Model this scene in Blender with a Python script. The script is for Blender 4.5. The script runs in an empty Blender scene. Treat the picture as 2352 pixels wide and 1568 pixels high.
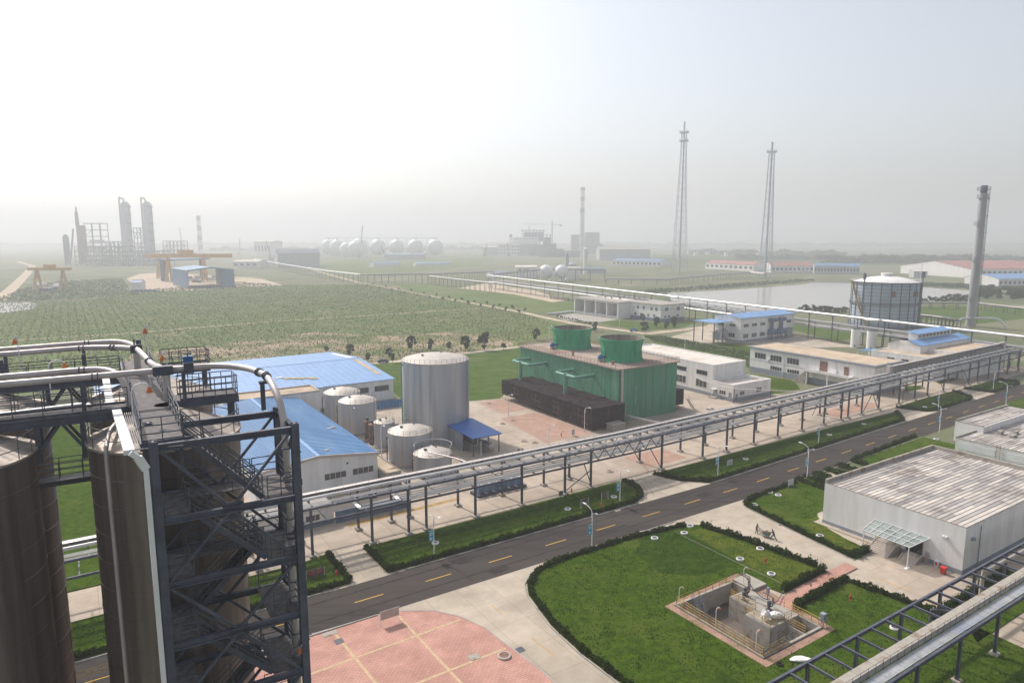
import bpy, math, random
import numpy as np
from mathutils import Vector, Matrix
random.seed(7); rng = np.random.default_rng(7)
sc = bpy.context.scene
C = sc.collection
R = math.radians

# ------------------------------------------------------------------ camera, sky, sun, exposure
H = 48.0; FPX = 1568.0; PITCH = R(8.572)
cd = bpy.data.cameras.new('camera'); cam = bpy.data.objects.new('camera', cd); C.objects.link(cam)
cd.lens = 24.0; cd.sensor_width = 36.0; cd.clip_start = 0.5; cd.clip_end = 20000
cam.location = (0, 0, H); cam.rotation_euler = (R(90) - PITCH, 0, 0)
sc.camera = cam
SUN_EL = R(44); SUN_AZ = R(133)          # direction towards the sun, counted from +X
w = bpy.data.worlds.new('World'); sc.world = w; w.use_nodes = True
nt = w.node_tree; nt.nodes.clear()
sky = nt.nodes.new('ShaderNodeTexSky'); sky.sky_type = 'NISHITA'; sky.sun_disc = False
sky.sun_elevation = SUN_EL; sky.sun_rotation = R(90) - SUN_AZ
sky.air_density = 1.0; sky.dust_density = 3.0; sky.ozone_density = 0.6; sky.altitude = 0
bg = nt.nodes.new('ShaderNodeBackground'); bg.inputs['Strength'].default_value = 0.14
wo = nt.nodes.new('ShaderNodeOutputWorld')
hs = nt.nodes.new('ShaderNodeHueSaturation'); hs.inputs['Saturation'].default_value = .5     # hazy, whitened sky
nt.links.new(sky.outputs[0], hs.inputs['Color']); nt.links.new(hs.outputs[0], bg.inputs[0]); nt.links.new(bg.outputs[0], wo.inputs[0])
sl = bpy.data.lights.new('sun', 'SUN'); sl.energy = 3.5; sl.angle = R(2.0); sl.color = (1.0, .935, .86)
sun = bpy.data.objects.new('sun', sl); C.objects.link(sun)
sd = Vector((math.cos(SUN_AZ) * math.cos(SUN_EL), math.sin(SUN_AZ) * math.cos(SUN_EL), math.sin(SUN_EL)))
sun.rotation_euler = sd.to_track_quat('Z', 'Y').to_euler(); sun.location = sd * 300
vs = sc.view_settings; vs.view_transform = 'Standard'; vs.look = 'None'; vs.gamma = 1; vs.exposure = 0.38
sc.render.engine = 'CYCLES'
cy = sc.cycles; cy.use_denoising = True; cy.max_bounces = 6; cy.volume_bounces = 3
cy.transparent_max_bounces = 8; cy.adaptive_threshold = 0.02

# ------------------------------------------------------------------ helpers
KK = 2352 / 4096
TL = dict(A=(0,1300,1.8816),B=(0,1900,1.8816),C=(1200,1300,2.6129),D=(1900,1250,2.6133),E=(2200,1050,2.352),F=(3096,1050,2.352),
 G=(2500,1650,1.4505),H=(1150,1650,1.4503),I=(0,750,2.1382),J=(1000,850,2.1382),K=(1900,700,3.1357),L=(2500,450,2.24),
 M=(2650,2250,3.36),N=(2980,2060,3.2667),O=(3250,1600,2.7801),P=(0,1300,3.1359),R=(500,1300,3.1365),S=(950,1850,2.4758),
 T=(1900,1650,2.7671),U=(1850,850,3.4846),V=(3300,700,2.8505),W=(550,1750,2.8507),X=(0,0,KK))
def P(x, y, z=0.0):                       # survey: the point of height z seen at a place in the photograph
    cx = (x - 1176) / FPX; c_y = -(y - 784) / FPX
    d = (cx, math.cos(PITCH) + c_y * math.sin(PITCH), -math.sin(PITCH) + c_y * math.cos(PITCH))
    t = (z - H) / d[2]
    return Vector((d[0] * t, d[1] * t, z))
def Z(t, x, y, z=0.0):
    a = TL[t]; return P((a[0] + x / a[2]) * KK, (a[1] + y / a[2]) * KK, z)
CA, SA = math.cos(R(33)), math.sin(R(33))
def W(u, v, z=0.0): return Vector((u * CA - v * SA, u * SA + v * CA, z))      # site grid: u along the road
def UV(p): return (p.x * CA + p.y * SA, -p.x * SA + p.y * CA)
def FR(u, v, z=0.0, ang=33): return Matrix.Translation(W(u, v, z)) @ Matrix.Rotation(R(ang), 4, 'Z')

class MB:
    def __init__(s, F=None): s.v = []; s.f = []; s.F = F
    def add(s, vs, fs):
        n = len(s.v)
        if s.F is not None: vs = [s.F @ Vector(p) for p in vs]
        s.v += [tuple(p) for p in vs]; s.f += [tuple(i + n for i in f) for f in fs]; return s
    def box(s, c, d, rz=0):
        hx, hy, hz = d[0] / 2, d[1] / 2, d[2] / 2; c = Vector(c); q = Matrix.Rotation(rz, 3, 'Z')
        vs = [c + q @ Vector((x * hx, y * hy, z * hz)) for z in (-1, 1) for x, y in ((-1, -1), (1, -1), (1, 1), (-1, 1))]
        return s.add(vs, [(3, 2, 1, 0), (4, 5, 6, 7), (0, 1, 5, 4), (1, 2, 6, 5), (2, 3, 7, 6), (3, 0, 4, 7)])
    def bx(s, x0, x1, y0, y1, z0, z1): return s.box(((x0 + x1) / 2, (y0 + y1) / 2, (z0 + z1) / 2), (x1 - x0, y1 - y0, z1 - z0))
    def bar(s, a, b, wd, ht=None):
        a = Vector(a); b = Vector(b); ht = ht or wd; d = (b - a).normalized()
        up = Vector((0, 0, 1)) if abs(d.z) < .98 else Vector((SA, -CA, 0))
        x = d.cross(up).normalized() * wd / 2; y = x.cross(d).normalized() * ht / 2
        vs = [p + i * x + j * y for p in (a, b) for i, j in ((-1, -1), (1, -1), (1, 1), (-1, 1))]
        return s.add(vs, [(3, 2, 1, 0), (4, 5, 6, 7), (0, 1, 5, 4), (1, 2, 6, 5), (2, 3, 7, 6), (3, 0, 4, 7)])
    def ibeam(s, a, b, wd, ht):            # I section: two flanges and a web
        a = Vector(a); b = Vector(b); d = (b - a).normalized()
        up = Vector((0, 0, 1)) if abs(d.z) < .98 else Vector((SA, -CA, 0))
        x = d.cross(up).normalized(); y = x.cross(d).normalized(); o = y * (ht / 2 - .03)
        if abs(d.z) < .98:
            s.bar(a + o, b + o, wd, .06); s.bar(a - o, b - o, wd, .06); s.bar(a, b, wd * .18, ht - .12)
        else:
            s.bar(a + o, b + o, wd, .06); s.bar(a - o, b - o, wd, .06); s.bar(a, b, wd * .25, ht - .12)
        return s
    def tube(s, pts, r, n=8, cap=True):
        pts = [Vector(p) for p in pts]; rs = r if isinstance(r, (list, tuple)) else [r] * len(pts)
        vs = []; m = len(pts); ref = None
        for i, p in enumerate(pts):
            d = (pts[min(i + 1, m - 1)] - pts[max(i - 1, 0)]).normalized()
            if ref is None: ref = Vector((0, 0, 1)) if abs(d.z) < .9 else Vector((1, 0, 0))
            x = d.cross(ref).normalized(); y = d.cross(x).normalized(); ref = x.cross(d)
            vs += [p + rs[i] * (math.cos(2 * math.pi * k / n) * x + math.sin(2 * math.pi * k / n) * y) for k in range(n)]
        fs = [(i * n + k, i * n + (k + 1) % n, (i + 1) * n + (k + 1) % n, (i + 1) * n + k) for i in range(m - 1) for k in range(n)]
        if cap: fs += [tuple(range(n)), tuple(range(m * n - 1, (m - 1) * n - 1, -1))]
        return s.add(vs, fs)
    def lathe(s, c, prof, n=32, cap0=False, cap1=False, a0=0, a1=None):
        c = Vector(c); m = len(prof); full = a1 is None; a1 = a0 + 2 * math.pi if full else a1
        nn = n if full else n + 1
        vs = [c + Vector((r * math.cos(a0 + (a1 - a0) * k / n), r * math.sin(a0 + (a1 - a0) * k / n), z)) for r, z in prof for k in range(nn)]
        fs = [(i * nn + k, i * nn + (k + 1) % nn, (i + 1) * nn + (k + 1) % nn, (i + 1) * nn + k) for i in range(m - 1) for k in range(n)]
        if cap0: fs.append(tuple(range(nn - 1, -1, -1)))
        if cap1: fs.append(tuple(range((m - 1) * nn, m * nn)))
        return s.add(vs, fs)
    def prism(s, poly, z0, z1):
        n = len(poly); vs = [(p[0], p[1], z0) for p in poly] + [(p[0], p[1], z1) for p in poly]
        ar = sum(poly[i][0] * poly[(i + 1) % n][1] - poly[(i + 1) % n][0] * poly[i][1] for i in range(n))
        fs = [(i, (i + 1) % n, n + (i + 1) % n, n + i) for i in range(n)] + [tuple(range(n, 2 * n)), tuple(range(n - 1, -1, -1))]
        if ar < 0: fs = [f[::-1] for f in fs]
        return s.add(vs, fs)
    def ring(s, c, r, tr, n=32, m=6, a0=0, a1=None):
        c = Vector(c); full = a1 is None; e = 2 * math.pi if full else a1 - a0
        pts = [c + Vector((r * math.cos(a0 + e * k / n), r * math.sin(a0 + e * k / n), 0)) for k in range(n + 1)]
        return s.tube(pts, tr, m, not full)
    def quad(s, *p): return s.add(p, [tuple(range(len(p)))])
    def rail(s, pts, h=1.1, mids=2, step=1.5, r=.025, close=False, kick=0):
        pts = [Vector(p) for p in pts]
        if close: pts.append(pts[0])
        for a, b in zip(pts, pts[1:]):
            L = (b - a).length; k = max(1, round(L / step))
            for j in range(mids + 1):
                z = Vector((0, 0, h * (j + 1) / (mids + 1))); s.tube([a + z, b + z], r, 4)
            for i in range(k + 1):
                p = a.lerp(b, i / k); s.tube([p, p + Vector((0, 0, h))], r, 4)
            if kick: s.bar(a + Vector((0, 0, kick / 2)), b + Vector((0, 0, kick / 2)), .015, kick)
        return s
    def sphere(s, c, r, n=24, m=14, zs=1.0, a=1.0):
        return s.lathe(c, [(r * max(math.sin(math.pi * i / m), .001), -r * zs * math.cos(math.pi * i / m)) for i in range(m + 1)], n)

def place(o, parent):
    C.objects.link(o)
    if parent is not None: o.parent = parent
    return o
SMOOTH = {}
def build(name, mb, mat, parent=None, smooth=False, loc=None):
    me = bpy.data.meshes.new(name)
    if parent is not None: inv = WM[parent.name].inverted()
    else: inv = Matrix.Translation(-Vector(loc)) if loc is not None else None
    vs = mb.v if inv is None else [tuple(inv @ Vector(p)) for p in mb.v]
    me.from_pydata(vs, [], mb.f); me.materials.append(mat); me.update()
    if smooth:
        me.polygons.foreach_set('use_smooth', [True] * len(me.polygons))
        try: me.set_sharp_from_angle(angle=R(38))
        except Exception: pass
    o = bpy.data.objects.new(name, me); place(o, parent)
    if parent is None and loc is not None: o.location = loc
    WM[o.name] = (WM[parent.name] if parent is not None else (Matrix.Translation(Vector(loc)) if loc is not None else Matrix.Identity(4)))
    return o
WM = {}
def bulk(name, vs, fs, mat):               # numpy mesh, faces all of one size
    me = bpy.data.meshes.new(name); k = fs.shape[1]
    me.vertices.add(len(vs)); me.vertices.foreach_set('co', vs.astype(np.float32).ravel())
    me.loops.add(fs.size); me.loops.foreach_set('vertex_index', fs.astype(np.int32).ravel())
    me.polygons.add(len(fs)); me.polygons.foreach_set('loop_start', np.arange(0, fs.size, k, dtype=np.int32))
    me.materials.append(mat); me.update(calc_edges=True); me.validate()
    return me
def tag(o, label=None, cat=None, group=None, kind=None):
    if label: o['label'] = label
    if cat: o['category'] = cat
    if group: o['group'] = group
    if kind: o['kind'] = kind
    return o
def thing(name, label, cat, F=None, group=None):
    o = bpy.data.objects.new(name, None); C.objects.link(o); o.empty_display_size = .3
    if F is None: F = Matrix.Identity(4)
    elif isinstance(F, Vector): F = Matrix.Translation(F)
    o.matrix_world = F; o.location = F.to_translation(); o.rotation_euler = F.to_euler()
    WM[o.name] = F.copy()
    return tag(o, label, cat, group)
def struct(name, mb, mat, smooth=False):
    o = build(name, mb, mat, None, smooth); o['kind'] = 'structure'; return o
def dup(root, loc=None, rz=None, label=None, scale=None):
    def cp(o, par):
        c = o.copy(); C.objects.link(c)
        if par is not None: c.parent = par
        for ch in o.children: cp(ch, c)
        return c
    c = cp(root, None)
    if loc is not None: c.location = loc
    if rz is not None: c.rotation_euler = (0, 0, rz)
    if scale is not None: c.scale = (scale,) * 3 if isinstance(scale, (int, float)) else scale
    if label: c['label'] = label
    return c

# ------------------------------------------------------------------ materials
def mat(name, c, r=.75, m=0.0, v=.12, s=.5, st=(1, 1, 1), b=0.0, bs=None, c2=None, lo=.38, hi=.62, c3=None, s3=.07, lo3=.5, hi3=.62, wave=None, spec=None, alpha=None, rot=0):
    M = bpy.data.materials.new(name); M.use_nodes = True; n = M.node_tree.nodes; l = M.node_tree.links
    bs_ = n['Principled BSDF']; tc = n.new('ShaderNodeTexCoord'); mp = n.new('ShaderNodeMapping')
    mp.inputs['Scale'].default_value = st; mp.inputs['Rotation'].default_value = (0, 0, rot)
    l.new(tc.outputs['Object'], mp.inputs[0])
    def noise(sc_, det=5):
        k = n.new('ShaderNodeTexNoise'); k.inputs['Scale'].default_value = sc_; k.inputs['Detail'].default_value = det
        k.inputs['Roughness'].default_value = .62; l.new(mp.outputs[0], k.inputs['Vector']); return k
    def rng_(src, a, z):
        k = n.new('ShaderNodeMapRange'); k.inputs[1].default_value = a; k.inputs[2].default_value = z; l.new(src, k.inputs[0]); return k.outputs[0]
    def mix(f, a, z):
        k = n.new('ShaderNodeMix'); k.data_type = 'RGBA'; l.new(f, k.inputs[0])
        for q, i in ((a, 6), (z, 7)):
            if hasattr(q, 'links'): l.new(q, k.inputs[i])
            else: k.inputs[i].default_value = (*q, 1)
        return k.outputs[2]
    A = tuple(x * (1 - v) for x in c) if c2 is None else c; B = tuple(min(x * (1 + v), 1) for x in c) if c2 is None else c2
    col = mix(rng_(noise(s).outputs[0], lo, hi), A, B)
    if c3 is not None: col = mix(rng_(noise(s3, 6).outputs[0], lo3, hi3), col, c3)
    l.new(col, bs_.inputs['Base Color'])
    bs_.inputs['Roughness'].default_value = r; bs_.inputs['Metallic'].default_value = m
    bs_.inputs['Specular IOR Level'].default_value = spec if spec is not None else (0.0 if r >= .9 else .12 if r >= .7 else .35)
    hgt = None
    if b: hgt = noise(bs or s * 8, 4).outputs[0]
    if wave:
        ax, per = wave; sx = n.new('ShaderNodeSeparateXYZ'); l.new(tc.outputs['Object'], sx.inputs[0])
        k1 = n.new('ShaderNodeMath'); k1.operation = 'MULTIPLY'; k1.inputs[1].default_value = 2 * math.pi / per; l.new(sx.outputs[ax], k1.inputs[0])
        k2 = n.new('ShaderNodeMath'); k2.operation = 'SINE'; l.new(k1.outputs[0], k2.inputs[0]); hgt = k2.outputs[0]; b = b or .15
    if hgt is not None:
        bp = n.new('ShaderNodeBump'); bp.inputs['Strength'].default_value = b; bp.inputs['Distance'].default_value = .08
        l.new(hgt, bp.inputs['Height']); l.new(bp.outputs[0], bs_.inputs['Normal'])
    if alpha is not None: bs_.inputs['Alpha'].default_value = alpha
    return M
def slabs(name, c, rot, bw, bh, mort=.012, cm=None, v=.06, stain=None, s=.05, off=0.0):   # jointed paving in the site grid
    M = mat(name, c, .85, v=v, s=.35, c3=stain, s3=s, lo3=.47, hi3=.74, rot=-rot); n = M.node_tree.nodes; l = M.node_tree.links
    bs_ = n['Principled BSDF']; src = bs_.inputs['Base Color'].links[0].from_socket
    mp = [k for k in n if k.type == 'MAPPING'][0]
    br = n.new('ShaderNodeTexBrick'); br.offset = off; br.inputs['Scale'].default_value = 1
    br.inputs['Brick Width'].default_value = bw; br.inputs['Row Height'].default_value = bh; br.inputs['Mortar Size'].default_value = mort
    br.inputs['Color1'].default_value = (1, 1, 1, 1); br.inputs['Color2'].default_value = (.86, .87, .88, 1); br.inputs['Mortar'].default_value = (*(cm or (.45, .42, .4)), 1)
    br.inputs['Bias'].default_value = -.3
    l.new(mp.outputs[0], br.inputs['Vector'])
    k = n.new('ShaderNodeMix'); k.data_type = 'RGBA'; k.blend_type = 'MULTIPLY'; k.inputs[0].default_value = 1
    l.new(src, k.inputs[6]); l.new(br.outputs[0], k.inputs[7]); l.new(k.outputs[2], bs_.inputs['Base Color'])
    return M
m = {}
m['terrain'] = mat('terrain', (.115, .135, .075), .95, s=.012, c2=(.18, .18, .115), c3=(.30, .27, .21), s3=.02, lo3=.56, hi3=.72, b=.3, bs=.6)
m['field'] = mat('field', (.12, .16, .06), .95, s=.05, c2=(.15, .175, .075), lo=.35, hi=.65, c3=(.30, .25, .17), s3=.03, lo3=.58, hi3=.76, b=.5, bs=.5)
m['field2'] = mat('field2', (.095, .135, .045), .95, s=.03, c2=(.13, .165, .065), c3=(.20, .19, .11), s3=.02, lo3=.55, hi3=.7, b=.4, bs=.6)
m['bare'] = mat('bare', (.12, .15, .055), .95, s=.06, c2=(.16, .17, .08), c3=(.36, .28, .20), s3=.05, lo3=.42, hi3=.6, b=.5, bs=.5, st=(1, 1, 1))
m['dirt'] = mat('dirt', (.48, .39, .30), .95, s=.15, v=.15, c3=(.2, .2, .11), s3=.1, lo3=.6, hi3=.7)
m['asphalt'] = mat('asphalt', (.060, .053, .050), .9, s=.9, v=.16, st=(.06, 1, 1), rot=-R(33), c3=(.078, .068, .063), s3=.06, b=.15, bs=9)
m['patch'] = mat('patch', (.046, .041, .040), .9, s=.8, v=.2, b=.15, bs=9)
m['mark'] = mat('mark', (.27, .235, .205), .9, s=.8, v=.15)
m['concrete'] = slabs('concrete', (.44, .365, .295), R(33), 5.2, 5.0, .035, (.62, .58, .54), .09, (.30, .25, .205), .055)
m['concrete2'] = slabs('concrete2', (.45, .385, .31), R(33), 4.6, 5.6, .03, (.72, .68, .63), .09, (.31, .26, .205), .08)
m['pavers'] = slabs('pavers', (.50, .285, .235), R(33), .62, .31, .03, (.66, .62, .58), .12, (.40, .21, .17), .12, .5)
m['pavers_old'] = slabs('pavers_old', (.42, .27, .215), R(33), .5, .25, .02, (.7, .68, .62), .1, (.36, .25, .2), .1, .5)
m['pavers_pit'] = slabs('pavers_pit', (.40, .25, .20), R(33), .5, .25, .03, (.6, .58, .5), .12, (.11, .13, .04), .5, .5)
m['yellow_pav'] = mat('yellow_pav', (.50, .37, .24), .9, s=2, v=.12)
m['lawn'] = mat('lawn', (.026, .054, .005), .95, s=.9, c2=(.066, .108, .011), lo=.32, hi=.68, c3=(.078, .105, .018), s3=.11, lo3=.5, hi3=.66, b=.9, bs=5)
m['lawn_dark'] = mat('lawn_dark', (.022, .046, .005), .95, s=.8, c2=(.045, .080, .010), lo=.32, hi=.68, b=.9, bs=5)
m['lawn_yellow'] = mat('lawn_yellow', (.060, .085, .010), .95, s=.8, c2=(.110, .128, .020), lo=.32, hi=.68, c3=(.045, .075, .01), s3=.25, b=.9, bs=5)
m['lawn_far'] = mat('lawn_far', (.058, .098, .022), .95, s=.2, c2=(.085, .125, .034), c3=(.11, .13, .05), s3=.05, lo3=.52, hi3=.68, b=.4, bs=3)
m['grass'] = mat('grass', (.034, .070, .006), .9, s=.4, c2=(.062, .102, .012), lo=.3, hi=.7)
m['hedge'] = mat('hedge', (.022, .043, .006), .9, s=1.6, c2=(.048, .078, .014), lo=.35, hi=.65)
m['leaf'] = mat('leaf', (.036, .062, .022), .9, s=.8, c2=(.068, .10, .038))
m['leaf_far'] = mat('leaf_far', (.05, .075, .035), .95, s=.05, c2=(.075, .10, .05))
m['trunk'] = mat('trunk', (.09, .07, .05), .95, s=3)
m['water'] = mat('water', (.30, .28, .25), .12, s=.02, v=.03, b=.04, bs=.6, spec=.5)
m['kerb'] = mat('kerb', (.36, .34, .32), .9, s=.6)
m['line'] = mat('line', (.56, .33, .06), .8, s=1.2, c2=(.40, .25, .08), lo=.45, hi=.8)
m['yellow_band'] = mat('yellow_band', (.36, .235, .09), .85, s=.8, v=.2)
m['steel'] = mat('steel', (.082, .088, .118), .55, s=.7, v=.22, b=.05, bs=4)
m['steel_dk'] = mat('steel_dk', (.07, .078, .10), .6, s=.8, v=.2)
m['rail'] = mat('rail', (.10, .107, .13), .55, s=1.5, v=.25)
m['grate'] = mat('grate', (.13, .122, .122), .7, s=3, v=.25)
m['silo'] = mat('silo', (.20, .165, .155), .45, .5, s=.35, v=.28, st=(2.5, 2.5, .12), b=.05, bs=.8)
m['silo_roof'] = mat('silo_roof', (.44, .38, .33), .6, .25, s=.6, v=.25, c3=(.22, .17, .13), s3=.35, lo3=.55, hi3=.7)
m['clad'] = mat('clad', (.50, .455, .44), .5, .45, s=.5, v=.1, st=(1, 1, 1))
m['clad_l'] = mat('clad_l', (.60, .585, .575), .5, .3, s=.4, v=.1)
m['bright'] = mat('bright', (.68, .68, .68), .38, .6, s=.3, v=.06)
m['galv'] = mat('galv', (.47, .47, .475), .5, .45, s=.4, v=.2, st=(1.7, 1.7, .08), c3=(.34, .37, .43), s3=.10, lo3=.47, hi3=.62)
m['tank_roof'] = mat('tank_roof', (.46, .415, .375), .55, .2, s=.7, v=.1, c3=(.42, .36, .30), s3=.3, lo3=.58, hi3=.75)
m['white'] = mat('white', (.74, .725, .71), .75, s=.5, v=.06, st=(1.4, 1.4, .14), c3=(.64, .615, .585), s3=.42, lo3=.5, hi3=.78)
m['white2'] = mat('white2', (.74, .74, .74), .6, s=.4, v=.04)
m['greywall'] = mat('greywall', (.42, .43, .45), .8, s=.3, v=.08)
m['clad2'] = mat('clad2', (.34, .34, .36), .55, .3, s=.3, v=.15)
m['plinth'] = mat('plinth', (.26, .28, .32), .85, s=.5, v=.08)
m['blue_pl'] = mat('blue_pl', (.13, .18, .26), .8, s=.5, v=.1)
m['tan_roof'] = mat('tan_roof', (.50, .40, .30), .9, s=.3, v=.1, c3=(.36, .29, .22), s3=.12, lo3=.5, hi3=.7)
m['white_roof'] = mat('white_roof', (.62, .57, .52), .85, s=.3, v=.06, c3=(.46, .38, .30), s3=.12, lo3=.52, hi3=.72)
m['grey_roof'] = mat('grey_roof', (.36, .34, .31), .9, s=.4, v=.12)
m['blue_roof'] = mat('blue_roof', (.045, .165, .36), .6, s=.3, v=.09, st=(1, .2, 1), c3=(.09, .21, .38), s3=.3, lo3=.46, hi3=.7)
m['blue_roof2'] = mat('blue_roof2', (.14, .28, .52), .42, s=.3, v=.06, spec=.5)
m['blue_dk'] = mat('blue_dk', (.03, .13, .42), .5, s=.5, v=.08)
m['red_roof'] = mat('red_roof', (.36, .17, .15), .7, s=.2, v=.1)
m['glass'] = mat('glass', (.035, .04, .045), .15, s=1, v=.3, spec=.7)
m['dark'] = mat('dark', (.02, .02, .022), .8, s=1)
m['green'] = mat('green', (.085, .25, .155), .7, s=.4, v=.1, st=(1.6, 1.6, .09), c3=(.18, .30, .22), s3=.5, lo3=.5, hi3=.74)
m['green_frp'] = mat('green_frp', (.03, .30, .15), .45, s=.6, v=.14, st=(1, 1, .3))
m['green_in'] = mat('green_in', (.23, .20, .17), .9, s=.7, v=.2, st=(1, 1, .2))
m['green_pipe'] = mat('green_pipe', (.13, .30, .23), .55, s=.6, v=.12)
m['deck'] = mat('deck', (.38, .31, .27), .9, s=.3, v=.12, c3=(.26, .18, .15), s3=.15, lo3=.5, hi3=.7)
m['rust'] = mat('rust', (.22, .13, .10), .8, s=1, v=.2)
m['brown'] = mat('brown', (.13, .095, .085), .6, .2, s=1, v=.3, c3=(.28, .25, .22), s3=.8)
m['motor'] = mat('motor', (.03, .13, .33), .45, s=2)
m['vyellow'] = mat('vyellow', (.44, .29, .06), .6, s=2, v=.2, c3=(.25, .13, .05), s3=.8)
m['red'] = mat('red', (.55, .04, .03), .5, s=2)
m['cast'] = mat('cast', (.38, .35, .31), .9, s=.5, v=.14, c3=(.25, .2, .16), s3=.5)
m['wet'] = mat('wet', (.12, .10, .085), .6, s=.3, v=.25)
m['lampw'] = mat('lampw', (.72, .73, .75), .5, s=2, v=.03)
m['orange'] = mat('orange', (.55, .17, .05), .5, s=3)
m['banner'] = mat('banner', (.03, .22, .45), .6, s=.9, c2=(.06, .45, .60))
m['bag'] = mat('bag', (.74, .72, .70), .7, s=2, v=.1)
m['gas'] = mat('gas', (.36, .42, .50), .55, .15, s=.25, v=.09, st=(1, 1, .4))
m['stack'] = mat('stack', (.34, .335, .345), .6, .2, s=.3, v=.12, st=(1, 1, .15))
m['sph'] = mat('sph', (.78, .78, .78), .4, s=.1, v=.02)
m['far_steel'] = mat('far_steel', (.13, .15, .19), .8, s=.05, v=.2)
m['far_blue'] = mat('far_blue', (.10, .20, .34), .6, s=.05, v=.08)
m['far_orange'] = mat('far_orange', (.55, .33, .14), .7, s=.1)
m['lattice'] = mat('lattice', (.40, .45, .50), .5, .3, s=.1, v=.1)
m['cloth'] = mat('cloth', (.09, .10, .12), .9, s=4); m['cloth2'] = mat('cloth2', (.16, .15, .13), .9, s=4)
m['skin'] = mat('skin', (.42, .26, .18), .7, s=5); m['hair'] = mat('hair', (.02, .017, .015), .7, s=5)
m['net'] = mat('net', (.035, .028, .03), .95, s=.9, v=.3, b=.5, bs=3)
m['tan'] = mat('tan', (.46, .40, .36), .8, s=.8, v=.08)
m['glaze'] = mat('glaze', (.36, .42, .39), .2, s=.6, v=.1, alpha=.5, spec=.3)
def leafy(k, f=.45):
    M = m[k]; n = M.node_tree.nodes; l = M.node_tree.links; b_ = n['Principled BSDF']; t = n.new('ShaderNodeBsdfTranslucent'); x = n.new('ShaderNodeMixShader'); x.inputs[0].default_value = f
    l.new(b_.inputs['Base Color'].links[0].from_socket, t.inputs[0]); l.new(b_.outputs[0], x.inputs[1]); l.new(t.outputs[0], x.inputs[2]); l.new(x.outputs[0], n['Material Output'].inputs[0])
for k in ('grass', 'hedge', 'leaf', 'leaf_far'): leafy(k)
def roofpanels():
    M = mat('roofpanels', (.51, .49, .47), .85, v=.10, s=.3, c3=(.21, .19, .18), s3=.22, lo3=.5, hi3=.72); n = M.node_tree.nodes; l = M.node_tree.links
    bs_ = n['Principled BSDF']; src = bs_.inputs['Base Color'].links[0].from_socket; mp = [k for k in n if k.type == 'MAPPING'][0]
    br = n.new('ShaderNodeTexBrick'); br.offset = .37; br.inputs['Scale'].default_value = 1; br.inputs['Brick Width'].default_value = 6.1
    br.inputs['Row Height'].default_value = .74; br.inputs['Mortar Size'].default_value = .03; br.inputs['Bias'].default_value = .05
    br.inputs['Color1'].default_value = (1.18, 1.13, 1.06, 1); br.inputs['Color2'].default_value = (.56, .57, .59, 1); br.inputs['Mortar'].default_value = (.30, .24, .21, 1)
    l.new(mp.outputs[0], br.inputs['Vector'])
    k = n.new('ShaderNodeMix'); k.data_type = 'RGBA'; k.blend_type = 'MULTIPLY'; k.inputs[0].default_value = 1
    l.new(src, k.inputs[6]); l.new(br.outputs[0], k.inputs[7]); l.new(k.outputs[2], bs_.inputs['Base Color']); return M
m['roofpanels'] = roofpanels()

# ------------------------------------------------------------------ the setting: ground, roads, lawns, water
def sheet(name, pts, z, mt, world=False):
    b = MB(); b.quad(*[(p[0], p[1], z) for p in pts])
    o = struct(name, b, mt)
    if o.data.polygons[0].normal.z < 0: o.data.flip_normals()
    return o
def uvp(*l): return [W(u, v) for u, v in l]
# the round sump is cut out of the terrain where the pit lies
PIT = (63.7, 75.2, 44.9, 58.7)
def holed(name, z, mt, big=None):
    bb = MB(); c = [W(PIT[0], PIT[2], z), W(PIT[1], PIT[2], z), W(PIT[1], PIT[3], z), W(PIT[0], PIT[3], z)]
    for i in range(4): bb.quad(big[i], big[(i + 1) % 4], c[(i + 1) % 4], c[i])
    return bb
G0 = [W(40, 20), W(100, 20), W(100, 80), W(40, 80)]
hb = holed('x', 0, None, G0)
# terrain = big sheets with a window round the sump's neighbourhood
b = MB()
far = [Vector((-7000, -120, 0)), Vector((7000, -120, 0)), Vector((7000, 8200, 0)), Vector((-7000, 8200, 0))]
order = [G0[0], G0[1], G0[2], G0[3]]
b.quad(far[0], far[1], G0[1], G0[0]); b.quad(far[1], far[2], G0[2], G0[1]); b.quad(far[2], far[3], G0[3], G0[2]); b.quad(far[3], far[0], G0[0], G0[3])
b.add(hb.v, hb.f)
o = struct('terrain', b, m['terrain'])
# plantation and fields
sheet('plantation_field', [Z('J', 980, 612), Z('J', 1130, 625), Z('J', 2040, 815), Z('J', 2352, 862), P(1290, 735), P(1300, 760), P(1180, 797), P(1080, 812), P(851, 834), P(700, 850), P(400, 860), P(100, 900), P(-300, 960), P(-420, 760), P(-200, 700), P(100, 700), P(300, 676), P(640, 655)], .012, m['field'])
sheet('bare_field', [P(1180, 797), P(1080, 812), P(851, 834), P(700, 850), P(400, 860), P(240, 880), P(300, 815), P(500, 790), P(720, 762), P(900, 772), P(1060, 760), P(1180, 772)], .018, m['bare'])
sheet('grass_field', [Z('J', 1200, 605), Z('J', 1560, 610), Z('J', 2100, 670), Z('J', 2352, 700), P(1320, 692), P(1320, 716), P(1225, 718), Z('J', 1950, 780), Z('J', 1450, 690)], .016, m['field2'])
sheet('far_field', [P(760, 640), P(1100, 610), P(1130, 590), P(840, 590), P(700, 612)], .012, m['field2'])
sheet('far_meadow', [P(1500, 606), P(2600, 612), P(2600, 590), P(1500, 585)], .012, m['lawn_far'])
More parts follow.
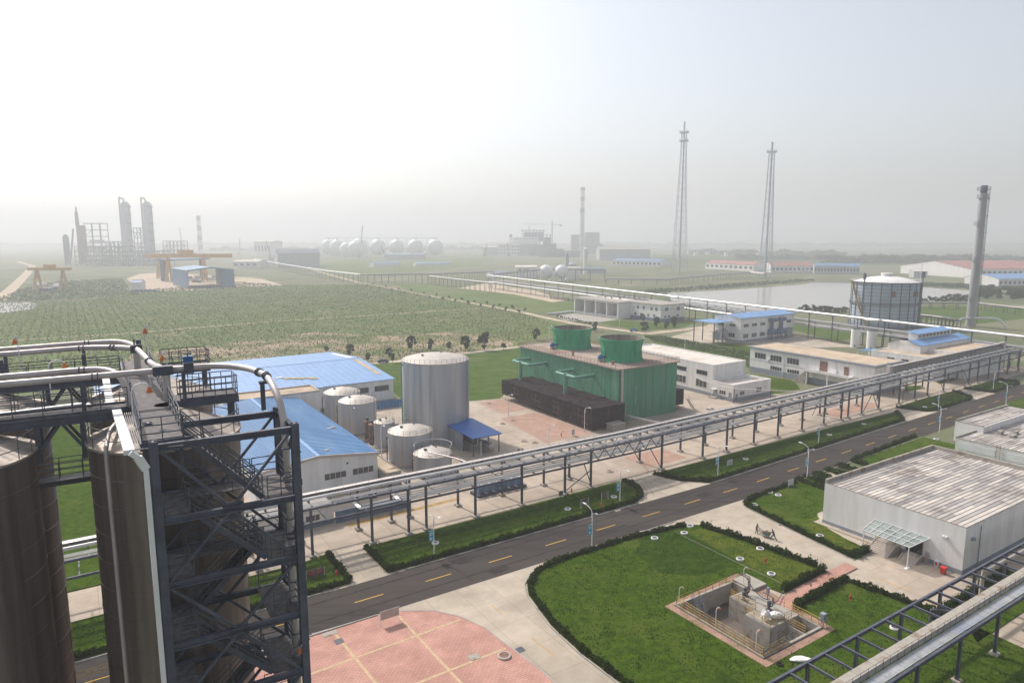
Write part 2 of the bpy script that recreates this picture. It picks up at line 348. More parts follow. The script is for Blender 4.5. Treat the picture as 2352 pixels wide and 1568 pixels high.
def ribbon(name, pts, wd, z, mt):
    pts = [Vector(p) for p in pts]; b = MB(); L = []
    for i, p in enumerate(pts):
        d = (pts[min(i + 1, len(pts) - 1)] - pts[max(i - 1, 0)]).normalized(); n_ = Vector((-d.y, d.x, 0)) * wd / 2
        L.append((p + n_, p - n_))
    for (a, b_), (c, d) in zip(L, L[1:]): b.quad((a.x, a.y, z), (b_.x, b_.y, z), (d.x, d.y, z), (c.x, c.y, z))
    o = struct(name, b, mt)
    if o.data.polygons[0].normal.z < 0: o.data.flip_normals()
    return o
ribbon('dirt_track', [P(560, 590), P(700, 615), Z('J', 950, 603), Z('J', 1130, 632), Z('J', 1500, 705), Z('J', 2040, 800), Z('J', 2352, 858), P(1260, 731), P(1330, 745), Z('E', 700, 640), Z('E', 900, 668)], 5, .03, m['dirt'])
ribbon('field_path', [P(-100, 790), P(100, 777), P(300, 765), Z('J', 0, 945), Z('J', 1000, 880), Z('J', 2040, 815)], 2.3, .034, m['dirt'])
ribbon('plant_track', [P(845, 835), Z('C', 960, 385), Z('C', 1180, 360), Z('C', 1780, 285), Z('C', 2221, 235), P(1200, 795)], 4.2, .04, m['concrete2'])
ribbon('side_track', [Z('E', 900, 668), Z('E', 1300, 625), Z('E', 1520, 600), P(1640, 745)], 6, .028, m['dirt'])
ribbon('far_road', [P(-5, 690), P(30, 660), P(60, 630), P(75, 611), P(40, 600)], 10, .03, m['dirt'])
sheet('bare_yard', [P(290, 640), P(320, 629), P(380, 625), P(600, 640), P(650, 655), P(540, 660), P(430, 668), P(330, 668)], .03, m['dirt'])
sheet('bare_yard', [P(1050, 662), P(1120, 650), P(1230, 668), P(1300, 690), P(1270, 694), P(1180, 676)], .03, m['dirt'])
sheet('forecourt', [Z('E', 240, 480), Z('E', 640, 535), Z('E', 470, 560), Z('E', 150, 545), Z('E', 40, 500)], .036, m['grey_roof'])
sheet('lake', [Z('E', 1100, 285), Z('E', 1500, 268), Z('E', 2000, 235), Z('E', 2352, 208), Z('F', 370, 188), Z('F', 700, 193), Z('F', 1000, 212), Z('F', 1340, 230), Z('F', 1900, 266), Z('F', 1830, 320), Z('F', 1600, 350), Z('F', 1350, 390), Z('F', 1000, 425), Z('F', 500, 425), Z('F', 0, 445), P(1700, 720), P(1600, 705), P(1540, 690)], .05, m['water'])
sheet('pond', [P(-20, 697), P(20, 694), P(70, 694), P(88, 700), P(75, 710), P(40, 714), P(-20, 722)], .05, m['water'])
# plant yards
sheet('yard', uvp((-60, 97.2), (30, 97.2), (30, 99), (35.4, 97.8), (90, 98.3), (98, 97.6), (190, 97.2), (300, 103), (300, 128), (245, 131), (215, 112), (183, 128), (183, 160), (150, 182), (120, 182), (78, 186), (20, 182), (16, 106.4), (-60, 106.4)), .02, m['concrete'])
sheet('yard_apron', uvp((26, 86.5), (38, 86.5), (38, 98.2), (26, 99.5)), .026, m['concrete2'])
sheet('yard_apron', uvp((84, 86.5), (104, 86.5), (98, 98), (89, 98.7)), .026, m['concrete2'])
sheet('yard_apron', uvp((184, 90), (203, 90.8), (197, 101), (190, 98)), .026, m['concrete2'])
sheet('yard_apron', uvp((226, 91), (241, 92), (239.5, 103), (232, 102.5)), .026, m['concrete2'])
sheet('paved_patch', uvp((92, 127), (106.5, 127.5), (107, 152), (95, 152)), .028, m['pavers_old'])
sheet('paved_patch', uvp((98, 156), (106.8, 156), (106.8, 171), (99, 171)), .028, m['pavers_old'])
sheet('paved_patch', uvp((100, 101), (112, 101), (112, 109), (100, 109)), .028, m['pavers_old'])
sheet('paved_patch', uvp((172, 103), (196, 104), (196, 110), (172, 109)), .028, m['pavers_old'])
sheet('workshop_yard', [Z('E', 1130, 700), Z('E', 1520, 590), Z('E', 2352, 690), Z('F', 650, 770), Z('F', 900, 790), Z('F', 400, 800), Z('E', 1850, 760), Z('E', 1560, 750), Z('E', 1400, 765)], .03, m['concrete2'])
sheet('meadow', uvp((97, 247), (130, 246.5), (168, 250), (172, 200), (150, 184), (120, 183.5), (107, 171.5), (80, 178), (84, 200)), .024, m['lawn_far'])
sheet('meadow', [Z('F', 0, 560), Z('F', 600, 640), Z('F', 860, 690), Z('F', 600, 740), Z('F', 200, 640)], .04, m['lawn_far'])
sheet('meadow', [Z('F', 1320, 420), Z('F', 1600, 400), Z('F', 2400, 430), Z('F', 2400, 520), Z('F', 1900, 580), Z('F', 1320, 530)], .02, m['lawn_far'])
sheet('verge', [Z('E', 880, 690), Z('E', 1050, 690), Z('E', 1890, 840), Z('E', 1890, 1010), Z('E', 1700, 905), Z('E', 990, 750)], .02, m['lawn_far'])
sheet('verge', [Z('E', 1500, 760), Z('E', 1800, 775), Z('E', 1900, 800), Z('E', 1900, 840)], .034, m['lawn'])
sheet('verge', [Z('E', 430, 560), Z('E', 700, 545), Z('E', 1000, 570), Z('E', 1380, 560), Z('E', 1250, 610), Z('E', 850, 645)], .034, m['lawn_far'])
sheet('verge', [Z('E', 1850, 1040), Z('E', 2300, 1110), Z('E', 2352, 1190), Z('E', 2080, 1240), Z('E', 2075, 1120)], .034, m['lawn'])
sheet('verge', [Z('F', 0, 1085), Z('F', 190, 1125), Z('F', 60, 1150)], .04, m['lawn'])
sheet('verge', [Z('F', 1230, 1160), Z('F', 1380, 1155), Z('F', 1400, 1190), Z('F', 1230, 1215)], .04, m['lawn'])
sheet('verge', [Z('F', 1480, 1095), Z('F', 1640, 1070), Z('F', 1740, 1095), Z('F', 1560, 1145)], .04, m['lawn'])
# the main road, slightly bent at u = 105 as surveyed
def bend(u, v):                           # past u=105 the road swings 2.4 degrees left
    return (u, v + max(0, u - 105) * .042)
RU = [-80, 0, 60, 105, 150, 200, 260, 330, 420]
b = MB()
for a, c in zip(RU, RU[1:]):
    b.quad(W(*bend(a, 78.2), .03), W(*bend(c, 78.2), .03), W(*bend(c, 87.2), .03), W(*bend(a, 87.2), .03))
struct('road', b, m['asphalt'])
b = MB()
k = 0
for i in range(-6, 34):
    u0 = 28.6 + 10.45 * i; a = bend(u0, 82.6); c = bend(u0 + 4.1, 82.6)
    b.quad(W(a[0], a[1] - .09, .036), W(c[0], c[1] - .09, .036), W(c[0], c[1] + .09, .036), W(a[0], a[1] + .09, .036))
struct('road_marking', b, m['line'])
def patch(name, pts, z, mt): sheet(name, [W(*bend(*p)) for p in pts], z, mt)
patch('road_patch', [(44.5, 86.4), (47.6, 86.2), (48, 84.1), (45.4, 84.4)], .0335, m['patch']); patch('road_patch', [(47.8, 80.8), (51, 80.9), (51.2, 79.2), (48.2, 79)], .0335, m['patch']); patch('road_patch', [(96, 84.5), (99.5, 84.9), (100, 83), (97, 82.9)], .0335, m['patch']); patch('road_patch', [(71, 81.5), (76, 81.7), (76, 81.3), (71, 81.1)], .0335, m['patch']); patch('road_patch', [(113, 86.9), (128, 87), (128, 86.3), (113, 86.1)], .0335, m['patch']); patch('road_patch', [(22, 87.1), (84, 87.1), (84, 86.75), (22, 86.75)], .0335, m['kerb']) if False else None
for i_, (u0, u1, v0) in enumerate(((20, 110, 80.3), (20, 118, 84.9))): patch('road_patch', [(u0, v0), (u1, v0 + .05), (u1, v0 + .35), (u0, v0 + .4)], .0325, m['patch'])
# pale concrete side road, plaza and footpath
sheet('side_road', uvp((20, 78.25), (60, 78.25), (60, 18), (20, 18)), .022, m['concrete2'])
sheet('side_road', uvp((76.6, 78.25), (130, 78.25), (112, 40), (200, 40), (200, 18), (76.6, 18)), .022, m['concrete2'])
PL = [(10, 78.1), (21.6, 78.4), (31.8, 78), (36.5, 75.2), (38.8, 72), (40.2, 67.9), (40.4, 64.2), (40.9, 60.2), (41.1, 57), (41, 50), (41, 40), (10, 40)]
sheet('plaza', uvp(*PL), .028, m['pavers'])
b = MB()
for (p, q, z_) in (((24, 77.6), (26, 40), .03), ((32.2, 76.5), (32.8, 40), .03), ((18, 77), (18, 40), .03), ((12, 70.5), (38.5, 71.3), .034), ((12, 62.5), (40, 63), .034), ((12, 54.5), (40.5, 55), .034), ((12, 47), (40, 47), .034)):
    b.bar(W(*p, z_), W(*q, z_), .36, .008)
struct('plaza_bands', b, m['yellow_pav'])
ribbon('kerb', uvp(*PL[1:10]), .18, .05, m['kerb'])
ribbon('footpath', uvp((94, 52.4), (84, 52.1), (76, 51.2), (75.3, 49.5)), 1.9, .16, m['pavers'])
bk = MB(); c = [W(PIT[0] - .1, PIT[2] - .1, .15), W(PIT[1] + .1, PIT[2] - .1, .15), W(PIT[1] + .1, PIT[3] + .1, .15), W(PIT[0] - .1, PIT[3] + .1, .15)]
ob = [W(62.7, 43.7, .15), W(76.3, 43.9, .15), W(77.9, 60, .15), W(62.5, 59.3, .15)]
for i in range(4): bk.quad(ob[i], ob[(i + 1) % 4], c[(i + 1) % 4], c[i])
struct('pit_surround', bk, m['pavers_pit'])
b = MB()
b.bar(W(43.8, 63, .03), W(44, 58.5, .03), .1, .006); b.bar(W(43.6, 72, .03), W(43.6, 69.5, .03), .1, .006)
for (a, c) in (((95.5, 61), (95.2, 64.5)), ((93.6, 48.5), (93.9, 44)), ((93, 41.5), (93, 38))): b.bar(W(*a, .03), W(*c, .03), .1, .006)
struct('side_road_marking', b, m['line'])
b = MB(); tq = [Z('S', 2352, 360, .034), Z('T', 35, 970, .034), Z('T', 985, 745, .034)]; b.bar(tq[0], tq[1], .22, .008); b.bar(tq[1], tq[2], .22, .008); struct('cable_trench', b, m['steel_dk'])
sheet('yard_marking', uvp((36.5, 106.3), (58, 107), (58, 107.9), (36.5, 107.6)), .03, m['yellow_band'])
sheet('drive', uvp((96.6, 53), (107, 42), (140, 41), (140, 22), (92, 22), (90, 40)), .0255, m['concrete'])

# lawns: raised beds with a hedge along their edges, and grass tufts
LAWNS = dict(
 strip=[(35.4, 97.5), (35.6, 87.8), (60, 87.6), (84.2, 87.9), (87.6, 89.5), (89.8, 93), (90.2, 98), (62, 97.3)],
 strip2=[(97.6, 97.4), (99.5, 91.5), (103.6, 88), (106, 87.7), (150, 89.7), (184, 91.3), (187.5, 94), (191, 97.4), (160, 98)],
 strip3=[(196, 100.2), (199, 92.8), (203, 91.8), (224, 92.7), (228, 94), (233, 101.6), (214, 101.4)],
 strip4=[(239.2, 101.6), (241.3, 93.6), (262, 94.4), (266, 96), (265, 102.4)],
 left=[(-40, 88), (24, 88), (30, 87.8), (30.4, 98.6), (26, 97.6), (-6, 97.4), (-40, 97.4)],
 nook=[(-80, 230), (-4, 230), (2, 186), (19, 180), (15, 106.6), (-80, 106.6)],
 big=[(58.6, 77.7), (73.4, 77.6), (84.4, 76.3), (86.6, 74.4), (88.4, 66), (89.8, 54.6), (89.3, 53.3), (78.5, 52.9), (77.4, 58.8), (75.2, 58.9), (63.4, 58.9), (63.4, 44.6), (75.4, 44.6), (75.6, 50.2), (89.1, 50.8), (90.4, 44), (91.6, 34), (91, 24), (52, 24), (47.2, 46), (46.9, 57.5), (47.4, 64), (49.2, 71.6), (50.6, 74), (53, 76.2)],
 hall=[(99.6, 75.6), (101, 77.3), (104, 78.0), (126, 78.9), (126, 67), (108, 67), (104, 64.6), (102.6, 62), (101.2, 53.4), (96.3, 53.2), (97.4, 62)],
 hall_b=[(139.5, 79.6), (172, 82), (172, 66), (141, 66)],
 corner=[(88, 33), (112, 33), (112, 39.2), (95, 39)],
 far_corner=[(200, 84), (300, 88), (300, 76), (198, 74)],
)
LABEL = dict(strip='long grass strip', strip2='second grass strip', strip3='third grass strip', strip4='fourth grass strip', left='grass strip by the silos', big='large lawn round the sump', hall='lawn beside the white hall', hall_b='lawn behind the white hall', corner='lawn under the grey rack', far_corner='far lawn', nook='back lawn')
def inside(px, py, poly):
    r = np.zeros(len(px), bool); n = len(poly)
    for i in range(n):
        x1, y1 = poly[i]; x2, y2 = poly[(i + 1) % n]
        if y1 == y2: continue
        r ^= ((y1 > py) != (y2 > py)) & (px < (x2 - x1) * (py - y1) / (y2 - y1) + x1)
    return r
sheet('lawn', uvp((82.4, 74.3), (86, 73.3), (88.4, 55.4), (88.6, 54.2), (80.9, 54), (81.5, 62)), .135, m['lawn_yellow'])
sheet('lawn', uvp((76, 76.8), (82, 74.2), (81.2, 61.5), (72.5, 62.5), (68.5, 66), (70, 73)), .135, m['lawn_dark'])
sheet('lawn', uvp((50, 40), (58, 47), (58, 36), (70, 30), (60, 26), (53, 27)), .135, m['lawn_dark'])
sheet('lawn', uvp((101, 66), (106.5, 66), (103.6, 63), (100.7, 54.3), (98, 54.4)), .135, m['lawn_yellow'])
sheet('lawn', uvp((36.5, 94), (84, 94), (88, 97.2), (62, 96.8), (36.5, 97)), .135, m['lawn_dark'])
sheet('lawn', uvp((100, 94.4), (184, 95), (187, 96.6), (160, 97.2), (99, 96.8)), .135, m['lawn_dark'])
tv = []; tf = []; nv = 0
for k, poly in LAWNS.items():
    b = MB(); b.prism([W(*p) for p in poly], .0, .13); struct('lawn', b, m['lawn'])
    pa = np.array(poly); lo, hi = pa.min(0), pa.max(0); area = (hi - lo).prod()
    dens = dict(strip=12, left=8, big=12, hall=9, strip2=7, nook=1).get(k, 4)
    N = int(min(area * dens, 60000)); u = rng.uniform(lo[0], hi[0], N); v = rng.uniform(lo[1], hi[1], N); ok = inside(u, v, poly); ok &= ~((u > 62.5) & (u < 77.6) & (v > 43.7) & (v < 60) & (rng.random(len(u)) < .93)); u = u[ok]; v = v[ok]; N = len(u)
    x = u * CA - v * SA; y = u * SA + v * CA
    h = rng.uniform(.05, .15, N) * (1 + .5 * np.sin(u * .7) * np.cos(v * .9)); a = rng.uniform(0, math.pi, N); wd = rng.uniform(.05, .13, N); lx = rng.normal(0, .06, N); ly = rng.normal(0, .06, N)
    p0 = np.stack([x - np.cos(a) * wd, y - np.sin(a) * wd, np.full(N, .12)], 1); p1 = np.stack([x + np.cos(a) * wd, y + np.sin(a) * wd, np.full(N, .12)], 1); p2 = np.stack([x + lx, y + ly, .13 + h], 1)
    tv.append(np.stack([p0, p1, p2], 1).reshape(-1, 3)); tf.append(np.arange(3 * N).reshape(-1, 3) + nv); nv += 3 * N
me = bulk('grass', np.concatenate(tv), np.concatenate(tf), m['grass'])
go = bpy.data.objects.new('grass', me); C.objects.link(go); tag(go, 'short tufted green grass on the lawn beds', 'grass', kind='stuff')

def leaves(N, cen, ext, size, up=.3):      # leaf quads scattered round centres; returns verts, faces
    n0 = rng.normal(0, 1, (N, 3)); n0[:, 2] += up; n0 /= np.linalg.norm(n0, axis=1)[:, None]
    t = np.cross(n0, rng.normal(0, 1, (N, 3))); t /= np.linalg.norm(t, axis=1)[:, None]; q = np.cross(n0, t)
    s_ = (size * rng.uniform(.6, 1.4, N))[:, None]
    vs = np.stack([cen - t * s_, cen + q * s_ * .7, cen + t * s_, cen - q * s_ * .7], 1).reshape(-1, 3)
    return vs, np.arange(4 * N).reshape(-1, 4)
def hedge(label, pts, wd=.75, ht=.62, dens=150, size=.13):
    V = []; pts = [np.array(W(*p)) for p in pts]
    core = MB()
    for a, c in zip(pts, pts[1:]):
        L = np.linalg.norm(c - a); N = int(L * dens); d = (c - a) / L; nrm = np.array([-d[1], d[0], 0])
        t = rng.uniform(0, 1, N); ang = rng.uniform(0, math.pi, N); rr = rng.uniform(.75, 1.08, N)
        bump = (1 + .22 * np.sin(t * L * 1.3 + a[0]) + .18 * np.sin(t * L * 3.7 + a[1]) + .14 * np.sin(t * L * 8.3)).clip(.35, 1.6); rr = rr * np.where(rng.random(N) < .12, rng.uniform(1, 1.45, N), 1)
        V.append(a + (c - a) * t[:, None] + nrm * (np.cos(ang) * wd / 2 * rr * bump)[:, None] + np.array([0, 0, 1.]) * (.12 + np.sin(ang) ** .7 * ht * rr * bump)[:, None])
        core.bar(Vector(a) + Vector((0, 0, .1 + ht * .4)), Vector(c) + Vector((0, 0, .1 + ht * .4)), wd * .55, ht * .6)
    cen = np.concatenate(V); vs, fs = leaves(len(cen), cen, None, size)
    n0 = len(vs); vs = np.concatenate([vs, np.array(core.v)]); fs = np.concatenate([fs, np.array(core.f) + n0])
    base = Vector(pts[0]); vs = vs - pts[0]
    me = bulk('hedge', vs, fs, m['hedge']); o = bpy.data.objects.new('hedge', me); C.objects.link(o); o.location = base
    return tag(o, label, 'hedge')
L_ = LAWNS
hedge('dark clipped hedge on the road side of the long grass strip by the pipe rack', [(35.7, 88.2), (60, 88), (84, 88.3)])
hedge('rounded hedge end of the long grass strip beside the concrete drive with tyre marks', [(84, 88.3), (87.3, 89.8), (89.4, 93), (89.8, 97.6)], .9, .8)
hedge('hedge across the near left end of the long grass strip beside the short drive', [(35.9, 88.2), (35.8, 97.2)], .9, .7)
hedge('pointed hedge at the near end of the second grass strip', [(98, 97.2), (99.8, 91.7), (103.8, 88.4), (106, 88.1)], .8, .7)
hedge('hedge along the road side of the second grass strip', [(106, 88.1), (150, 90.1), (184, 91.7)], .75, .6, 90)
hedge('hedge round the far tip of the second grass strip', [(184, 91.7), (187, 94.2), (190.6, 97)], 1, .8, 90)
hedge('hedge along the road side of the third grass strip', [(196.2, 100), (199.3, 93.2), (203.2, 92.2), (224, 93.1), (228, 94.4), (232.6, 101.4)], .9, .7, 60, .18)
hedge('hedge round the fourth and farthest grass strip', [(239.6, 101.4), (241.6, 94), (262, 94.8), (265.6, 96.4), (264.6, 102)], .9, .7, 50, .2)
hedge('hedge with weeds at the right edge of the lawn beside the silos', [(30, 88.2), (30, 98)], .8, .7)
hedge('roadside hedge of the lawn beside the silos', [(-20, 88.4), (29.6, 88.2)], .8, .6)
hedge('low hedge on the road edge of the large lawn', [(54, 76.4), (58.6, 77.3), (73.4, 77.2), (84.2, 75.9)], .7, .5)
hedge('curved hedge on the left edge of the large lawn by the pale side road', [(54, 76.4), (51, 73.8), (49.6, 71.5), (47.8, 64), (47.3, 57.5), (47.6, 46), (52, 26)], .7, .5)
hedge('hedge on the right edge of the large lawn facing the two workers', [(86.2, 74.2), (88, 66), (89.3, 54.9)], .9, .75)
hedge('short hedge above the red footpath', [(89.2, 53.7), (79, 53.3)], .9, .8)
hedge('short hedge below the red footpath', [(89.2, 50.4), (77.5, 49.9), (76.2, 49.2)], .9, .8)
hedge('hedge from the red footpath towards the grey rack', [(89, 50.2), (90, 44), (91.2, 36)], .8, .65)
hedge('curved hedge on the left edge of the lawn beside the white hall', [(104, 77.6), (101.2, 77), (100, 75.6), (97.8, 62), (96.7, 53.8)], .8, .6)
hedge('thick short hedge at the near end of the lawn beside the white hall', [(96.8, 53.7), (100.9, 53.9)], 1.2, .9)
hedge('roadside hedge of the lawn beside the white hall', [(104, 77.7), (118, 78.2)], .7, .5)
for i, u in enumerate((119.8, 122.6, 126, 130.5, 135)):
    hedge(['narrow hedge bed beside the road by the white hall, nearest of five', 'second of five hedge beds beside the road by the white hall', 'third and middle of five hedge beds beside the road by the white hall', 'fourth of five hedge beds beside the road by the white hall', 'farthest of five hedge beds beside the road by the white hall'][i], [(u, 79.3 + .1 * i), (u - .6 + .2 * i, 68)], 2.2 if i > 1 else 1.4, .5, 190, .15)
hedge('hedge round the lawn behind the white hall', [(139.8, 66), (139.8, 79.8), (150, 80.6), (171, 82)], .8, .6, 60, .18)
hedge('hedge around the lawn under the grey rack at the lower right', [(88.6, 38.6), (95, 38.8), (111, 39)], .9, .8, 90)
hedge('dark hedge below the raised grey rack at the right edge', [(92, 26), (100, 29), (111, 30)], 1.1, .9, 90)
# kerb stones of the road
for s_, nm in ((87.35, 'kerb'), (78.05, 'kerb')):
    for rg in (((-60, 26), (38, 84), (104, 184), (203, 226)) if s_ > 80 else ((10, 30), (58, 84), (104, 172))):
        b = MB(); us = [rg[0], *[x for x in RU if rg[0] < x < rg[1]], rg[1]]
        for a, c in zip(us, us[1:]): b.bar(W(*bend(a, s_), .07), W(*bend(c, s_), .07), .14, .14)
        struct('kerb', b, m['kerb'])
b = MB(); ptz = [(58.6, 77.9), (53, 76.5), (50.3, 74.2), (48.9, 71.6), (47.1, 64), (46.6, 57.5), (46.9, 46), (51.6, 24)]
for a, c in zip(ptz, ptz[1:]): b.bar(W(*a, .08), W(*c, .08), .14, .15)
struct('kerb', b, m['kerb'])
b = MB(); ptz = [(103.8, 78.2), (100.8, 77.5), (99.3, 75.7), (97.1, 62), (96, 53)]
for a, c in zip(ptz, ptz[1:]): b.bar(W(*a, .08), W(*c, .08), .14, .15)
struct('kerb', b, m['kerb'])

# ------------------------------------------------------------------ foreground: silos, stair tower, walkways and conveying pipes
FO = Vector((-15.86, 29.13, 0)); fu = Vector((math.cos(R(30)), math.sin(R(30)), 0)); fv = Vector((math.cos(R(121.5)), math.sin(R(121.5)), 0))
def S(a, b, z=0.0): return FO + fu * a + fv * b + Vector((0, 0, z))
def silo(a, b, label, first=None):
    c = S(a, b); t = thing('silo', label, 'silo', c, 'tall metal silos')
    q = MB(); prof = [(3.7, 0)]
    z = 1.5
    while z < 37.4: prof += [(3.7, z - .02), (3.722, z), (3.7, z + .02)]; z += 1.5
    prof += [(3.7, 37.5)]; q.lathe(c, prof, 64)
    for i in range(25):
        for k in range(3):
            an = k * 2.1 + (i % 2) * 1.05 + .4; p = c + Vector((3.705 * math.cos(an), 3.705 * math.sin(an), 0)); q.bar(p + Vector((0, 0, i * 1.5 + .03)), p + Vector((0, 0, i * 1.5 + 1.47)), .03, .03)
    build('shell', q, m['silo'], t, True)
    q = MB(); q.lathe(c + Vector((0, 0, 37.5)), [(3.82, -.08), (3.82, .04), (3.6, .06), (2.4, .62), (.9, 1.22), (.5, 1.3), (.5, 1.55), (.001, 1.55)], 56, cap0=False); build('roof', q, m['silo_roof'], t, True)
    q = MB(); N = 20
    for k in range(N): q.tube([c + Vector((3.72 * math.cos(2 * math.pi * k / N), 3.72 * math.sin(2 * math.pi * k / N), z_)) for z_ in (37.5, 38.6)], .028, 4)
    for z_ in (38.05, 38.6): q.ring(c + Vector((0, 0, z_)), 3.72, .026, 40, 4)
    build('guard_rail', q, m['rail'], t)
    q = MB(); q.lathe(c + Vector((1.5, -1.2, 37.9)), [(.3, 0), (.3, .7), (.36, .72), (.36, .8), (.001, .8)], 14); build('hatch', q, m['silo_roof'], t, True)
    return t
silo(1.1, 7.75, 'tall brown metal silo behind the stair tower, under the grated walkway')
silo(-8.55, 7.9, 'tall brown metal silo cut off by the left edge of the picture')
silo(1.1, 18.2, 'tall metal silo in the back row, its cone roof seen past the bent pipe')
silo(-8.45, 18.2, 'tall metal silo in the back row at the left, mostly hidden')

t = thing('stair_tower', 'dark grey steel stair tower with zigzag flights in front of the silo', 'stair tower', S(0, 0))
TA, TB = 6.1, 3.6; LV = [39.0, 35.55, 32.45, 29.4, 26.3, 23.2, 20.1, 17.0, 13.9, 10.8, 7.7, 4.6]
for a, b in ((0, 0), (TA, 0), (TA, TB), (.05, TB)):
    q = MB(); q.ibeam(S(a, b, 0), S(a, b, 39.16), .36, .36); build('post', q, m['steel'], t)
for i, z in enumerate(LV):
    for p, r_ in (((0, 0), (TA, 0)), ((0, TB), (TA, TB)), ((TA, 0), (TA, TB)), ((0, 0), (0, TB))):
        q = MB(); q.ibeam(S(*p, z - .16), S(*r_, z - .16), .22, .32); build('beam', q, m['steel'], t)
for i in range(len(LV) - 1):               # K bracing, the V turned over on every other storey
    z0, z1 = LV[i] - .2, LV[i + 1] - .1
    for b in (0, TB):
        for a in (.15, TA - .15):
            p, r_ = (S(a, b, z0), S(TA / 2, b, z1)) if i % 2 == 0 else (S(TA / 2, b, z0), S(a, b, z1))
            q = MB(); q.bar(p, r_, .13, .13); build('brace', q, m['steel'], t)
    p, r_ = (S(TA, .1, z0), S(TA, TB - .1, z1)) if i % 2 == 0 else (S(TA, TB - .1, z0), S(TA, .1, z1))
    q = MB(); q.bar(p, r_, .13, .13); build('brace', q, m['steel'], t)
    q = MB(); q.box(S(TA / 2, -.02, (z1 if i % 2 == 0 else z0) - .1), (.8, .03, .8), R(30)); build('gusset_plate', q, m['steel'], t)
def flight(p0, p1, wd, wv):                # p0 upper, p1 lower; wv unit vector across the stair
    p0, p1 = Vector(p0), Vector(p1); d = p1 - p0; n = max(3, round(-d.z / .19))
    s1 = MB(); s2 = MB(); s3 = MB()
    for sg in (-1, 1): s1.bar(p0 + wv * sg * wd / 2, p1 + wv * sg * wd / 2, .06, .26)
    for k in range(1, n): c = p0 + d * (k / n); s2.box(c, (.26, wd - .08, .035), R(30))
    up = Vector((0, 0, 1))
    for sg in (-1, 1):
        o = wv * sg * wd / 2
        for h in (.4, .75, 1.1): s3.tube([p0 + o + up * h, p1 + o + up * h], .03, 5)
        for k in range(5): c = p0 + d * (k / 4) + o; s3.tube([c, c + up * 1.1], .03, 4)
    a = build('stair_flight', s1, m['steel'], t); build('tread', s2, m['grate'], a); build('handrail', s3, m['rail'], a)
AR = [1.3, 4.55]
sched = [(39.0, 35.55, 1, .85), (35.55, 32.45, 1, .85), (32.45, 29.4, -1, 2.75), (29.4, 26.3, 1, .85), (26.3, 23.2, -1, 2.75), (23.2, 20.1, 1, .85), (20.1, 17, -1, 2.75), (17, 13.9, 1, .85)]
for z0, z1, dr, b in sched:
    flight(S(AR[0] if dr > 0 else AR[1], b, z0), S(AR[1] if dr > 0 else AR[0], b, z1), .95, fv)
def deck(mb, a0, a1, b0, b1, z, th=.05):
    c = [S(a0, b0), S(a1, b0), S(a1, b1), S(a0, b1)]; mb.prism([(p.x, p.y) for p in c], z - th, z)
for i, z in enumerate(LV[1:9]):
    q = MB(); deck(q, AR[1], TA - .1, .2, TB - .2, z); a = build('landing', q, m['grate'], t)
    q = MB(); q.rail([S(TA - .1, .2, z), S(TA - .1, TB - .2, z)], 1.1, 2, 1.1, .028); q.rail([S(AR[1] + .1, TB - .2, z), S(TA - .1, TB - .2, z)], 1.1, 2, 1.1, .028); q.rail([S(AR[1] + .2, .2, z), S(TA - .1, .2, z)], 1.1, 2, .8, .028); build('handrail', q, m['rail'], a)
    q = MB(); deck(q, .2, AR[0], .2, TB - .2, z); a = build('landing', q, m['grate'], t)
    q = MB(); q.rail([S(.25, .2, z), S(AR[0], .2, z)], 1.1, 2, 1.1, .028); build('handrail', q, m['rail'], a)
    if i in (0, 1):
        q = MB(); deck(q, AR[0], AR[1], 2.2, TB - .2, z); a = build('landing', q, m['grate'], t)
        q = MB(); q.rail([S(AR[0], TB - .2, z), S(AR[1], TB - .2, z)], 1.1, 2, 1.1, .028); q.rail([S(AR[0], 2.2, z), S(AR[1], 2.2, z)], 1.1, 2, 1.1, .028); build('handrail', q, m['rail'], a)

t = thing('roof_walkway', 'long grated walkway with handrails running away over the silo roof', 'walkway', S(.4, .5, 39))
q = MB(); deck(q, -.4, 1.3, .35, 24, 39.05); build('deck', q, m['grate'], t)
for a in (-.42, 1.32):
    q = MB(); q.bar(S(a, .3, 38.85), S(a, 24, 38.85), .12, .36); build('beam', q, m['steel'], t)
q = MB(); q.rail([S(1.3, 24, 39.05), S(1.3, 8.9, 39.05)], 1.1, 2, 1.2, .028, kick=.1); q.rail([S(1.3, 7.5, 39.05), S(1.3, 1.35, 39.05)], 1.1, 2, 1.2, .028, kick=.1); q.rail([S(1.3, 1.35, 39.05), S(2.1, 1.4, 39.05)], 1.1, 2, .8, .028); build('handrail', q, m['rail'], t)
q = MB(); q.rail([S(1.25, .35, 39.05), S(-.4, .35, 39.05), S(-.4, 8, 39.05)], 1.1, 2, 1.0, .028, kick=.1); q.rail([S(-.4, 9.3, 39.05), S(-.4, 19.6, 39.05)], 1.1, 2, 1.2, .028); build('handrail', q, m['rail'], t)
for b in (1, 5, 10.5, 15.2, 21):
    for a in (-.3, 1.2):
        q = MB(); q.bar(S(a, b, 37.4), S(a, b, 38.7), .16); build('leg', q, m['steel'], t)
q = MB(); q.bar(S(-.4, .3, 38.95), S(1.6, .3, 38.95), .1, .3); build('beam', q, m['steel'], t)

